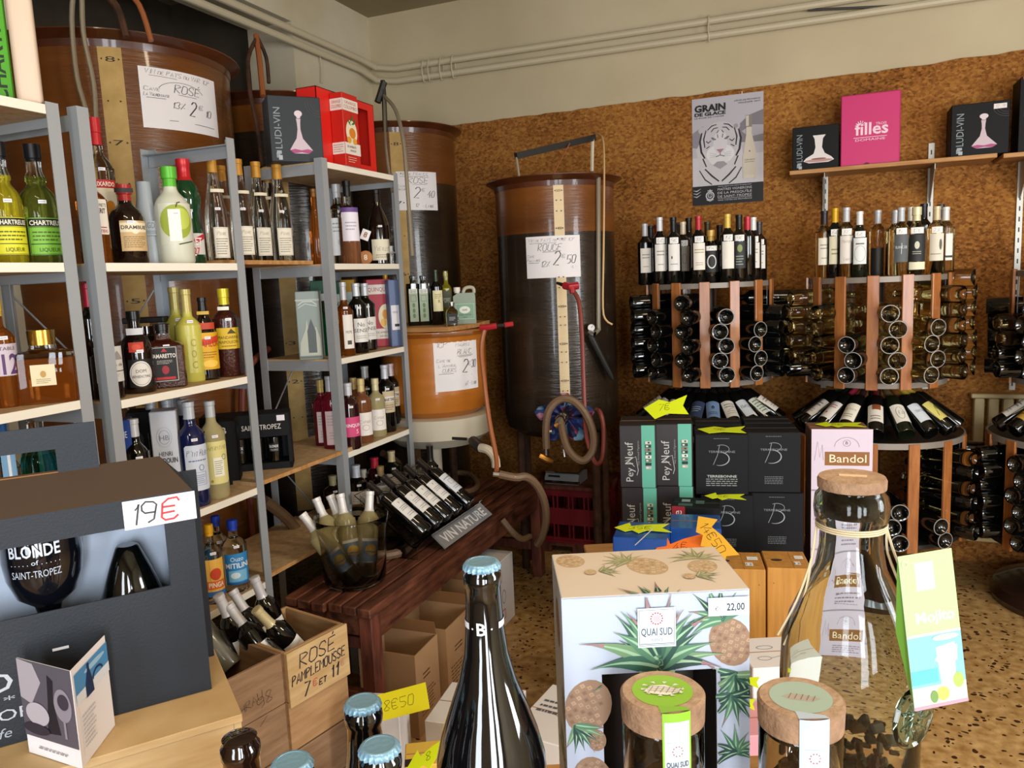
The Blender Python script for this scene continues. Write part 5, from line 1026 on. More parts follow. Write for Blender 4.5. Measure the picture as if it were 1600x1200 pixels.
def star(label, P, n_, ax, size, m, txt='5€', arrow=False, rz=0):
    """a cut-out card price burst; P centre, n_ normal, ax text direction"""
    z = V(n_).normalized(); x = (V(ax)-z*V(ax).dot(z)).normalized(); y = z.cross(x)
    pts = [(-1.0, .05), (-.45, .55), (-.38, .22), (.1, .35), (1.0, .45), (.75, .05), (1.1, -.38), (.2, -.22), (-.1, -.5), (-.35, -.2), (-.6, -.35)] if arrow else [(-1, .1), (-.3, .45), (.2, .25), (1.0, .5), (.8, .0), (1.05, -.45), (.1, -.3), (-.5, -.5)]
    g = G(); g.prism([(a*size, b_*size) for a, b_ in pts], (0, 0, 0), (1, 0, 0), (0, 1, 0), .001, m)
    mx = M(((x.x, y.x, z.x, P[0]), (x.y, y.y, z.y, P[1]), (x.z, y.z, z.z, P[2]), (0, 0, 0, 1)))
    o = obj('price_star', g, label=label, category='price tag', group='neon price stars', mx=mx)
    A = Art().hand(txt, -.05*size, -.12*size, .32*size, '#33400f' if 'yellow' in m else '#4a2410', al='c'); g = G(); g.art(A, planar((0, 0, .0012), (1, 0, 0), (0, 1, 0))); obj('price_text', g, o); return o

def tb_art(w_, h, full):
    A = Art(); c = '#9aa0a6'
    A.line([(w_*.46, h*.82), (w_*.42, h*.66), (w_*.34, h*.5)], .0016, c); A.ring(w_*.50, h*.76, w_*.14, h*.07, .0014, c, -1.3, 2.2); A.ring(w_*.46, h*.60, w_*.18, h*.11, [.001+.0028*math.sin(PI*i/24) for i in range(25)], c, -1.9, 1.5)
    A.text('TERREBONNE', w_*.5, h*.70, h*.035, '#7b8288', w=w_*.50)
    if full: A.text('TERREBONNE', w_*.5, h*.29, h*.04, '#a9aeac', w=w_*.56, bold=1); A.rows(w_*.2, w_*.8, h*.14, h*.28, 4, '#8e9492', seed=3, ragged=.05)
    else: A.rows(w_*.33, w_*.68, h*.14, h*.28, 5, '#6c7278', seed=4, ragged=.05)
    A.rows(w_*.35, w_*.65, h*.92, h*.95, 1, '#5c6268'); return A
def pn_art(w_, h):
    A = Art(); A.rect(w_*.60, 0, w_*.96, h, '#5fae98'); r = PI/2
    A.text('Pey', w_*.36, h*.10, w_*.20, '#b9b7b4', 'l', rot=r); A.text('Neuf', w_*.36, h*.38, w_*.22, '#b9b7b4', 'l', rot=r); A.line([(w_*.40, h*.34), (w_*.30, h*.40), (w_*.14, h*.43), (w_*.44, h*.50), (w_*.50, h*.28), (w_*.46, h*.2)], .0022, '#b9b7b4')
    A.text('Guy Arnaud Vigneron', w_*.53, h*.36, w_*.055, '#8e8c8a', 'l', rot=r)
    for i, c in enumerate(('#b9b2a4', '#1d2b28', '#6b6f62', '#e2ddd0', '#23332f', '#8e6f5c', '#2c3b38', '#cfcabb')):
        A.rect(w_*.70, h*(.30+i*.058), w_*.86, h*(.345+i*.058), c)
        A.rect(w_*(.72+.05*(i % 2)), h*(.31+i*.058), w_*(.78+.04*(i % 2)), h*(.335+i*.058), '#20302c' if i % 2 else '#d9d5c8')
    return A
tW, tH, tD, tt = .194, .233, .17, 2.96
for ci, (px, nm) in enumerate(((1086, 'left'), (1167, 'right'))):
    P = aD(px, 679, tt); rz = .19
    for lv in range(4):
        if lv == 0 and False: continue
        z = lv*(tH+.0015)+.001; pos = V((P.x, P.y, z))
        if lv < 3: pos = pos + V(((.012 if ci else .018), -.004*(2-lv)*0, 0))
        carton('black wine carton with a silver B, %s stack, %s' % (nm, ('at the floor', 'second layer', 'third layer', 'top layer')[lv]), 'box', pos, rz, tW, tD, tH, 'card_black', (('front', tb_art(tW, tH, lv == 3 and ci == 0)),), 'wine_carton', group='black wine cartons')
        if lv == 3 or lv == 2:
            q = pos+V((-math.sin(rz), math.cos(rz), 0))*(tD+.006)+V((.006, 0, 0)); carton('black wine carton in the rear row, %s stack, %s' % (nm, 'top layer' if lv == 3 else 'third layer'), 'box', q, rz, tW*.93, tD*.8, tH+.006*(lv == 3), 'card_black', (), 'wine_carton', group='black wine cartons')
pW, pH, pD = .139, .243, .2
for ci, (px, py, nm) in enumerate(((967, 658, 'left'), (1024, 661, 'right'))):
    P = aD(px, py, 2.99+.0*ci); rz = .20
    for lv in range(4):
        z = lv*(pH+.0015)+.001
        carton('black carton with a turquoise stripe, %s stack, %s' % (nm, ('at the floor', 'second layer', 'third layer', 'top layer')[lv]), 'box', (P.x+.003*(lv < 3), P.y, z), rz, pW, pD, pH, mat('card_brownblack', '#252021', .45), (('front', pn_art(pW, pH)),)+((('right', Art().rect(.01, .01, pD-.01, pH-.01, '#7a5a9a')),) if ci else ()), 'wine_carton', group='black cartons with turquoise stripes')
P0 = aD(1024, 661, 2.99); star('neon green star on the turquoise-striped cartons, standing folded', (P0.x+.03, P0.y+.05, 4*(pH+.0015)+.055), (-.1, -.8, .5), (1, .2, 0), .085, 'neon_yellow', '7€'); 
P0 = aD(1120, 679, 2.96); star('neon star on the left black carton with the silver B', (P0.x+.01, P0.y+.045, 4*(tH+.0015)+.006), (0, -.12, 1), (1, .1, 0), .088, 'neon_yellow', '9€')
# lilac and brown carton
bW, bH = .215, .24; P = aD(1268, 688, 2.96); rz = .15
A = Art().rect(0, 0, bW, bH, '#cfc2d2'); A.rect(bW*.22, bH*.42, bW*.95, bH*.64, '#8a5a28'); A.text('Bandol', bW*.60, bH*.47, bH*.13, '#efe2c4', w=bW*.6)
A.ring(bW*.58, bH*.72, bW*.20, bH*.15, .0012, '#6a5a60', 0, PI); A.ring(bW*.58, bH*.78, bW*.06, bH*.05, .001, '#6a5a60'); A.text('B', bW*.58, bH*.76, bH*.05, '#6a5a60'); A.line([(bW*.05, bH*.5), (bW*.1, bH*.8), (bW*.14, bH*.55), (bW*.18, bH*.75), (bW*.2, bH*.5)], .001, '#7a6a7a'); A.rows(bW*.3, bW*.9, bH*.1, bH*.35, 4, '#8a7a88')
for lv in range(4):
    carton('lilac wine carton with brown sides, %s' % ('at the floor', 'second layer', 'third layer', 'top of its stack')[lv], 'box', (P.x, P.y, lv*(.2335)), rz, bW, .18, .232, 'card_taupe', (('front', Art() if False else A),), 'wine_carton', group='lilac wine cartons')
P0 = aD(1310, 686, 3.03); star('flat neon arrow card on the lilac carton', (P0.x, P0.y, .9385), (0, -.05, 1), (1, .1, 0), .085, 'neon_yellow', '8€', True)

# low display table with the smaller cartons
def low_table():
    a, b, c = V((-.705, 2.33, 0)), V((.62, .27, 0)).normalized(), V((-.27, .62, 0)).normalized(); t = root('display_table', 'low wooden display table under the blue cartons', 'table', a, math.atan2(b.y, b.x))
    g = G(); g.box(0, 0, .575, .40, .28, .597, 'shelf_wood', .003); obj('tabletop', g, t)
    for x in (.02, .34):
        for y in (.02, .24): g = G(); g.box(x, y, 0, x+.04, y+.04, .575, 'bench_leg_wood'); obj('leg', g, t)
    return t
low_table()
zT = .598
P = aD(957, 832, 2.42); A = Art().text('NGC', .115, .02, .03, '#3f6ca8', rot=-PI/2); A.text('NGE', .10, .10, .02, '#3f6ca8', w=.06)
carton('royal blue carton under a neon green star', 'box', (P.x, P.y, zT), .12, .165, .16, .148, 'card_blue', (('front', Art().text('VINGE', .12, .06, .022, '#2a5f9f', rot=-PI/2)),), group='blue cartons')
star('neon green star on the blue carton with the thin stick', (P.x+.07, P.y+.09, zT+.153), (0, -.06, 1), (1, .2, 0), .085, 'neon_yellow', '35€', True)
P2 = aD(1040, 838, 2.50)
carton('royal blue carton behind the orange price star', 'box', (P2.x+.01, P2.y+.02, zT), .16, .16, .15, .140, 'card_blue', (), group='blue cartons')
P3 = aD(1050, 800, 2.78); A = Art().rect(0, 0, .05, .11, '#8a1f2c'); A.text('rouge', .036, .008, .036, '#e2d6d4', 'l', rot=PI/2); 
carton('dark red and black carton lettered in white, behind the blue cartons', 'box', (P3.x, P3.y, .598), .12, .165, .13, aD(1050, 792, 2.78).z-.598, 'card_black', (('front', Art().rect(0, 0, .045, .13, '#9a2230').text('rouge', .034, .012, .032, '#e6dcd8', 'l', rot=PI/2)), ('top', Art().rect(.02, .02, .07, .05, '#3f5a58').rect(.08, .05, .11, .09, '#4a6a68').rect(.03, .07, .06, .1, '#8aa09c'))), group=None)
g = G(); g.box(0, 0, 0, .3, .04, .15, 'shelf_wood')
P0 = aD(1130, 786, 2.83); star('neon green star on the dark red carton', (P0.x, P0.y+.03, aD(1050, 792, 2.78).z+.006), (0, -.08, 1), (1, .1, 0), .07, 'neon_yellow', '5€', True)
P0 = aD(1065, 855, 2.36); star('orange star-shaped price card before the blue carton', P0, (-.1, -.5, .8), (1, .3, 0), .085, 'neon_orange', '4€', True)
P0 = aD(1114, 843, 2.30); star('amber star-shaped price card standing tallest', P0, (-.3, -.8, .4), (.75, .5, -.85), .085, 'neon_amber', '14€50', True)
P0 = aD(1023, 880, 2.2)
g = G(); g.tube([aD(992, 855-3, 2.38), aD(1020, 826, 2.40)], .0015, 'ring_white', 5); obj('stick', g, label='thin white stick leaning on the front of the blue carton', category='stick')
P = aD(925, 868, 2.44)
carton('flat tan carton left of the blue cartons', 'box', (P.x+.01, P.y+.02, .598), .4, .06, .12, .022, 'card_kraft', (('top', Art().text('9', .06, .04, .03, '#b8322a')),))
carton('dark green carton under the orange star', 'box', (aD(1030, 900, 2.28).x, aD(1030, 900, 2.28).y, .598), .3, .09, .05, .06, 'card_green')
# wood-look cartons
for k, (px, lb) in enumerate(((1148-38, 'left'), (1199, 'right'))):
    P = aD(px if k else 1148, 886, 2.5); w_ = .097 if k else .099
    if k == 0: P = P-V((.075*math.cos(.2), .075*math.sin(.2), 0)); w_ = .17
    else: w_ = .135
    for lv in range(2):
        A = Art().rect(w_*.30, .115, w_*.52, .15, '#17130f') if lv else None
        tp = Art()
        if lv: tp.ell(w_*.28, .075, .018, .011, '#17100a'); tp.line([(w_*.62, 0), (w_*.62, .15)], .0012, '#8a5a24'); tp.rect(w_*.72, .085, w_*.92, .115, '#e6e6e2'); tp.line([(w_*.75, .1), (w_*.9, .1)], .002, '#5a7a9a'); tp.rect(w_*.66, .03, w_*.80, .06, '#e2e2de'); tp.text('12', w_*.73, .036, .016, '#333a5a')
        fr = Art(); fr.ell(.02, .25, .002, .002, '#6a4a20', 8); fr.ell(w_-.02, .25, .002, .002, '#6a4a20', 8)
        carton('yellow wood-grain gift carton with a finger hole, %s one, %s' % (lb, 'on top' if lv else 'underneath'), 'box', (P.x, P.y, lv*.301), .2, w_, .16, .30, 'card_wood', (('front', fr),)+((('top', tp),) if lv else ()), 'gift_carton', group='wood-grain gift cartons')
# white and pink cartons seen in the gap right of the pineapple box
Pq = aZ(1176, 1045, .52); carton('white carton printed with fish outlines, beside the wood-grain cartons', 'box', (Pq.x, Pq.y, .36), .42, .17, .17, .16, 'card_white', (('top', Art().ring(.07, .11, .022, .010, .0015, '#3a4a6a').ring(.05, .05, .018, .010, .0012, '#4a4a4a').line([(.07, .05), (.1, .06)], .001, '#4a4a4a').ring(.11, .055, .012, .007, .0012, '#4a4a4a')),))
carton('plain white carton under the fish carton', 'box', (Pq.x, Pq.y, .02-.019), .42, .17, .17, .358, 'card_white')
Pq = aZ(1160, 1085, .45); carton('pink carton low beside the pineapple box', 'box', (Pq.x-.03, Pq.y-.20, .001), .42, .16, .15, .44, mat('card_rosepink', '#cf8f98', .5))
for k, (x, y, zz) in enumerate(((1168, 1062, .535), (1162, 1096, .452))):
    P0 = aZ(x, y, zz); star('small neon yellow card tip poking out right of the pineapple box, %s' % ('upper', 'lower')[k], P0, (-.3, -.9, .3), (1, .4, -.2), .03, 'neon_yellow', '')
# open brown cartons by the bench
def open_box(label, p, rz, w_, d, h, flap, arts=(), tilt=0):
    t = root('open_carton', label, 'box', p, rz, 'open brown cartons beside the bench'); k = .003
    for nm, a in (('side', (0, 0, 0, w_, k, h)), ('side', (0, d-k, 0, w_, d, h)), ('side', (0, k, 0, k, d-k, h)), ('side', (w_-k, k, 0, w_, d-k, h)), ('bottom', (k, k, 0, w_-k, d-k, k))):
        g = G(); g.box(*a, 'card_brown'); o = obj('carton_'+nm, g, t)
    for f in flap:
        g = G(); L_ = .085
        if f == 'f': g.T = M.Translation((0, 0, h)) @ M.Rotation(math.radians(-35), 4, 'X'); g.box(.004, 0, 0, w_-.004, .002, L_, 'card_in')
        if f == 'F': g.T = M.Translation((0, .002, h-.004)) @ M.Rotation(math.radians(-115), 4, 'X'); g.box(.004, 0, 0, w_-.004, .002, L_, 'card_kraft')
        if f == 'b': g.T = M.Translation((0, d, h)) @ M.Rotation(math.radians(12), 4, 'X'); g.box(.004, -.002, 0, w_-.004, 0, L_*.6, 'card_in')
        if f == 'l': g.T = M.Translation((0, 0, h)) @ M.Rotation(math.radians(-50), 4, 'Y'); g.box(0, .004, 0, .002, d-.004, L_, 'card_in')
        if f == 'r': g.T = M.Translation((w_, 0, h)) @ M.Rotation(math.radians(8), 4, 'Y'); g.box(-.002, .004, 0, 0, d-.004, L_, 'card_brown')
        g.T = g.T; obj('flap', g, t)
    g = G(); g.art(Art().rows(.03, d-.03, .06, h*.5, 7, '#6e4c2c', seed=int(w_*999)).rows(d*.3, d*.6, h*.62, h*.72, 2, '#5a3c22'), planar((w_+.0004, 0, 0), (0, 1, 0), (0, 0, 1))); obj('printed_side', g, t)
    return t
open_box('open brown carton nearest the camera beside the bench', (-1.515, 2.165, .001), .03, .22, .175, .30, 'Fb')
open_box('open brown carton second along the bench', (-1.50, 2.36, .001), .02, .225, .22, .31, 'bl')
open_box('open brown carton third along the bench, half under it', (-1.52, 2.60, .001), .02, .24, .21, .31, 'b')
P = aZ(783, 990, 0); P2 = aZ(800, 972, 0)
A = Art().text('VINS', .03, .16, .03, '#5a5a70', 'l').rows(.03, .16, .03, .1, 3, '#8a8aa0'); 
carton('upright white carton with blue and red print at the bench\'s side', 'box', (-1.52, 2.93, .001), 0, .17, .26, .31, 'card_white', (('right', Art().ring(.14, .14, .02, .03, .003, '#4a5a80').frame(.05, .04, .15, .08, .004, '#b03040').line([(.02, .26), (.1, .22)], .012, '#1a1a1a')),))
P0 = aD(640, 1070, 1.75); 
g = G(); g.box(-.085, -.0005, -.035, .085, .0005, .035, 'neon_yel2' if 'neon_yel2' in MC else mat('neon_yel2', '#dcd016', .5)); g.art(Art().hand('8€50', -.045, -.012, .026, '#55500f', wd=.0015), planar((0, -.0006, 0), (1, 0, 0), (0, 0, 1)))
P0 = aZ(622, 1088, .42); obj('price_card', g, label='long yellow price card on the small white carton by the bench leg', category='price tag', mx=M.Translation((P0.x, P0.y, .40)) @ M.Rotation(.35, 4, 'Z') @ M.Rotation(-.25, 4, 'Y') @ M.Rotation(-.6, 4, 'X'))
P0 = aZ(540, 1100, .37); carton('small white and brown carton holding the yellow card', 'box', (P0.x+.03, P0.y-.02, .001), .25, .14, .10, .365, 'card_white', (('left', Art().rect(0, 0, .10, .36, '#a5764a')), ('top', Art().ell(.07, .05, .012, .012, '#2a2018'))))
# white printed cartons low in front
def logo(A, x, y, r, rot=0):
    A.ring(x, y, r, r*.7, r*.12, '#2a2a32'); A.ring(x-r*.1, y, r*.45, r*.4, [r*.02+r*.25*math.sin(PI*i/24) for i in range(25)], '#8a1828', -1.8, 1.8); return A
A = Art(); logo(A, .10, .13, .035); A.text('DOMAINE', .15, .03, .014, '#8a1828', rot=.9, w=.07); A.rows(.03, .20, .19, .24, 2, '#5a5a62')
P = aZ(663, 1125, .32); q = aZ(718, 1067, .32)
carton('white wine carton with a dark red crescent logo, front left of the pair', 'box', (P.x, P.y, .001), .10, .24, .22, .318, 'card_white', (('top', A), ('front', Art().rows(.03, .2, .1, .2, 3, '#5a5a62'))), group='white wine cartons')
A = Art(); logo(A, .16, .07, .03); A.text('DOMAINE', .18, .02, .014, '#8a1828', rot=-.5, w=.07); A.rows(.02, .12, .12, .2, 3, '#5a5a62'); A.line([(.05, .14), (.16, .10)], .001, '#3a3a42'); A.ell(.11, .15, .004, .003, '#2a2a2a'); A.rect(.185, .13, .215, .15, '#b59a5c')
P = aZ(800, 1130, .32)
carton('white wine carton with a dark red crescent logo, behind the big beer bottle', 'box', (-.812, 1.83, .001), -.12, .22, .28, .320, 'card_white', (('top', A),), group='white wine cartons')
g = G(); g.raw([(0, 0, 0), (.02, .09, .02), (.03, .06, .085)], [(0, 1, 2)], 'card_white'); 
P = aZ(640, 1175, .40); carton('yellow carton at the bottom of the photo beside the small beer caps', 'box', (P.x+.02, P.y-.06, .001), .5, .20, .10, .40, mat('card_yellow', '#d9b24a', .5), (('top', Art().rect(.0, .0, .05, .03, '#2a1a10')),))
P0 = aD(690, 1180, 1.05); star('round-edged neon yellow card at the bottom of the photo', aZ(672, 1182, .47), (-.2, -.5, .8), (.8, .6, 0), .06, 'neon_yellow', '8', True)

# ---- boxes on the shelves
def ludivin(w_, h, kind):
    A = Art(); A.text('LUDI-VIN', w_*.22, h*.20, w_*.13, '#8a949a', 'l', w=h*.62, rot=PI/2); A.rect(w_*.10, h*.06, w_*.17, h*.14, '#8a949a'); A.rect(w_*.14, h*.03, w_*.21, h*.10, '#aab2b8'); A.rect(w_*.11, h*.12, w_*.2, h*.17, '#9aa2a8')
    if kind == 'stopper':
        A.poly([(w_*.36, h*.18), (w_*.42, h*.26), (w_*.50, h*.36), (w_*.53, h*.50), (w_*.525, h*.60), (w_*.515, h*.66), (w_*.60, h*.66), (w_*.59, h*.60), (w_*.585, h*.50), (w_*.62, h*.36), (w_*.72, h*.26), (w_*.80, h*.18), (w_*.72, h*.13), (w_*.44, h*.13)], '#c9b6bf')
        A.poly([(w_*.36, h*.18), (w_*.46, h*.20), (w_*.58, h*.18), (w_*.70, h*.20), (w_*.80, h*.18), (w_*.72, h*.13), (w_*.58, h*.15), (w_*.44, h*.13)], '#a8467a'); A.ell(w_*.56, h*.68, w_*.04, h*.015, '#d9c6cf'); A.ell(w_*.56, h*.735, w_*.075, h*.05, '#d9c9d0')
        for i in range(3): A.ring(w_*.95, h*.90, w_*(.14+.05*i), h*(.12+.04*i), .001, '#5a4a56', PI*.95, PI*1.55)
    else:
        A.poly([(w_*.24, h*.20), (w_*.30, h*.27), (w_*.46, h*.36), (w_*.50, h*.50), (w_*.48, h*.70), (w_*.44, h*.78), (w_*.72, h*.78), (w_*.66, h*.70), (w_*.64, h*.50), (w_*.70, h*.36), (w_*.84, h*.27), (w_*.90, h*.20), (w_*.78, h*.15), (w_*.36, h*.15)], '#dfd9d8'); A.ell(w_*.57, h*.20, w_*.30, h*.035, '#b98c86'); A.ell(w_*.57, h*.24, w_*.16, h*.02, '#8a5a52')
    return A
zS = 2.0125
w_, h = .19, .235; P = aY(425, 255, 2.40); 
carton('charcoal decanter box with a stoppered decanter, on the third shelf unit', 'box', (P.x, 2.40, zS), .82, w_, .13, h, 'card_slate', (('front', ludivin(w_, h, 'stopper')),), 'decanter_box', flaps=False)
# red gift carton with an orange liqueur print, before an empty window carton
P = aX(520, 248, -1.84); 
t = root('gift_carton', 'red orange-liqueur gift carton standing before the window carton, on the third shelf unit', 'box', (-1.793, 2.637, zS), 0)
W_, H_ = .056, .272
def orange_front(w_, h):
    A = Art(); A.rect(0, h*.76, w_, h*.92, '#e4dcd2'); A.text('ORANGE', w_*.5, h*.855, h*.04, '#b8482a', w=w_*.75); A.text('COLOMBO', w_*.5, h*.79, h*.045, '#b8482a', w=w_*.85)
    A.rect(0, h*.16, w_, h*.32, '#e4dcd2'); return A
g = G(); g.box(0, 0, 0, W_, .105, H_, 'card_red', .002); obj('body', g, t)
A1 = orange_front(W_, H_); A1.rows(W_*.08, W_*.9, H_*.18, H_*.30, 4, '#9a8a80')
A2 = orange_front(.105, H_); A2.ell(.05, H_*.47, .038, H_*.17, '#e9dfbe'); A2.ell(.055, H_*.46, .022, H_*.075, '#d9822a'); A2.ell(.030, H_*.36, .015, H_*.045, '#e0a23c'); A2.ell(.068, H_*.35, .014, H_*.045, '#e0a23c')
for q in ((.04, .6, .9), (.055, .62, 1.4), (.05, .58, .3), (.06, .6, .6), (.045, .56, 2.3)):
    c_, s_ = math.cos(q[2]), math.sin(q[2]); A2.poly([(q[0], q[1]*H_), (q[0]+.014*c_-.004*s_, q[1]*H_+.014*s_+.004*c_), (q[0]+.03*c_, q[1]*H_+.03*s_), (q[0]+.014*c_+.004*s_, q[1]*H_+.014*s_-.004*c_)], '#2f6a34')
A2.text('DE AMBERTE', .0425, H_*.25, .008, '#5a3a2a', w=.06); A2.text('SAVEUR', .05, H_*.20, .007, '#5a3a2a', w=.04); A2.rows(.012, .07, H_*.04, H_*.13, 3, '#e4b8a0')
g = G(); g.art(A1, planar((0, -.0004, 0), (1, 0, 0), (0, 0, 1))); obj('printed_front', g, t)
g = G(); g.art(A2, planar((W_+.0004, 0, 0), (0, 1, 0), (0, 0, 1))); obj('printed_side', g, t)
t = root('window_carton', 'bright red carton with a rounded empty window behind the orange-liqueur carton', 'box', (-1.94, 2.65, zS), .75)
g = G(); W2, H2, k = .40, .285, .0025
t.matrix_world = M.Translation((-1.885, 2.555, zS))
g.box(0, 0, 0, .09, k, H2, 'card_red2' if 'card_red2' in MC else mat('card_red2', '#d8241c', .42)); g.box(0, .0, 0, k, W2, H2, 'card_red2'); g.box(0, W2-k, 0, .09, W2, H2, 'card_red2'); g.box(0, 0, H2-k, .09, W2, H2, 'card_red2'); g.box(0, 0, 0, .09, W2, k, 'card_in'); obj('body', g, t)
g = G(); x = .09
for a in ((0, 0, W2, .03), (0, .255, W2, H2), (0, .03, .17, .255), (.355, .03, W2, .255)): g.box(x-k, a[0], a[1], x, a[2], a[3], 'card_red2')
obj('window_frame', g, t)
g = G(); g.box(.003, .003, .003, .006, .39, .28, 'card_in'); obj('carton_lining', g, t)
# second-shelf boxes of the third unit
def thin(label, cx, by, ty, wpx, X, z, rz, m, d=.07, arts=lambda w_, h: (), name='gift_carton'):
    P = aX(cx, by, X); h = aX(cx, ty, X).z-z; w_ = wpx/FPX*dep(P); rz = tocam(P)-.12 if rz < .6 else rz; c_ = V((math.cos(rz), math.sin(rz), 0))
    p = V((X, P.y, z+.0005))-c_*w_/2; return carton(label, 'box', p, rz, w_, d, h, m, arts(w_, h), name, flaps=False)
def gm(w_, h):
    A = Art(); A.rect(0, h*.86, w_, h*.885, '#b8beb8'); A.line([(w_*.1, h*.80), (w_*.3, h*.85), (w_*.7, h*.85), (w_*.9, h*.80)], .004, '#c8cec8'); A.line([(w_*.1, h*.76), (w_*.4, h*.82), (w_*.9, h*.78)], .003, '#c8cec8')
    A.poly([(w_*.05, h*.06), (w_*.1, h*.25), (w_*.35, h*.45), (w_*.42, h*.6), (w_*.5, h*.4), (w_*.8, h*.48), (w_*.95, h*.3), (w_*.95, h*.06)], '#b9bdb0'); A.poly([(w_*.42, h*.10), (w_*.42, h*.42), (w_*.60, h*.60), (w_*.78, h*.42), (w_*.78, h*.10)], '#5c6466'); A.rect(w_*.02, h*.02, w_*.98, h*.05, '#6a706c'); return (('front', A), ('left', Art().rect(0, h*.86, .09, h*.885, '#8a8e84').poly([(0, h*.05), (0, h*.3), (.04, h*.38), (.06, h*.25), (.09, h*.34), (.09, h*.05)], '#a0a296')))
thin('pale green carton printed with a snowy gateway', 487, 566, 455, 36, -1.86, Z2, .35, 'card_grey', .09, gm)
ns = lambda w_, h: (('front', Art().rect(0, h*.62, w_, h*.82, '#c4ccc4').text('No', w_*.3, h*.74, h*.05, '#2a4a3a', w=w_*.2).text('SENSE', w_*.5, h*.66, h*.05, '#2a4a3a', w=w_*.8)),)
thin('dark green carton with a pale band on the third unit', 510, 560, 438, 34, -1.95, Z2, .3, 'card_green', .08, ns)
thin('dark green carton with a pale band, right of the upright', 532, 558, 440, 26, -1.96, Z2, .3, 'card_green', .08, ns)
thin('mustard yellow carton behind the silver-capped bottles', 550, 556, 437, 22, -2.0, Z2, .3, mat('card_mustard', '#c2921e', .5), .08, ns)
def qn(w_, h):
    A = Art(); A.rect(0, h*.78, w_, h*.92, '#dcd4cc'); A.text('QUINQUIN', w_*.5, h*.82, h*.06, '#a0283a', w=w_*.9); A.ell(w_*.72, h*.45, w_*.30, h*.18, '#e4dcc0'); A.ell(w_*.7, h*.48, w_*.12, h*.07, '#e09a3c'); A.ell(w_*.86, h*.42, w_*.12, h*.07, '#e09a3c'); A.ell(w_*.62, h*.36, w_*.12, h*.06, '#e8b85a'); A.rect(0, h*.12, w_, h*.27, '#dcd4cc'); A.text('DE AMBERTE', w_*.6, h*.2, h*.03, '#5a3a3a', w=w_*.6); A.text('SAVEUR', w_*.65, h*.145, h*.03, '#5a3a3a', w=w_*.45); return (('front', A), ('left', Art().rect(0, h*.78, .07, h*.92, '#cfc6be').rect(0, h*.12, .07, h*.27, '#cfc6be')))
thin('crimson carton printed with apricots on the third unit', 598, 550, 436, 38, -1.86, Z2, .75, mat('card_crimson', '#a51f34', .45), .07, qn)
thin('narrow blue-grey carton with a white panel at the unit\'s right end', 621, 546, 437, 17, -1.79, Z2, .9, mat('card_bluegrey', '#5d6f94', .5), .06, lambda w_, h: (('front', Art().rect(w_*.12, h*.25, w_*.88, h*.62, '#dcdce2').text('VERIZ', w_*.5, h*.5, h*.03, '#4a5578', w=w_*.5).rect(w_*.4, h*.3, w_*.85, h*.34, '#2a2a34')),))
# third-shelf cartons of the second unit
def lemon(w_, h):
    A = Art().rect(0, 0, w_, h, '#1e3f8e'); A.text('ABSINTHE', w_*.45, h*.84, h*.06, '#dfe6f2', w=w_*.8); A.poly([(w_*.2, h*.3), (w_*.16, h*.5), (w_*.3, h*.72), (w_*.45, h*.72), (w_*.55, h*.5), (w_*.45, h*.3), (w_*.36, h*.1)], '#c2cbe0'); A.ell(w_*.85, h*.22, w_*.32, h*.2, '#d8cc2a'); A.ell(w_*.75, h*.12, w_*.2, h*.14, '#8a9a2a')
    for i in range(8): A.ell(w_*(.25+.04*(i % 4)), h*(.35+.06*(i//2)), w_*.03, h*.018, '#6a7aa8')
    return (('front', A),)
thin('blue carton with a glass and lemons behind the dark gift box', 197, 800, 655, 38, -1.82, Z3, .35, 'card_blue', .07, lemon)
thin('silver white carton with engraved crest and dark lettering', 268, 792, 640, 38, -1.84, Z3, .35, mat('card_silver', '#c9cdd6', .4), .08, lambda w_, h: (('front', Art().ring(w_*.5, h*.74, w_*.2, h*.07, .0012, '#8a909a').text('HB', w_*.5, h*.71, h*.05, '#7a808c').ring(w_*.5, h*.74, w_*.28, h*.1, .0008, '#a0a6b0').text('HENRI', w_*.5, h*.55, h*.045, '#3c4250', w=w_*.5).text('BARDOUIN', w_*.5, h*.48, h*.05, '#3c4250', w=w_*.86, bold=1).rows(w_*.3, w_*.7, h*.42, h*.45, 1, '#6a7080')),))
thin('black carton with a faint crest behind the silver-capped black bottle', 232, 790, 640, 36, -1.95, Z3, .3, 'card_black', .08, lambda w_, h: (('front', Art().ell(w_*.4, h*.7, w_*.2, h*.09, '#33343a')),))
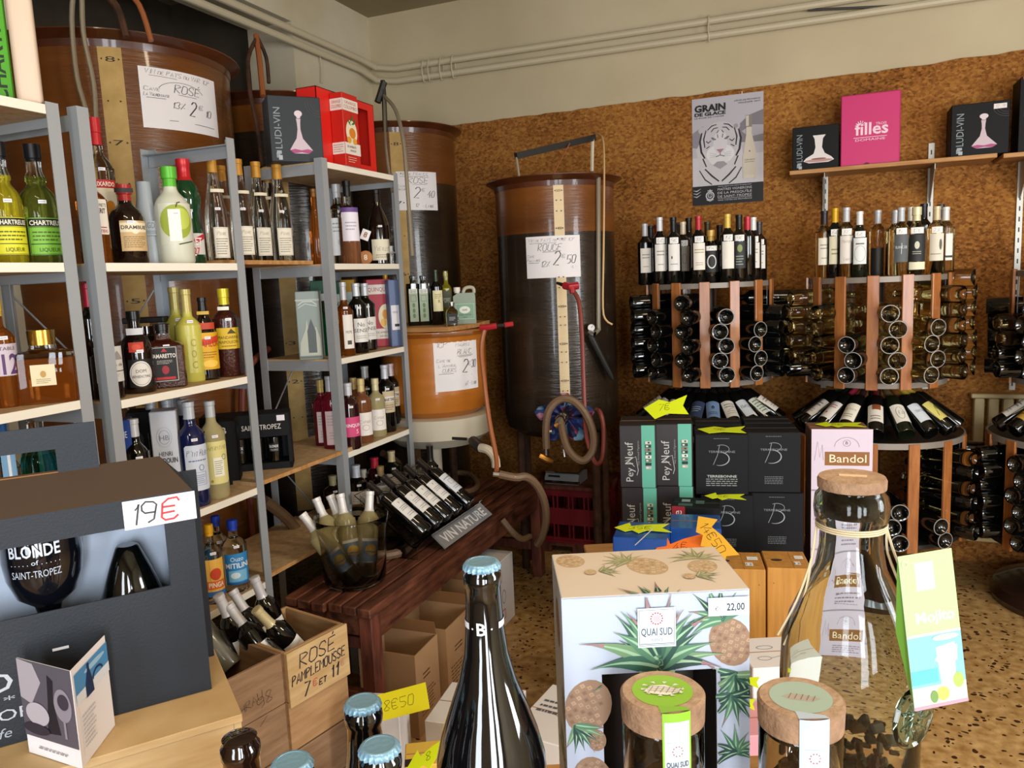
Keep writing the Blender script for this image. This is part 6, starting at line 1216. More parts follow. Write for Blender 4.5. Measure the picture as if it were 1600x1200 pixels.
# carry boxes of dark beer on the bridging board
def beer_carry(label, P, rz, w_, d, h, n_, txt=True):
    t = root('beer_carrier', label, 'box', P, rz, 'dark beer carriers on the lower board'); k = .003
    g = G(); g.box(0, 0, 0, w_, d, h*.12, 'card_black', .001); g.box(0, 0, h*.58, w_, d, h, 'card_black', .002); g.box(0, 0, .002, .01, d, h*.6, 'card_black'); g.box(w_-.01, 0, .002, w_, d, h*.6, 'card_black'); g.box(0, d-.004, .002, w_, d, h*.6, 'card_black'); obj('body', g, t)
    if txt:
        g = G(); g.art(Art().text('BLONDE', w_*.22, h*.68, h*.09, '#dcd8d2', w=w_*.24).text('SAINT-TROPEZ', w_*.68, h*.72, h*.09, '#dcd8d2', w=w_*.44, rot=.0).text('-B-', w_*.1, h*.85, h*.08, '#dcd8d2', w=w_*.1).rect(w_*.86, h*.86, w_*.95, h*.96, '#e4e0ea'), FACES['front'](w_, d, h)); obj('printed_front', g, t)
    for i in range(n_):
        x = .03+(w_-.06)*(i+.5)/n_; ms = bottle_meshes('bordeaux', .027, h*.62, 'dark_glass', None, .8, ((BLAB, h*.18, 0),), n=16)
        p = M.Translation(P) @ M.Rotation(rz, 4, 'Z') @ M.Translation((x, .035, h*.12+.001))
        put_bottle('small beer bottle, %s from the left, inside the %s' % (PS[i], 'longer dark carrier' if n_ > 3 else 'shorter dark carrier'), ms, p, 'beer bottles inside the carriers', 'beer_bottle')
    return t
BLAB = lab(.034, .03, '#101014', (('t', 'BLONDE', 0, .5, .3, '#e0e0e0', .9, 1), ('t', 'TROPEZ', 0, .12, .2, '#c0c0c0', .8)))
P = aX(352, 770, -1.93); 
beer_carry('dark carrier of small beers lettered in white, on the lower board', (-2.02, 2.05, Z3+.0145), .60, .30, .10, .20, 4)
thin('slim black carton with a small B next to the yellow aperitif bottle', 364, 770, 655, 26, -1.86, Z3, .3, 'card_black', .08, lambda w_, h: (('front', Art().text('B', w_*.3, h*.8, h*.1, '#d8d4ce', bold=1)),))

# ---- wall shelf boxes
y = 4.28
def on_wall(label, cx, w_, h, d, m, arts, rz=0, z=2.0255, name='gift_carton'):
    P = aY(cx, 270, y); return carton(label, 'box', (P.x, y, z), rz, w_, d, h, m, arts, name, flaps=False)
on_wall('black decanter box at the left end of the wall shelf', 1238, .215, .21, .16, 'card_black', (('front', ludivin(.215, .21, 'open')),))
A = Art(); W_, H_ = .262, .335; A.frame(.004, .004, W_-.004, H_-.004, .0015, '#a81a58'); A.text('filles', W_*.52, H_*.43, .055, '#f2cfe0', w=W_*.56, bold=1); A.text('TROIS', W_*.68, H_*.55, .012, '#f2cfe0', w=W_*.18); A.line([(W_*.22, H_*.39), (W_*.78, H_*.39)], .0025, '#f2cfe0'); A.text('DOMAINE', W_*.5, H_*.34, .011, '#f2cfe0', w=W_*.5)
for i in range(7): a = .3+i*.45; A.line([(W_*.34+.008*math.cos(a), H_*.55+.008*math.sin(a)), (W_*.34+.026*math.cos(a), H_*.55+.026*math.sin(a))], [.001, .004], '#f2cfe0')
A.ell(W_*.45, .004, .012, .008, '#5a1030', a0=0, a1=PI)
on_wall('tall bright pink gift box with white lettering on the wall shelf', 1313, W_, H_, .12, 'card_pink', (('front', A),))
A = ludivin(.235, .235, 'stopper'); A.rect(.235*.72, .20, .235*.94, .222, '#e2dcd8'); A.hand('17,9', .235*.83, .205, .012, '#3a3030', al='c')
on_wall('black decanter box with a price sticker at the right of the wall shelf', 1484, .235, .235, .17, 'card_black', (('front', A),), .0)
P = aY(1590, 232, 4.28)
carton('black and red carton cut by the right edge of the photo', 'box', (P.x, 4.28, 2.0205), 0, .2, .16, .33, 'card_black', (('front', Art().poly([(.01, .33), (.2, .33), (.2, .2), (.03, .26)], '#d8402a').rect(.02, .16, .1, .2, '#d8d4ce')),), flaps=False)

# ---- poster
def poster():
    a, b = aY(1081, 156, 4.486), aY(1193, 313, 4.486); W_, H_ = b.x-a.x, a.z-b.z+.003; A = Art(); c = lambda pts: [(x*W_, y*H_) for x, y in pts]
    A.rect(0, 0, W_, H_, '#b9b5bd'); A.rect(0, .18*H_, W_, .45*H_, '#cbc7cd')
    A.poly(c([(0, .55), (0, .68), (.15, .74), (.3, .70), (.3, .5)]), '#8c878f'); A.poly(c([(.62, .70), (.8, .80), (1, .84), (1, .55), (.62, .56)]), '#7d7880'); A.poly(c([(.7, .66), (.85, .71), (1, .70), (1, .62), (.8, .60)]), '#aaa6ae')
    A.poly(c([(.06, .18), (.10, .40), (.05, .52), (.12, .60), (.66, .60), (.72, .46), (.66, .18)]), '#c9c5c8')
    A.ell(.40*W_, .60*H_, .28*W_, .17*H_, '#c3bfc4'); A.ell(.16*W_, .70*H_, .07*W_, .035*H_, '#bab6bb'); A.ell(.62*W_, .715*H_, .06*W_, .035*H_, '#bab6bb'); A.ell(.62*W_, .715*H_, .03*W_, .02*H_, '#99949b')
    A.ell(.40*W_, .47*H_, .20*W_, .09*H_, '#dedbdd'); A.ell(.40*W_, .58*H_, .10*W_, .11*H_, '#d3cfd3'); A.ell(.38*W_, .42*H_, .14*W_, .055*H_, '#d9d6d8')
    k_ = '#2b2730'
    for sg in (-1, 1):
        X_ = lambda x: (.40+sg*x)
        for pts, wd in (([(.26, .68), (.29, .60), (.27, .50), (.22, .44)], .03), ([(.20, .70), (.235, .62), (.22, .54)], .02), ([(.05, .745), (.12, .735), (.18, .70)], .016), ([(.03, .715), (.09, .71), (.13, .68)], .014), ([(.02, .69), (.05, .665)], .012), ([(.13, .60), (.17, .58), (.20, .60)], .016), ([(.15, .55), (.20, .53)], .014), ([(.20, .36), (.25, .44)], .02), ([(.22, .34), (.12, .27), (.02, .215)], .024), ([(.30, .33), (.22, .24), (.12, .19)], .018), ([(.04, .655), (.03, .62)], .01)):
            n_ = len(pts); A.line([(X_(x)*W_, y*H_) for x, y in pts], [wd*W_*(.35+.65*math.sin(PI*(i+.6)/(n_+.4))) for i in range(n_)], k_)
        A.poly(c([(X_(.055), .605), (X_(.09), .625), (X_(.13), .628), (X_(.10), .60)]), k_); A.ell(X_(.095)*W_, .612*H_, .018*W_, .010*H_, '#8fa0a8'); A.ell(X_(.095)*W_, .612*H_, .007*W_, .006*H_, '#15141a')
        for i in range(3): A.line([(X_(.05)*W_, (.475-.012*i)*H_), (X_(.15)*W_, (.485-.02*i)*H_)], .0012, '#8f8b92')
    A.poly(c([(.345, .515), (.455, .515), (.42, .49), (.40, .478), (.38, .49)]), '#a58088'); A.line(c([(.40, .48), (.40, .46), (.34, .445)]), .003, k_); A.line(c([(.40, .46), (.46, .445)]), .003, k_)
    A.poly(c([(.30, .37), (.40, .33), (.50, .37), (.45, .40), (.36, .40)]), '#9b979c')
    # bottle
    A.poly(c([(.72, .22), (.715, .42), (.74, .52), (.765, .63), (.765, .70), (.84, .70), (.84, .63), (.88, .52), (.91, .42), (.90, .22)]), '#cfc4b2'); A.poly(c([(.76, .69), (.76, .80), (.845, .80), (.845, .69)]), '#8a8078'); A.rect(.76*W_, .70*H_, .80*W_, .795*H_, '#c9c2b8'); A.text('GRAIN', .81*W_, .385*H_, .014*H_, '#4a443c', w=.14*W_); A.rows(.74*W_, .88*W_, .365*H_, .378*H_, 1, '#5a544c'); A.ell(.81*W_, .47*H_, .012*W_, .007*H_, '#6a645c')
    for i in range(6): A.line(c([(.74+.02*i, .215), (.755+.022*i, .25)]), .002, '#e6e0d2')
    A.text('GRAIN', .26*W_, .875*H_, .06*H_, '#15131a', w=.44*W_, bold=2); A.text('DE GLACE', .26*W_, .835*H_, .03*H_, '#15131a', w=.44*W_, bold=2); A.text("LE ROSÉ DE L'HIVER", .25*W_, .812*H_, .012*H_, '#2a2830', w=.42*W_)
    A.text('CÔTES DE PROVENCE', .78*W_, .935*H_, .012*H_, '#2a2830', w=.36*W_); A.text('MILLÉSIME 2017', .81*W_, .912*H_, .012*H_, '#2a2830', w=.30*W_)
    A.rect(0, 0, W_, .18*H_, '#100f13'); A.text('www.vignerons-saint-tropez.com', .60*W_, .162*H_, .011*H_, '#c9c7cc', w=.47*W_)
    for i, s_ in enumerate(('MAÎTRES VIGNERONS', "DE LA PRESQU'ÎLE", 'DE SAINT-TROPEZ')): A.text(s_, .60*W_, (.128-.034*i)*H_, .022*H_, '#c4c2c8', w=.48*W_)
    A.line(c([(.36, .052), (.84, .052)]), .0015, '#c4c2c8'); A.text('VINS CÔTES DE PROVENCE', .60*W_, .03*H_, .012*H_, '#c4c2c8', w=.48*W_)
    A.ring(.25*W_, .085*H_, .055*W_, .036*H_, .006, '#c4c2c8'); A.ring(.25*W_, .088*H_, .028*W_, .020*H_, .004, '#c4c2c8'); A.poly(c([(.215, .128), (.22, .14), (.235, .133), (.25, .148), (.265, .133), (.28, .14), (.285, .128)]), '#c4c2c8'); A.line(c([(.25, .07), (.25, .10)]), .002, '#c4c2c8'); A.line(c([(.20, .05), (.25, .035), (.30, .05)]), .005, '#c4c2c8')
    for i in range(3): A.line(c([(.005, .145-.028*i), (.06, .135-.028*i), (.12, .158-.028*i)]), [.001, .006, .001], '#b9b7bd')
    t = root('poster', 'grey wine poster with a white tiger and a bottle pinned on the cork wall', 'poster', (a.x, 4.486, b.z-.003))
    g = G(); g.box(0, -.0008, 0, W_, 0, H_, ink('#b9b5bd')); obj('sheet', g, t)
    g = G(); g.art(A, planar((0, -.001, 0), (1, 0, 0), (0, 0, 1), .00006)); obj('print', g, t)
    g = G(); g.box(W_*.70, -.0012, H_-.004, W_*.715, -.0004, H_+.012, 'ruler_pale'); obj('tape', g, t)
poster()

# tall cartons on the top board at the left edge
P = aX(2, 178, -1.90); A = Art().text('CHARTREUSE', .070, .010, .030, '#17330f', 'l', rot=PI/2, bold=1, w=.30)
carton('bright green liqueur carton lettered upwards at the top left corner', 'box', (-1.893, 1.318, 2.0125), .90, .082, .07, .36, mat('card_lime', '#56b51c', .5), (('front', A),), 'gift_carton', flaps=False)
t = root('gift_tube', 'cream gift tube with red script at the top left corner', 'box', (-1.795, 1.388, 2.0125), .86)
g = G(); g.box(-.027, -.027, 0, .027, .027, .36, mat('tube_cream', '#dcc6b0', .5), .012, 3); obj('body', g, t)
g = G(); g.art(Art().ring(-.016, .262, .012, .016, .0012, '#b8504a', .6, 6.0).line([(-.002, .272), (.026, .276)], .0014, '#b8504a').line([(.010, .275), (.007, .25), (.012, .246)], .0012, '#b8504a').line([(.016, .262), (.017, .248), (.024, .252), (.026, .246)], .0010, '#b8504a'), planar((0, -.0274, 0), (1, 0, 0), (0, 0, 1))); obj('printed_front', g, t)
# ------------------------------------------------------------------ things on the bench
glass('bucket_glass', '#fcfefc', .005, 1.25)
def bucket():
    c = V((-1.572, 2.262, .501)); rt_, rb, h = .130, .106, .245
    g = G(); k = .0035
    g.lathe([(0, .0), (rb-.02, 0), (rb-.004, .004), (rb+.004, .016), (rb+.010, .10), (rt_-.004, .215), (rt_, h), (rt_-.001, h+.002), (rt_-k, h), (rt_-.004-k, .215), (rb+.010-k, .10), (rb, .02), (rb-.02, .010), (0, .010)], 'bucket_glass', 64)
    t = obj('glass_bucket', g, label='clear glass bucket of straw-coloured wine bottles on the near end of the bench', cat='bucket', mx=M.Translation(c), fix=True, sharp=60)
    L = lab(.062, .085, '#5a6470', (('r', -.47, .02, .47, .86, '#62788c'), ('r', -.5, .88, .5, 1, '#dcd8d0'), ('r', -.5, 0, .5, .05, '#e0dcd4'), ('e', .05, .52, .36, .24, '#c9962c'), ('e', .12, .58, .2, .14, '#e0b84a'), ('p', [(-.47, .08), (-.47, .34), (-.2, .42), (.1, .30), (.47, .38), (.47, .08)], '#3f4450'), ('p', [(-.4, .46), (-.1, .5), (.3, .44), (.47, .5), (.47, .46), (.2, .40)], '#4a3a24')))
    ms = bottle_meshes('bordeaux', .038, .305, 'liquid_straw', '#e6e3e0', .77, ((L, .055, .25),))
    for lb, base, top in (('front left bottle leaning outward with its label low', (.035, -.055), (472, 803)), ('bottle standing second from the left', (-.045, .0), (491, 772)), ('third bottle leaning to the left at the back', (-.005, .055), (514, 770)), ('middle upright bottle with a full view of its label', (.005, -.005), (531, 770)), ('right-hand bottle leaning to the right', (.05, .02), (578, 766))):
        b = c+V((base[0]*.72, base[1]*.72, .013)); rt0 = ray(*top); 
        # axis length .285 from the base to a point on the sight line
        lo, hi = 1.5, 3.2; q = None; best = 9
        for i in range(600):
            t_ = lo+(hi-lo)*i/600; P = CAM+rt0*t_; e = abs((P-b).length-.305)+max(0, b.z+.22-P.z)
            if e < best: best, q = e, P
        up = q-b; put_bottle('white wine in the glass bucket, '+lb, ms, frame3(b, up, (-b.x, -b.y, 0)), 'wine bottles in the glass bucket', 'wine_bottle')
    return t
bucket()
glass('acrylic', '#eef2f2', .03, 1.2)
mat('acrylic_edge', '#8b9090', .2, coat=.6)
def tilt_rack():
    y0, y1 = 2.50, 3.02
    t = root('tilted_display', 'clear tilted stand of red wine bottles on the bench', 'display stand', (0, 0, 0)); g = G()
    prof = [(-1.715, .745), (-1.475, .560), (-1.455, .556), (-1.435, .575), (-1.41, .60)]
    for (a, b), (c, d) in zip(prof, prof[1:]): g.raw([(a, y0, b), (c, y0, d), (c, y1, d), (a, y1, b), (a, y0, b-.005), (c, y0, d-.005), (c, y1, d-.005), (a, y1, b-.005)], [(0, 1, 2, 3), (7, 6, 5, 4), (0, 4, 5, 1), (3, 2, 6, 7), (0, 3, 7, 4), (1, 5, 6, 2)], 'acrylic')
    obj('cradle_sheet', g, t)
    for y in (y0+.02, y1-.02):
        g = G(); g.prism([(-1.70, .50), (-1.46, .50), (-1.46, .552), (-1.70, .738)], (0, y, 0), (1, 0, 0), (0, 0, 1), .004, 'acrylic'); obj('stand_foot', g, t)
    # sloping header strip with lettering
    A = Art().rect(0, 0, .46, .075, '#8b8a8c'); A.text('VIN NATURE', .23, .016, .042, '#e4e2e2', w=.40, bold=1)
    a, b = V((-1.398, 2.63, .512)), V((0, 1, 0)); up = V((-.75, 0, .66)).normalized()
    g = G(); g.box(0, 0, 0, .46, .004, .08, 'acrylic_edge'); g.T = M.Identity(4)
    o = obj('header_strip', g, t, mx=M(((b.x, -up.cross(b).x*-1, up.x, a.x), (b.y, -up.cross(b).y*-1, up.y, a.y), (b.z, -up.cross(b).z*-1, up.z, a.z), (0, 0, 0, 1))))
    g = G(); g.art(A, planar(a+V((.0009, 0, .001)), b, up)); obj('header_print', g, t)
    L = lab(.058, .10, '#e6e4e0', (('t', 'V', -.1, .78, .12, '#4a4a50', .12), ('l', -.35, .45, .35, .68, 3, '#8a8a90'), ('l', -.3, .12, .3, .3, 2, '#a8a8ac')))
    L2 = lab(.058, .10, '#dfe3e8', (('f', -.2, .42, .2, .66, .02, '#7a8494'), ('l', -.35, .72, .35, .85, 1, '#7a8494'), ('l', -.3, .12, .3, .3, 2, '#98a0ac')))
    m1 = bottle_meshes('bordeaux', .0365, .30, 'dark_glass', '#26221f', .78, ((L, .07, .0),)); m2 = bottle_meshes('bordeaux', .0365, .30, 'dark_glass', '#2c2622', .78, ((L2, .07, .0),))
    ax = V((-.24, 0, .185)).normalized(); nn_ = V((.185, 0, .24)).normalized()
    for i, (y, lb) in enumerate(((2.56, 'nearest the glass bucket'), (2.66, 'second from the bucket'), (2.75, 'in the middle'), (2.84, 'fourth from the bucket'), (2.955, 'furthest along, with a framed blue-grey label'))):
        b = V((-1.468, y, .562))+nn_*.040
        put_bottle('red wine bottle lying in the tilted stand, '+lb, m2 if i == 4 else m1, frame3(b, ax+V((0, -.02*(i == 0), 0)), nn_+V((0, -.25, 0))), 'bottles in the tilted stand', 'wine_bottle')
tilt_rack()
put_bottle('dark bottle standing upright on the bench behind the tilted ones', bottle_meshes('bordeaux', .036, .31, 'dark_glass', '#211c1a', .78), M.Translation((-1.70, 3.10, .5008)), None, 'wine_bottle')

# ------------------------------------------------------------------ wooden crates of bottles on the left
mat('crate_pine', '#ba9468', .6, var=('#99724c', 5, .3, .72), stretch=(1.2, 1.2, 9), bump=(40, .15)); mat('crate_pale', '#cdb183', .6, var=('#b08c5a', 5, .3, .72), stretch=(1.2, 1.2, 9)); mat('crate_old', '#a08062', .65, var=('#7d5f44', 5, .3, .72), stretch=(1.2, 1.2, 9), bump=(40, .2))
def wood_crate(label, p, rz, w_, d, h, m='crate_pine', art=None, group=None):
    """local x along the front, y inwards"""
    t = root('wooden_crate', label, 'crate', p, rz, group); k = .011; hh = h/2
    for z0 in (0, hh):
        for nm, a in (('plank', (0, 0, z0+.001, w_, k, z0+hh-.001)), ('plank', (0, d-k, z0+.001, w_, d, z0+hh-.001)), ('plank', (0, k, z0+.001, k, d-k, z0+hh-.001)), ('plank', (w_-k, k, z0+.001, w_, d-k, z0+hh-.001))):
            g = G(); g.box(*a, m, .0015); obj(nm, g, t)
    g = G(); g.box(k, k, .001, w_-k, d-k, .01, m); obj('crate_bottom', g, t)
    if art: g = G(); g.art(art, planar((0, -.0004, 0), (1, 0, 0), (0, 0, 1))); obj('handwriting', g, t)
    return t
zr = .58; q = [aZ(x, y, zr) for x, y in ((329, 1077), (444, 1021), (533, 972))]
fd = (q[2]-q[0]).normalized(); rz = math.atan2(fd.y, fd.x); w1, w2 = (q[1]-q[0]).length, (q[2]-q[1]).length; inn = V((-fd.y, fd.x, 0)); Dp = .252; hc = .288
A = Art().hand('Chrau', .05, .17, .03, '#3a2a1c', wd=.0012, rot=.25).hand('98', .13, .165, .03, '#3a2a1c', wd=.0012, rot=.25).line([(.13, .12), (.155, .14)], .001, '#3a2a1c')
wood_crate('open wooden crate nearest the camera with faint handwriting', (q[0].x, q[0].y, zr-hc), rz, w1-.002, Dp, hc, 'crate_old', A, 'wooden wine crates')
wood_crate('open wooden crate holding the leaning dark bottles', (q[1].x, q[1].y, zr-hc), rz, w2, Dp, hc, 'crate_pine', None, 'wooden wine crates')
for qq, w_, n_ in ((q[0], w1-.002, 'first'), (q[1], w2, 'second')): wood_crate('lower wooden crate under the %s open one' % n_, (qq.x, qq.y, .001), rz, w_, Dp, hc, 'crate_old', None, 'wooden wine crates')
# the plank sign
g = G(); W_, H_ = (q[2]-q[1]).length+.004, .155; g.box(0, -.008, 0, W_, 0, H_, 'crate_pale', .001)
A = Art().hand('ROSÉ', W_*.18, H_*.64, H_*.24, '#20182a', wd=.0036, w=W_*.62, rot=.03).hand('PAMPLEMOUSSE', W_*.04, H_*.38, H_*.17, '#20182a', wd=.0034, w=W_*.90, rot=.05, small=.9).hand('7', W_*.20, H_*.08, H_*.24, '#20182a', wd=.0046, w=W_*.12).hand('€', W_*.36, H_*.18, H_*.12, '#c03a3a', wd=.0018, w=W_*.09).hand('et', W_*.46, H_*.14, H_*.14, '#20182a', wd=.0032, w=W_*.14).hand('11', W_*.64, H_*.13, H_*.24, '#20182a', wd=.0046, w=W_*.16).hand('€', W_*.84, H_*.26, H_*.12, '#c07a6a', wd=.0014, w=W_*.08)
o = root('plank_sign', 'pale wooden sign handwritten rosé pamplemousse on the crate front', 'sign', mx=M.Translation((q[1].x, q[1].y, zr-H_-.002)) @ M.Rotation(rz, 4, 'Z') @ M.Translation((0, -.0015, 0)))
obj('board', g, o); g = G(); g.art(A, planar((0, -.0084, 0), (1, 0, 0), (0, 0, 1))); obj('handwriting', g, o)
L = lab(.060, .095, '#e4e2de', (('h', 'Pamplemousse', 0, .78, .07, '#7a7a88', .7), ('l', -.36, .5, .36, .7, 2, '#8a8a98'), ('l', -.3, .1, .3, .2, 1, '#5a5a66')))
ms = bottle_meshes('bordeaux', .036, .30, 'dark_glass', '#c9c8cc', .78, ((L, .07, .3),)); ms2 = bottle_meshes('bordeaux', .036, .30, 'dark_glass', '#c6b98c', .78, ((L, .07, .3),))
def in_crate(label, tx, ty, u, v, mm):
    """base inside the crate at (u, v) of its footprint, neck on the sight line of (tx, ty)"""
    b = V((q[1].x, q[1].y, .425))+fd*u+inn*v; r_ = ray(tx, ty); best = 9
    for i in range(900):
        P = CAM+r_*(1+1.6*i/900); e = abs((P-b).length-.30)+max(0, b.z+.05-P.z)
        if e < best-.0005: best, qv = e, P
    put_bottle(label, mm, frame3(b, qv-b, (-b.x, -b.y, .9)), 'leaning bottles in the wooden crate', 'wine_bottle')
in_crate('leaning dark bottle with a pale gold capsule in the wooden crate', 400, 952, .165, .060, ms2)
in_crate('leaning dark bottle with a silver capsule, lower left in the wooden crate', 354, 942, .065, .065, ms)
in_crate('leaning dark bottle with a silver capsule, centre of the wooden crate', 360, 918, .105, .135, ms)
in_crate('leaning dark bottle with a silver capsule, upper right in the wooden crate', 397, 902, .165, .195, ms)
in_crate('dark bottle with a silver capsule at the far left of the wooden crate', 341, 930, .050, .190, ms)
b = aZ(372, 1045, .50); put_bottle('dusty pale bottle lying in the nearer open crate', bottle_meshes('bordeaux', .038, .29, mat('dusty_glass', '#6f6a5c', .25, coat=.5) and 'dusty_glass', None), frame3(b+V((-.02, .0, 0)), (.35-.9, .5-1.3*.4, .55), (.5, -.5, .7)), None, 'wine_bottle')

# tall crate stack at the left that carries the beer gift box
zc = .945; a, b = aZ(332, 1077, zc), aZ(0, 1170, zc); 
e0 = aZ(250, 1200, zc); fr = V((.618, .786, 0)); inn2 = V((-.786, .618, 0))
c0 = a+fr*.045-inn2*.10; 
def pine_stack():
    t = root('crate_stack', 'light pine crate lid board under the black beer gift box', 'crate', c0-fr*.62, math.atan2(fr.y, fr.x))
    g = G(); g.box(0, 0, -.012, .60, .34, 0, 'crate_pale', .001); obj('lid', g, t)
    for i in range(3):
        g = G(); g.box(.002, .002, -.012-.31*(i+1)+.002, .012, .338, -.012-.31*i, 'crate_pale'); obj('plank', g, t)
        g = G(); g.box(.588, .002, -.012-.31*(i+1)+.002, .598, .338, -.012-.31*i, 'crate_pale'); obj('plank', g, t)
        g = G(); g.box(.012, .002, -.012-.31*(i+1)+.002, .588, .012, -.012-.31*i, 'crate_pale', .001); obj('plank', g, t)
        g = G(); g.box(.012, .328, -.012-.31*(i+1)+.002, .588, .338, -.012-.31*i, 'crate_pale'); obj('plank', g, t)
    return t
pine_stack()

# ------------------------------------------------------------------ beer gift box with a window
def beer_box():
    A0, Rr = aZ(331, 1077, zc), math.atan2(fr.y, fr.x); W_ = .50; h = .315; d = .115
    o0 = A0-fr*W_
    t = root('beer_gift_box', 'large charcoal gift box with a beer glass and bottle behind its window', 'box', (o0.x, o0.y, zc+.0008), Rr); k = .003
    g = G(); wx0, wx1, wz0, wz1 = .06, W_-.042, .176, .274
    for a in ((0, 0, W_, wz0), (0, wz1, W_, h), (0, wz0, wx0, wz1), (wx1, wz0, W_, wz1)): g.box(a[0], 0, a[1], a[2], k, a[3], 'card_navy')
    obj('front_panel', g, t)
    g = G(); g.box(0, k, 0, k, d, h, 'card_navy'); g.box(W_-k, k, 0, W_, d, h, 'card_navy'); g.box(0, k, 0, W_, d, k, 'card_navy'); g.box(-.004, d, 0, W_+.022, d+k, h+.005, 'card_navy'); obj('carton_shell', g, t)
    g = G(); g.raw([(0, 0, h), (W_, 0, h), (W_-.03, d, h+.035), (.03, d, h+.035)], [(0, 1, 2, 3)], mat('card_top_brown', '#4c3c30', .7)); g.raw([(0, 0, h), (0, d, h), (.03, d, h+.035)], [(0, 1, 2)], 'card_navy'); g.raw([(W_, 0, h), (W_, d, h), (W_-.03, d, h+.035)], [(0, 1, 2)], 'card_navy'); obj('sloped_top', g, t)
    g = G(); ya = d*.93; g.T = M.Translation((0, ya, h+.028))
    x0, x1, hx = .10, .385, .06
    pts = [(x0, 0), (x1, 0), (x1, hx), (x1-.012, hx+.012), (x0+.02, hx+.012), (x0, hx)]
    g.box(x0, 0, .040, x1, .003, .075, 'card_navy'); g.box(x0, 0, 0, x0+.05, .003, .040, 'card_navy'); g.box(x1-.055, 0, -.012, x1, .003, .040, 'card_navy'); g.box(x0+.05, 0, -.002, x1-.055, .003, .006, 'card_edge')
    obj('handle', g, t)
    g = G(); g.box(wx0-.04, .012, .01, wx1+.04, .015, h-.02, mat('tray_white', '#aab6c8', .6)); g.T = M.Identity(4); o = obj('inner_tray', g, t); o.location = (0, .075, 0)
    g = G(); g.raw([(wx0, .088, wz0), (wx0+.16, .088, wz0), (wx0+.22, .088, wz1), (wx0, .088, wz1)], [(0, 1, 2, 3)], 'tray_white'); 
    # price card and print
    A = Art().rect(W_-.094, h-.044, W_+.003, h-.002, '#e4e4ea'); A.hand('19', W_-.088, h-.038, .030, '#3a3a40', wd=.0026, w=.040).hand('€', W_-.045, h-.038, .030, '#c23a3c', wd=.003, w=.030)
    g = G(); g.art(A, planar((0, -.0006, 0), (1, 0, 0), (0, 0, 1))); obj('price_card', g, t)
    A = Art(); y0_ = .062; A.text('BLONDE', .17, .076, .030, '#b4bac4', w=.22); A.text('* OF *', .205, .060, .010, '#b4bac4', w=.09); A.text('SAINT-TROPEZ', .20, .036, .016, '#b4bac4', w=.20); A.text('Brasserie du golfe', .16, .012, .014, '#9aa2ae', w=.16, shear=.3); A.rect(.30, .118, .32, .122, '#e4e4ea')
    g = G(); g.art(A, planar((0, -.0004, 0), (1, 0, 0), (0, 0, 1))); obj('printed_front', g, t)
    mxi = M.Translation((o0.x, o0.y, zc+.004)) @ M.Rotation(Rr, 4, 'Z')
    # tulip glass (printed) and beer bottle inside the box
    gl = root('beer_glass', 'large dark tulip beer glass printed blonde inside the gift box', 'glass', mx=mxi @ M.Translation((.300, .050, .0)) @ M.Scale(1.12, 4) @ M.Rotation(-.25, 4, 'Z'))
    g = G(); g.lathe([(0, 0), (.034, .001), (.034, .006), (.012, .014), (.011, .13), (.016, .150), (.034, .165), (.043, .19), (.046, .215), (.045, .24), (.040, .275), (.038, .277), (.043, .24), (.044, .215), (.041, .19), (.0, .170)], mat('dark_tulip', '#0b0d14', .06, coat=.6), 40); obj('bowl', g, gl)
    A = Art().text('BLONDE', 0, .226, .015, '#c4ccd8', w=.058, bold=1).text('. . . . . of . . . . .', 0, .216, .006, '#c4ccd8', w=.055).text('SAINT-TROPEZ', 0, .200, .009, '#a8b0be', w=.055)
    g = G(); g.art(A, cyl(.0466, 0, .10)); obj('printed_glass', g, gl)
    put_bottle('dark conical beer flask beside the goblet inside the gift box', bottle_meshes('flask', .045, .232, 'dark_glass'), mxi @ M.Translation((.408, .050, .0005)), None, 'beer_bottle')
    return t
PROF['flask'] = ((0, .02), (.7, .01), (.95, 0), (1, .03), (1, .60), (.92, .68), (.66, .84), (.36, .99), (.30, 1), (0, 1))
PROF['champ'] = ((.0, .02), (.62, .012), (.9, 0), (1, .02), (1, .42), (.97, .48), (.86, .56), (.68, .66), (.50, .76), (.38, .86), (.33, .90), (.33, .94), (.37, .95), (.37, .985), (.30, 1), (0, 1))
beer_box()
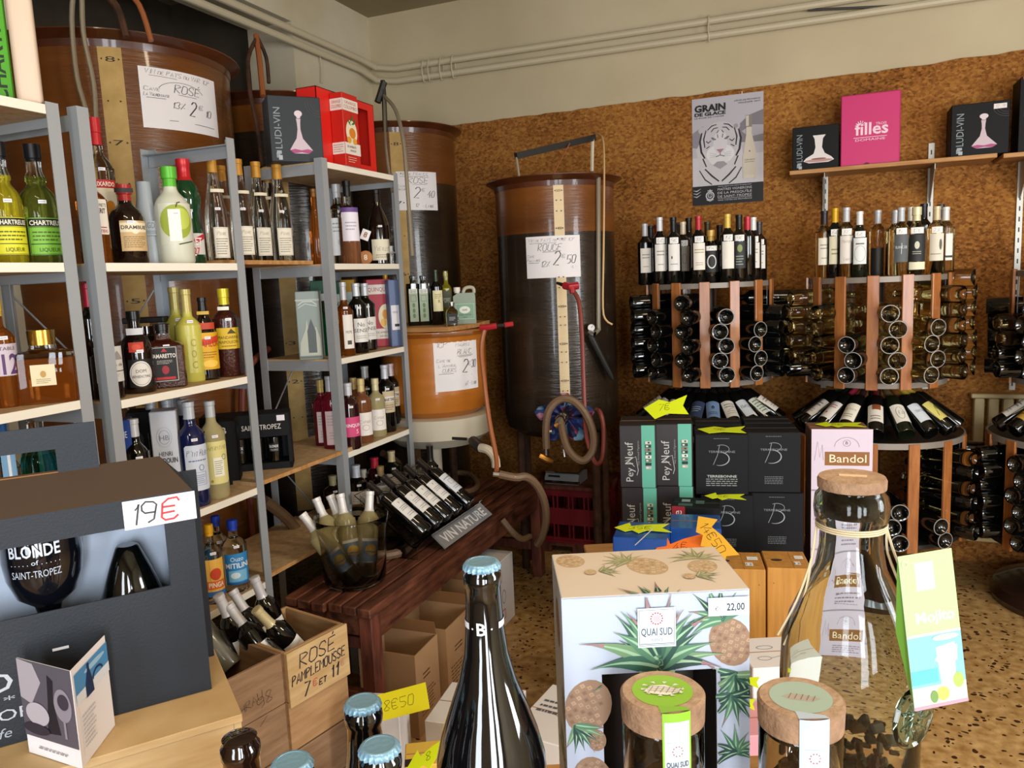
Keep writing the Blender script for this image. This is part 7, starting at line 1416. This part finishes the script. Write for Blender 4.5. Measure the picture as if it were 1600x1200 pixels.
# folded leaflet on the crate lid
def leaflet():
    s0, l0, r0_ = aZ(129, 1203, zc), aZ(46, 1176, zc), aZ(180, 1134, zc); H_ = .135
    t = root('folded_leaflet', 'folded white leaflet with sea and beer photos before the gift box', 'leaflet', (s0.x, s0.y, zc+.001))
    for nm, e, side in (('left_page', l0, 0), ('right_page', r0_, 1)):
        d = V((e.x-s0.x, e.y-s0.y, 0)); w_ = d.length; g = G(); x = d.normalized(); n_ = V((x.y, -x.x, 0))*(-1 if side == 0 else 1)
        if side == 0: x2 = -x; o_ = d
        else: x2 = x; o_ = V((0, 0, 0))
        g.prism([(0, 0), (w_, 0), (w_, H_), (0, H_)], o_, x2, (0, 0, 1), -.0006, 'sign_paper'); A = Art()
        if side == 0:
            A.rect(0, H_*.20, w_, H_, '#57525c'); A.poly([(w_*.2, H_*.55), (w_*.42, H_*.8), (w_*.3, H_*.98), (0, H_), (0, H_*.6)], '#a8a0a8'); A.poly([(w_*.45, H_*.28), (w_*.7, H_*.3), (w_*.62, H_*.62), (w_*.66, H_*.85), (w_*.56, H_*.9), (w_*.52, H_*.62)], '#1f1c26'); A.ell(w_*.80, H_*.62, w_*.16, H_*.17, '#8e8690'); A.rect(w_*.78, H_*.28, w_*.82, H_*.46, '#8e8690'); A.ell(w_*.3, H_*.46, w_*.22, H_*.12, '#b4acb4'); A.ell(w_*.25, H_*.3, w_*.25, H_*.06, '#2f2a36'); A.ell(w_*.82, H_*.66, w_*.1, H_*.08, '#3a3440'); A.rows(w_*.25, w_*.8, H_*.08, H_*.13, 1, '#9a96a0')
        else:
            A.rect(w_*.05, H_*.66, w_, H_*.93, '#4f8fc4'); A.rect(w_*.05, H_*.62, w_, H_*.72, '#dfe6ee'); A.ell(w_*.6, H_*.86, w_*.3, H_*.03, '#9cc4e2'); A.poly([(w_*.30, H_*.60), (w_*.52, H_*.60), (w_*.50, H_*.72), (w_*.44, H_*.86), (w_*.44, H_*.92), (w_*.38, H_*.92), (w_*.38, H_*.86), (w_*.30, H_*.72)], '#1d3358'); A.ring(w_*.66, H_*.72, w_*.14, H_*.07, .003, '#1d3358', .2, 3.3); A.rows(w_*.12, w_*.5, H_*.15, H_*.5, 8, '#b8bcc8'); A.line([(w_*.06, H_*.1), (w_*.06, H_*.6)], .0004, '#9aa0b0')
        off = (x2.cross(V((0, 0, 1))))*.0008
        g2 = G(); g2.art(A, planar(o_+off, x2, (0, 0, 1))); obj('page', g, t); obj('page_print', g2, t)
leaflet()
# ------------------------------------------------------------------ foreground counter and what stands on it
zt = .985
fwd = V((-math.sin(YAW), math.cos(YAW), 0)); rgt = V((math.cos(YAW), math.sin(YAW), 0))
def onc(px, py, t_):
    """point on the counter below the sight line of a pixel at depth t"""
    p = aD(px, py, t_); return V((p.x, p.y, zt+.0006))
def counter():
    o = rgt*-.44+fwd*.40; t = root('counter', 'wooden shop counter under the beer bottle and the pineapple box', 'counter', (o.x, o.y, 0), YAW)
    g = G(); g.box(0, 0, zt-.03, .86, .452, zt, 'shelf_wood', .003); obj('top', g, t)
    for x in (.03, .78):
        for y in (.02, .38): g = G(); g.box(x, y, 0, x+.04, y+.04, zt-.03, 'bench_leg_wood'); obj('leg', g, t)
counter()
mat('cap_blue', '#7fa6bd', .35, .35, bump=(200, .2)); mat('beer_glass_m', '#08080a', .045, spec=.6, coat=.7); mat('beer_brown', '#1a0d08', .05, spec=.6, coat=.6)
def crown(r, m='cap_blue'):
    g = G(); n = 21; vs = []; fs = []
    N = n*4
    for (rr, z, amp) in ((r*.90, .0, 1), (r*.93, .0022, .8), (r*.90, .0045, .2), (r*.82, .0062, 0), (r*.70, .0064, 0), (r*.68, .0060, 0)):
        for i in range(N):
            a = 2*PI*i/N; q = rr*(1+.07*amp*math.cos(n*a)); vs.append((q*math.cos(a), q*math.sin(a), z))
    for j in range(5):
        for i in range(N): fs.append((j*N+i, j*N+(i+1) % N, (j+1)*N+(i+1) % N, (j+1)*N+i))
    fs.append(tuple(range(5*N, 6*N)))
    g.raw(vs, fs, m); return g.done(False, 50)
def beer(label, px, py, t_, big=True, cap=True, band=False):
    p = aD(px, py, t_); H = p.z-zt-.004
    if big: P = [(0, .012), (.030, .006), (.044, 0), (.0475, .006), (.0475, .145), (.0465, .158), (.041, .18), (.033, .202), (.0245, .225), (.0185, .25), (.0160, .275), (.0150, .295)]
    else: P = [(0, .01), (.02, .005), (.028, 0), (.0305, .005), (.0305, .115), (.029, .128), (.023, .148), (.0175, .165), (.0155, .178), (.0148, .19)]
    s_ = (H-.032)/P[-1][1]; P = [(r, z*s_) for r, z in P]; z1 = P[-1][1]
    P += [(.0150 if big else .0146, z1+.012), (.0158, z1+.014), (.0162, z1+.018), (.0158, z1+.023), (.0140, z1+.025), (.0140, z1+.030), (.010, z1+.032), (0, z1+.032)]
    t = root('beer_bottle', label, 'bottle', (p.x, p.y, zt+.0006), tocam(p)); g = G(); g.lathe(P, 'beer_glass_m' if cap else 'beer_brown', 48); obj('glass_body', g, t, sharp=50)
    if cap: o = obj('crown_cap', crown(.0165), t); o.location = (0, 0, z1+.0265)
    if band:
        A = Art(); R = .0152; A.rect(-.047, 0, -.0145, .0055, '#d6d6da'); A.rect(.0125, 0, .047, .0055, '#d6d6da'); A.text('B', -.003, -.0035, .0105, '#d6d6da', bold=1); A.ell(-.0105, .0015, .0008, .0008, '#d6d6da', 10); A.ell(.0055, .0015, .0008, .0008, '#d6d6da', 10)
        g = G(); g.art(A, cyl(.0160, 0, .0, .0001), cut=.003); o = obj('neck_band', g, t); o.location = (0, 0, z1-.0215)
    return t
beer('big dark beer bottle with a pale blue crown cap and letter B on its neck', 752, 872, .65, True, True, True)
beer('small beer bottle with a pale blue cap, rear one left of the big bottle', 566, 1090, .66, False)
beer('small beer bottle with a pale blue cap, nearest the big bottle\'s shoulder', 592, 1158, .58, False)
beer('small beer bottle with a pale blue cap cut by the bottom of the photo', 455, 1183, .58, False)
beer('small brown beer bottle without a cap at the bottom left', 373, 1142, .64, False, False)

# ---- pineapple gift box
mat('box_cream', '#cdbfb0', .55); mat('box_white', '#abb3c2', .55)
def pineapple(A, x, y, s, rot=0, fruit=True, pale=0, seed=1, ry=1.25):
    rr = random.Random(seed); c, n_ = math.cos(rot), math.sin(rot); T_ = lambda a, b: (x+(a*c-b*n_)*s, y+(a*n_+b*c)*s)
    if fruit:
        A.poly([T_(.5*math.cos(t), .62*ry/1.25*math.sin(t)) for t in [2*PI*i/20 for i in range(20)]], '#8a6c54' if not pale else '#b39a7c')
        A.k += 1
        for i in range(-3, 4):
            for j in range(-4, 5):
                a, b = (i+.5*(j % 2))*.16, j*.14*ry/1.25
                if (a/.46)**2+(b/(.56*ry/1.25))**2 < 1:
                    q = rr.random(); col = ('#a5866a', '#7c5e4a', '#9a7e64')[int(q*3)] if not pale else ('#c4ab88', '#a88c6a', '#d0b998')[int(q*3)]
                    A.poly([T_(a-.07, b), T_(a, b-.06), T_(a+.07, b), T_(a, b+.06)], col, True)
                    A.poly([T_(a-.015, b+.0), T_(a, b-.02), T_(a+.015, b+.01)], '#4a3a32', True)
    return T_
def leaves(A, x, y, s, spread, n_, seed=1, pale=0, base=PI/2, cols=('#24493e', '#335c4a', '#4b7558', '#1c3a36', '#66855f')):
    rr = random.Random(seed)
    for i in range(n_):
        a = base+(i/(n_-1)-.5)*spread+rr.uniform(-.05, .05); L = s*rr.uniform(.75, 1.05)*(1-.25*abs(i/(n_-1)-.5)); bend = (a-base)*.35+rr.uniform(-.1, .1); col = cols[rr.randrange(len(cols))]
        if pale: col = ('#8a8c68', '#7a7f5c', '#a09c78')[rr.randrange(3)]
        pts = []; N = 7
        for k in range(N+1): t = k/N; aa = a-bend*t*1.2*-1; pts.append((x+math.cos(a)*L*t+math.cos(aa)*L*.0+(-math.sin(a))*L*.22*bend*t*t*3, y+math.sin(a)*L*t+math.cos(a)*L*.22*bend*t*t*3-abs(math.cos(a))*L*.12*t*t))
        wd = [s*.19*math.sin(PI*min(1, (k/N)*.75+.25))*(1-(k/N)**2.2)+.0003 for k in range(N+1)]
        A.line(pts, wd, col); A.line(pts, [w_*.22 for w_ in wd], '#8fae8c' if not pale else '#c0b898', False)
        if i % 3 == 0 and not pale: A.line(pts[-3:], [w_*.8 for w_ in wd[-3:]], '#8d6a6c', False)
def pine_box():
    W_, H_, D_ = .178, aD(1020, 927, .745).z-zt, .118
    p = aD(877, 936, .735); p = V((p.x, p.y, zt+.0006)); rz = YAW+.02; H_ = aD(877, 936, .735).z-zt
    t = root('pineapple_box', 'white gift box printed with pineapples and a dark window', 'box', p, rz); k = .002
    wx0, wx1, wz = .036, .146, H_-.078
    g = G(); g.box(0, 0, 0, wx0, k, H_, 'box_white'); g.box(wx1, 0, 0, W_, k, H_, 'box_white'); g.box(wx0, 0, wz, wx1, k, H_, 'box_white'); obj('front_panel', g, t)
    g = G(); g.box(0, k, 0, k, D_, H_, 'box_white'); g.box(W_-k, k, 0, W_, D_, H_, 'box_white'); g.box(0, D_-k, 0, W_, D_, H_, 'box_white'); g.box(k, k, 0, W_-k, D_-k, k, 'box_white'); obj('carton_shell', g, t)
    g = G(); g.box(0, 0, H_-k, W_, D_, H_+.0002, 'box_cream', .0008); obj('top_panel', g, t)
    g = G(); g.box(wx0, .09, .004, wx1, .092, wz, mat('window_dark', '#2b211b', .5)); g.box(wx0-.001, k, .002, wx0, .092, wz, 'window_dark'); g.box(wx1, k, .002, wx1+.001, .092, wz, 'window_dark'); obj('inner_lining', g, t)
    A = Art(); cx = W_*.50
    for x_, y_, s_, r_, sd in ((.022, H_-.110, .050, -.3, 3), (.024, H_-.185, .042, .2, 5), (.160, H_-.052, .045, .4, 6), (.0295, H_-.145, .020, .1, 9)):
        pineapple(A, x_, y_, s_*.9, r_, True, 0, sd)
    leaves(A, .010, H_-.128, .035, 1.6, 7, 3, base=-1.0); leaves(A, .026, H_-.212, .03, 2, 7, 5, base=-1.5)
    leaves(A, .150, H_-.030, .045, 2.6, 9, 6, base=1.9); leaves(A, .166, H_-.085, .040, 3.2, 10, 12, base=-1.7); leaves(A, .162, H_-.105, .035, 3.0, 9, 14, base=-1.4); leaves(A, .164, H_-.165, .03, 3.4, 9, 15, base=1.6); leaves(A, .166, H_-.225, .03, 3.4, 9, 16, base=1.6)
    leaves(A, cx, H_-.076, .070, 3.0, 8, 21, base=PI/2); leaves(A, cx, H_-.072, .084, 2.5, 8, 22); leaves(A, cx, H_-.064, .074, 1.5, 6, 23); leaves(A, cx, H_-.060, .060, .8, 4, 24)
    A.rect(cx-.018, H_-.052, cx+.018, H_-.013, '#c9cdd4'); A.frame(cx-.0165, H_-.050, cx+.0165, H_-.015, .0006, '#7f878c'); A.text('QUAI SUD', cx, H_-.040, .0072, '#4a5560', w=.030, bold=1); A.text('FRANCE', cx, H_-.046, .003, '#7a828c', w=.012); A.line([(cx-.016, H_-.0485), (cx+.016, H_-.0485)], .0006, '#55606a')
    for i in range(14): a = 2*PI*i/14; A.ell(cx+.0055*math.cos(a), H_-.0235+.0055*math.sin(a), .0009, .0009, '#a0525c', 8)
    A.ell(cx, H_-.0235, .0035, .0035, '#c9a4ac', 12)
    A.rect(W_-.040, H_-.024, W_-.001, H_-.006, '#cfdbe6'); A.text('€', W_-.032, H_-.019, .004, '#2a2a30'); A.text('22,00', W_-.014, H_-.019, .007, '#23232a', w=.017, bold=1)
    # clip the art to the panel, opening excluded
    B = Art(); 
    for vs, fs, m, kk in A.p:
        if all(0 <= v[0] <= W_ and v[1] <= H_ for v in vs) and not any(wx0 < v[0] < wx1 and v[1] < wz for v in vs): B.p.append((vs, fs, m, kk))
        else:
            for f in fs:
                pts = [vs[q] for q in f]; cxm = sum(v[0] for v in pts)/len(pts); cym = sum(v[1] for v in pts)/len(pts)
                if 0 < cxm < W_ and cym < H_-.0005 and not (wx0-.001 < cxm < wx1+.001 and cym < wz+.001): B.p.append(([(min(max(a, 0), W_), min(b, H_)) for a, b in pts], [tuple(range(len(pts)))], m, kk))
    g = G(); g.art(B, planar((0, -.0002, 0), (1, 0, 0), (0, 0, 1), .000012)); obj('printed_front', g, t)
    A = Art()
    for x_, y_, s_, r_, sd in ((.095, .070, .040, -1.2, 31), (.018, .095, .03, -1.4, 33), (.150, .062, .03, 1.2, 35)): pineapple(A, x_, y_, s_, r_+PI/2, True, 1, sd)
    leaves(A, .078, .085, .035, 2.6, 9, 41, 1, base=2.4); leaves(A, .150, .085, .034, 3.0, 9, 42, 1, base=1.5); leaves(A, .045, .062, .024, 1.6, 6, 43, 1, base=.2); pineapple(A, .035, .060, .014, 1.5, True, 1, 44, .9); leaves(A, .138, .036, .026, 1.6, 6, 45, 1, base=.2); pineapple(A, .130, .036, .014, 1.5, True, 1, 46, .9)
    leaves(A, cx, -.03, .062, 1.3, 8, 22, 0)
    B = Art(); B.p = []
    for vs, fs, m, kk in A.p:
        for f in fs:
            pts = [vs[q] for q in f]; cxm = sum(v[0] for v in pts)/len(pts); cym = sum(v[1] for v in pts)/len(pts)
            if 0 < cxm < W_ and 0 < cym < D_: B.p.append(([(min(max(a, 0), W_), min(max(b, 0), D_)) for a, b in pts], [tuple(range(len(pts)))], m, kk))
    g = G(); g.art(B, planar((0, 0, H_+.0003), (1, 0, 0), (0, 1, 0), .000012)); obj('printed_top', g, t)
    A = Art(); pineapple(A, .06, H_-.05, .04, .3, True, 0, 51); pineapple(A, .10, H_-.12, .04, -.3, True, 0, 52); leaves(A, .07, H_-.19, .05, 2.6, 9, 53)
    B = Art()
    for vs, fs, m, kk in A.p:
        if all(0 < v[0] < D_ and 0 < v[1] < H_ for v in vs): B.p.append((vs, fs, m, kk))
    g = G(); g.art(B, planar((-.0002, D_, 0), (0, -1, 0), (0, 0, 1), .000012)); obj('printed_side', g, t)
    return t
pine_box()

# ---- spice jars with cork lids
mat('cork_fine', '#9c7c60', .85, var=('#7a5c44', 60, .35, .7), bump=(200, .5)); mat('cork_top', '#b3977c', .8, var=('#9a7a5e', 70, .3, .75), bump=(200, .4)); glass('jar_glass', '#f0f2ee', .01, 1.45)
mat('dried_fruit', '#8f5c2c', .7, var=('#d0a05c', 30, .3, .7), bump=(60, 1)); mat('dried_dark', '#4a2e1c', .7, var=('#5a3a20', 30, .3, .7), bump=(60, 1)); mat('dried_green', '#4a4632', .7, var=('#8a7a4a', 30, .3, .7), bump=(60, 1))
def jar(label, px, py, t_, disc, strap, strapw, inner, fill, art_top):
    p = aD(px, py, t_); z1 = p.z-zt; R = .0355; t = root('spice_jar', label, 'jar', (p.x, p.y, zt+.0006), tocam(p)-.0)
    g = G(); g.lathe([(0, 0), (R-.004, 0), (R, .004), (R, z1-.028), (R-.001, z1-.024), (R-.0028, z1-.024), (R-.0028, .006), (0, .006)], 'jar_glass', 56); obj('glass_body', g, t, fix=True, sharp=50)
    g = G(); g.lathe([(0, z1-.030), (R-.004, z1-.030), (R-.003, z1-.0245), (R+.0005, z1-.0240), (R+.0012, z1-.002), (R-.001, z1), (0, z1)], ['cork_fine']*5+['cork_top'], 56); obj('cork_lid', g, t)
    g = G(); g.lathe([(0, .008), (R-.004, .008), (R-.004, z1*.52), (R*.5, z1*.60), (0, z1*.62)], inner, 32); obj('spirit_filling', g, t)
    rr = random.Random(hash(label) % 99 if False else len(label)); g = G()
    for i in range(70):
        a = rr.uniform(0, 2*PI); r = rr.uniform(.3, .82)*R; z = rr.uniform(.02, z1-.055); s_ = rr.uniform(.004, .008); q = M.Translation((r*math.cos(a), r*math.sin(a), z)) @ M.Rotation(rr.uniform(0, 3), 4, V((rr.random(), rr.random(), rr.random())).normalized() if True else 'X')
        g.T = q; g.box(-s_, -s_*.7, -s_*.5, s_, s_*.7, s_*.5, fill[i % len(fill)], s_*.25)
    o = obj('dried_fruit_pieces', g, t); o['kind'] = 'stuff'
    A = Art(); A.ell(0, 0, R*.74, R*.74, disc, 40); art_top(A); 
    g = G(); g.art(A, planar((0, 0, z1+.0002), (1, 0, 0), (0, 1, 0), .00008)); obj('lid_sticker', g, t)
    w_ = .0125; A = Art(); zz = z1-.078; A.rect(-w_, z1-.12, w_, z1-.0, strap); A.rect(-w_*.86, zz+.024, w_*.86, z1-.008, strapw)
    for i in range(10): a = 2*PI*i/10; A.ell(.0042*math.cos(a), z1-.034+.0042*math.sin(a), .0007, .0007, '#a0606a', 8)
    A.text('QUAI SUD', 0, z1-.048, .0048, '#4a5568', w=.019, bold=1); A.line([(-.009, z1-.026), (.009, z1-.026)], .0003, '#8a96a4'); 
    g = G(); g.art(A, cyl(R+.0013, 0, .32, .00008), cut=.004)
    g.raw([(R*.74*math.sin(.32)*.9-w_*.95, -R*.74*.95, z1+.00035), (R*.74*math.sin(.32)*.9+w_*.95, -R*.70, z1+.00035), ((R+.0013)*math.sin(.32+w_/R), -(R+.0013)*math.cos(.32+w_/R), z1+.00035), ((R+.0013)*math.sin(.32-w_/R), -(R+.0013)*math.cos(.32-w_/R), z1+.00035)], [(0, 1, 2, 3)], ink(strap))
    obj('strap_label', g, t)
def topA(A):
    for i in range(10): a = 2*PI*i/10+.2; A.poly([(.019*math.cos(a-.12), .008+.013*math.sin(a-.12)-.006), (.019*math.cos(a+.12), .008+.013*math.sin(a+.12)-.006), (.012*math.cos(a), .002+.009*math.sin(a))], '#d8d4c4')
    A.poly([(-.016, -.005), (-.010, .006), (.002, .008), (.014, .002), (.017, -.002), (.004, -.009), (-.008, -.008)], '#ded8c8')
    for i in range(6): A.line([(-.012+.005*i, -.006), (-.008+.005*i, .005)], .0006, '#8a7a68')
    for i in range(3): A.line([(-.013, -.003+.0035*i), (.014, -.004+.003*i)], .0005, '#7a6a5c')
def topB(A):
    A.poly([(-.016, -.004), (-.008, .004), (.003, .004), (.017, .001), (.010, -.006), (-.008, -.007)], '#a89c90')
    for i in range(5): A.line([(-.010+.005*i, -.005), (-.008+.005*i, .004)], .0006, '#6a645c')
jar('cork-lidded jar with a lime green sticker before the pineapple box', 1035, 1080, .685, '#86b326', '#7fae28', '#c9d4dc', 'dried_fruit', ['dried_fruit', 'dried_dark', 'ruler_pale'], topA)
jar('cork-lidded jar with a grey-green sticker before the tall glass carafe', 1251, 1090, .685, '#9db0a2', '#aebccb', '#c3ced8', 'dried_dark', ['dried_fruit', 'dried_dark'], topB)

# ---- tall glass carafe with cork, raffia and tag
glass('carafe_glass', '#f3fbfa', .005, 1.28); glass('carafe_seal', '#c4dcd4', .03, 1.4); mat('raffia', '#c9b894', .7)
def carafe():
    p = aD(1331, 745, .79); pb = onc(1326, 1000, .79); q = V((p.x, p.y, zt+.0006)); z1 = p.z-zt; t = root('glass_carafe', 'tall empty-necked glass carafe with a flat cork and raffia string', 'carafe', q, tocam(q)); k = .003
    R = .0685; zn = z1-.012
    P = [(.0, 0), (R-.012, 0), (R-.002, .006), (R, .02), (R, z1*.40), (R*.97, z1*.50), (R*.86, z1*.58), (R*.66, z1*.665), (R*.50, z1*.73), (R*.445, z1*.79), (R*.435, z1*.845), (R*.46, z1*.865), (R*.515, z1*.88), (R*.53, z1*.91), (R*.51, z1*.945), (R*.465, zn-.004), (R*.45, zn)]
    I = [(r-k*1.2, z) for r, z in P[::-1] if z > .02]+[(R-k-.001, .02), (R-.016, .010), (0, .009)]
    I[0] = (R*.45-k, zn)
    g = G(); g.lathe(P+I, 'carafe_glass', 72); obj('glass_body', g, t, fix=True, sharp=70)
    g = G(); g.lathe([(0, z1-.040), (R*.38, z1-.040), (R*.41, zn), (R*.475, zn+.001), (R*.48, z1-.003), (R*.46, z1), (0, z1)], ['cork_fine']*5+['cork_top'], 48); obj('cork_stopper', g, t)
    g = G(); g.box(-.012, -.001, z1, .014, .002, z1+.0016, mat('cork_slot', '#d9b48a', .8)); obj('cork_slot', g, t)
    # pressed glass medallion on the right of the belly
    g = G(); g.T = M.Rotation(.95, 4, 'Z') @ M.Translation((0, -R-.0005, z1*.36)) @ M.Rotation(PI/2, 4, 'X'); g.lathe([(0, -.001), (.029, -.001), (.032, .002), (.029, .005), (.026, .003), (.018, .004), (.014, .002), (0, .005)], 'carafe_seal', 32)
    for i in range(9): a = 2*PI*i/9; g.lathe([], 'carafe_seal') if False else g.tube([(.006*math.cos(a), .006*math.sin(a), .004), (.017*math.cos(a+.5), .017*math.sin(a+.5), .0045), (.024*math.cos(a+.6), .024*math.sin(a+.6), .004)], .0016, 'carafe_seal', 6)
    obj('glass_medallion', g, t)
    g = G(); rr = random.Random(4)
    for i in range(90):
        a = rr.uniform(0, 2*PI); r = math.sqrt(rr.random())*(R-.016); z = .014+rr.uniform(0, z1*.24)*(1-.4*r/R); s_ = rr.uniform(.005, .011); g.T = M.Translation((r*math.cos(a), r*math.sin(a), z)) @ M.Rotation(rr.uniform(0, 3), 4, V((rr.random(), rr.random(), rr.random()+.1)).normalized())
        g.box(-s_, -s_*.6, -s_*.35, s_, s_*.6, s_*.35, ('dried_green', 'dried_dark', 'ruler_pale', 'dried_fruit')[i % 4], s_*.2)
    o = obj('dried_herbs', g, t); o['kind'] = 'stuff'
    # raffia round the neck, loose ends left, loop to the tag right
    zr_ = z1*.858; rn = R*.475; g = G()
    for j in range(3): g.tube([((rn+.001)*math.cos(2*PI*i/24), (rn+.001)*math.sin(2*PI*i/24), zr_+.0022*j-.002) for i in range(24)], .0011, 'raffia', 5, closed=True)
    for dx, dz in ((0, 0), (.006, -.01)): g.tube([(-rn, -.006, zr_), (-rn-.004, -.012, zr_-.035), (-rn-.018+dx, -.02, zr_-.080), (-rn-.036+dx, -.025, zr_-.118+dz)], .0013, 'raffia', 5, smooth=4)
    tg = V((rn+.018, -.022, zr_-.052))
    for dx in (-.003, .003): g.tube([(rn, -.008, zr_), (rn+.004+dx, -.016, zr_-.022), tg+V((dx, 0, -.006)), tg+V((0, 0, -.012))], .0014, 'raffia', 5, smooth=4)
    obj('raffia_string', g, t)
    # tag
    a, b, c_ = aD(1403, 870, .735), aD(1487, 872, .745), aD(1513, 1110, .745)
    y = -(c_-b).normalized(); x = (b-a); x = (x-y*x.dot(y)).normalized(); nrm = x.cross(y)
    mx = M(((x.x, y.x, nrm.x, a.x), (x.y, y.y, nrm.y, a.y), (x.z, y.z, nrm.z, a.z), (0, 0, 0, 1)))
    o = root('gift_tag', 'folded green and blue cocktail tag hanging from the carafe', 'tag', mx=mx)
    w_ = (b-a).length; h = (c_-b).length
    g = G(); g.box(0, -h, -.0008, w_, 0, 0, 'tag_paper' if 'tag_paper' in MC else mat('tag_paper', '#dfe6dc', .35), .0002); obj('card', g, o)
    g = G(); g.raw([(0, 0, -.001), (-.004, -h*.5, -.010), (.004, -h*1.0, -.006), (.002, -h, -.001)], [(0, 1, 2, 3)], mat('tag_green', '#6fa03a', .4)); obj('back_leaf', g, o)
    A = Art().rect(0, -h*.52, w_, 0, '#a3cb86'); A.rect(w_*.28, -h*.24, w_*.62, -h*.06, '#e4eed8'); A.text('Mojito', w_*.56, -h*.45, h*.07, '#e6f2da', w=w_*.72, bold=1); A.rect(0, -h*.535, w_, -h*.52, '#dfe8d4')
    A.rect(0, -h, w_, -h*.535, '#7ab4d0'); A.rect(0, -h*.84, w_*.5, -h*.75, '#5aa8cc'); A.rect(0, -h, w_, -h*.86, '#c4c0b0'); A.poly([(w_*.5, -h*.62), (w_*.86, -h*.60), (w_*.80, -h*.95), (w_*.56, -h*.95)], '#c9d2bc'); A.poly([(w_*.46, -h*.70), (w_*.60, -h*.63), (w_*.9, -h*.62), (w_*.88, -h*.72), (w_*.6, -h*.74)], '#e8ecde'); A.ell(w_*.55, -h*.92, w_*.12, h*.045, '#a9bf5a'); A.ell(w_*.86, -h*.85, w_*.1, h*.05, '#9ab858'); A.ell(w_*.7, -h*.56, w_*.25, h*.02, '#b9c8a8'); A.rect(0, -h, w_, -h*.98, '#b98a9a'); A.ell(w_*.38, -h*.93, w_*.07, h*.04, '#6a8a4a')
    g = G(); g.art(A, planar((0, 0, .0001), (1, 0, 0), (0, 1, 0), .00006)); obj('print', g, o)
    g = G(); g.lathe([(.0018, 0), (.0036, 0), (.0036, .0008), (.0018, .0008), (.0018, 0)], 'raffia', 16); oo = obj('eyelet', g, o); oo.location = (.006, -.008, 0)
carafe()
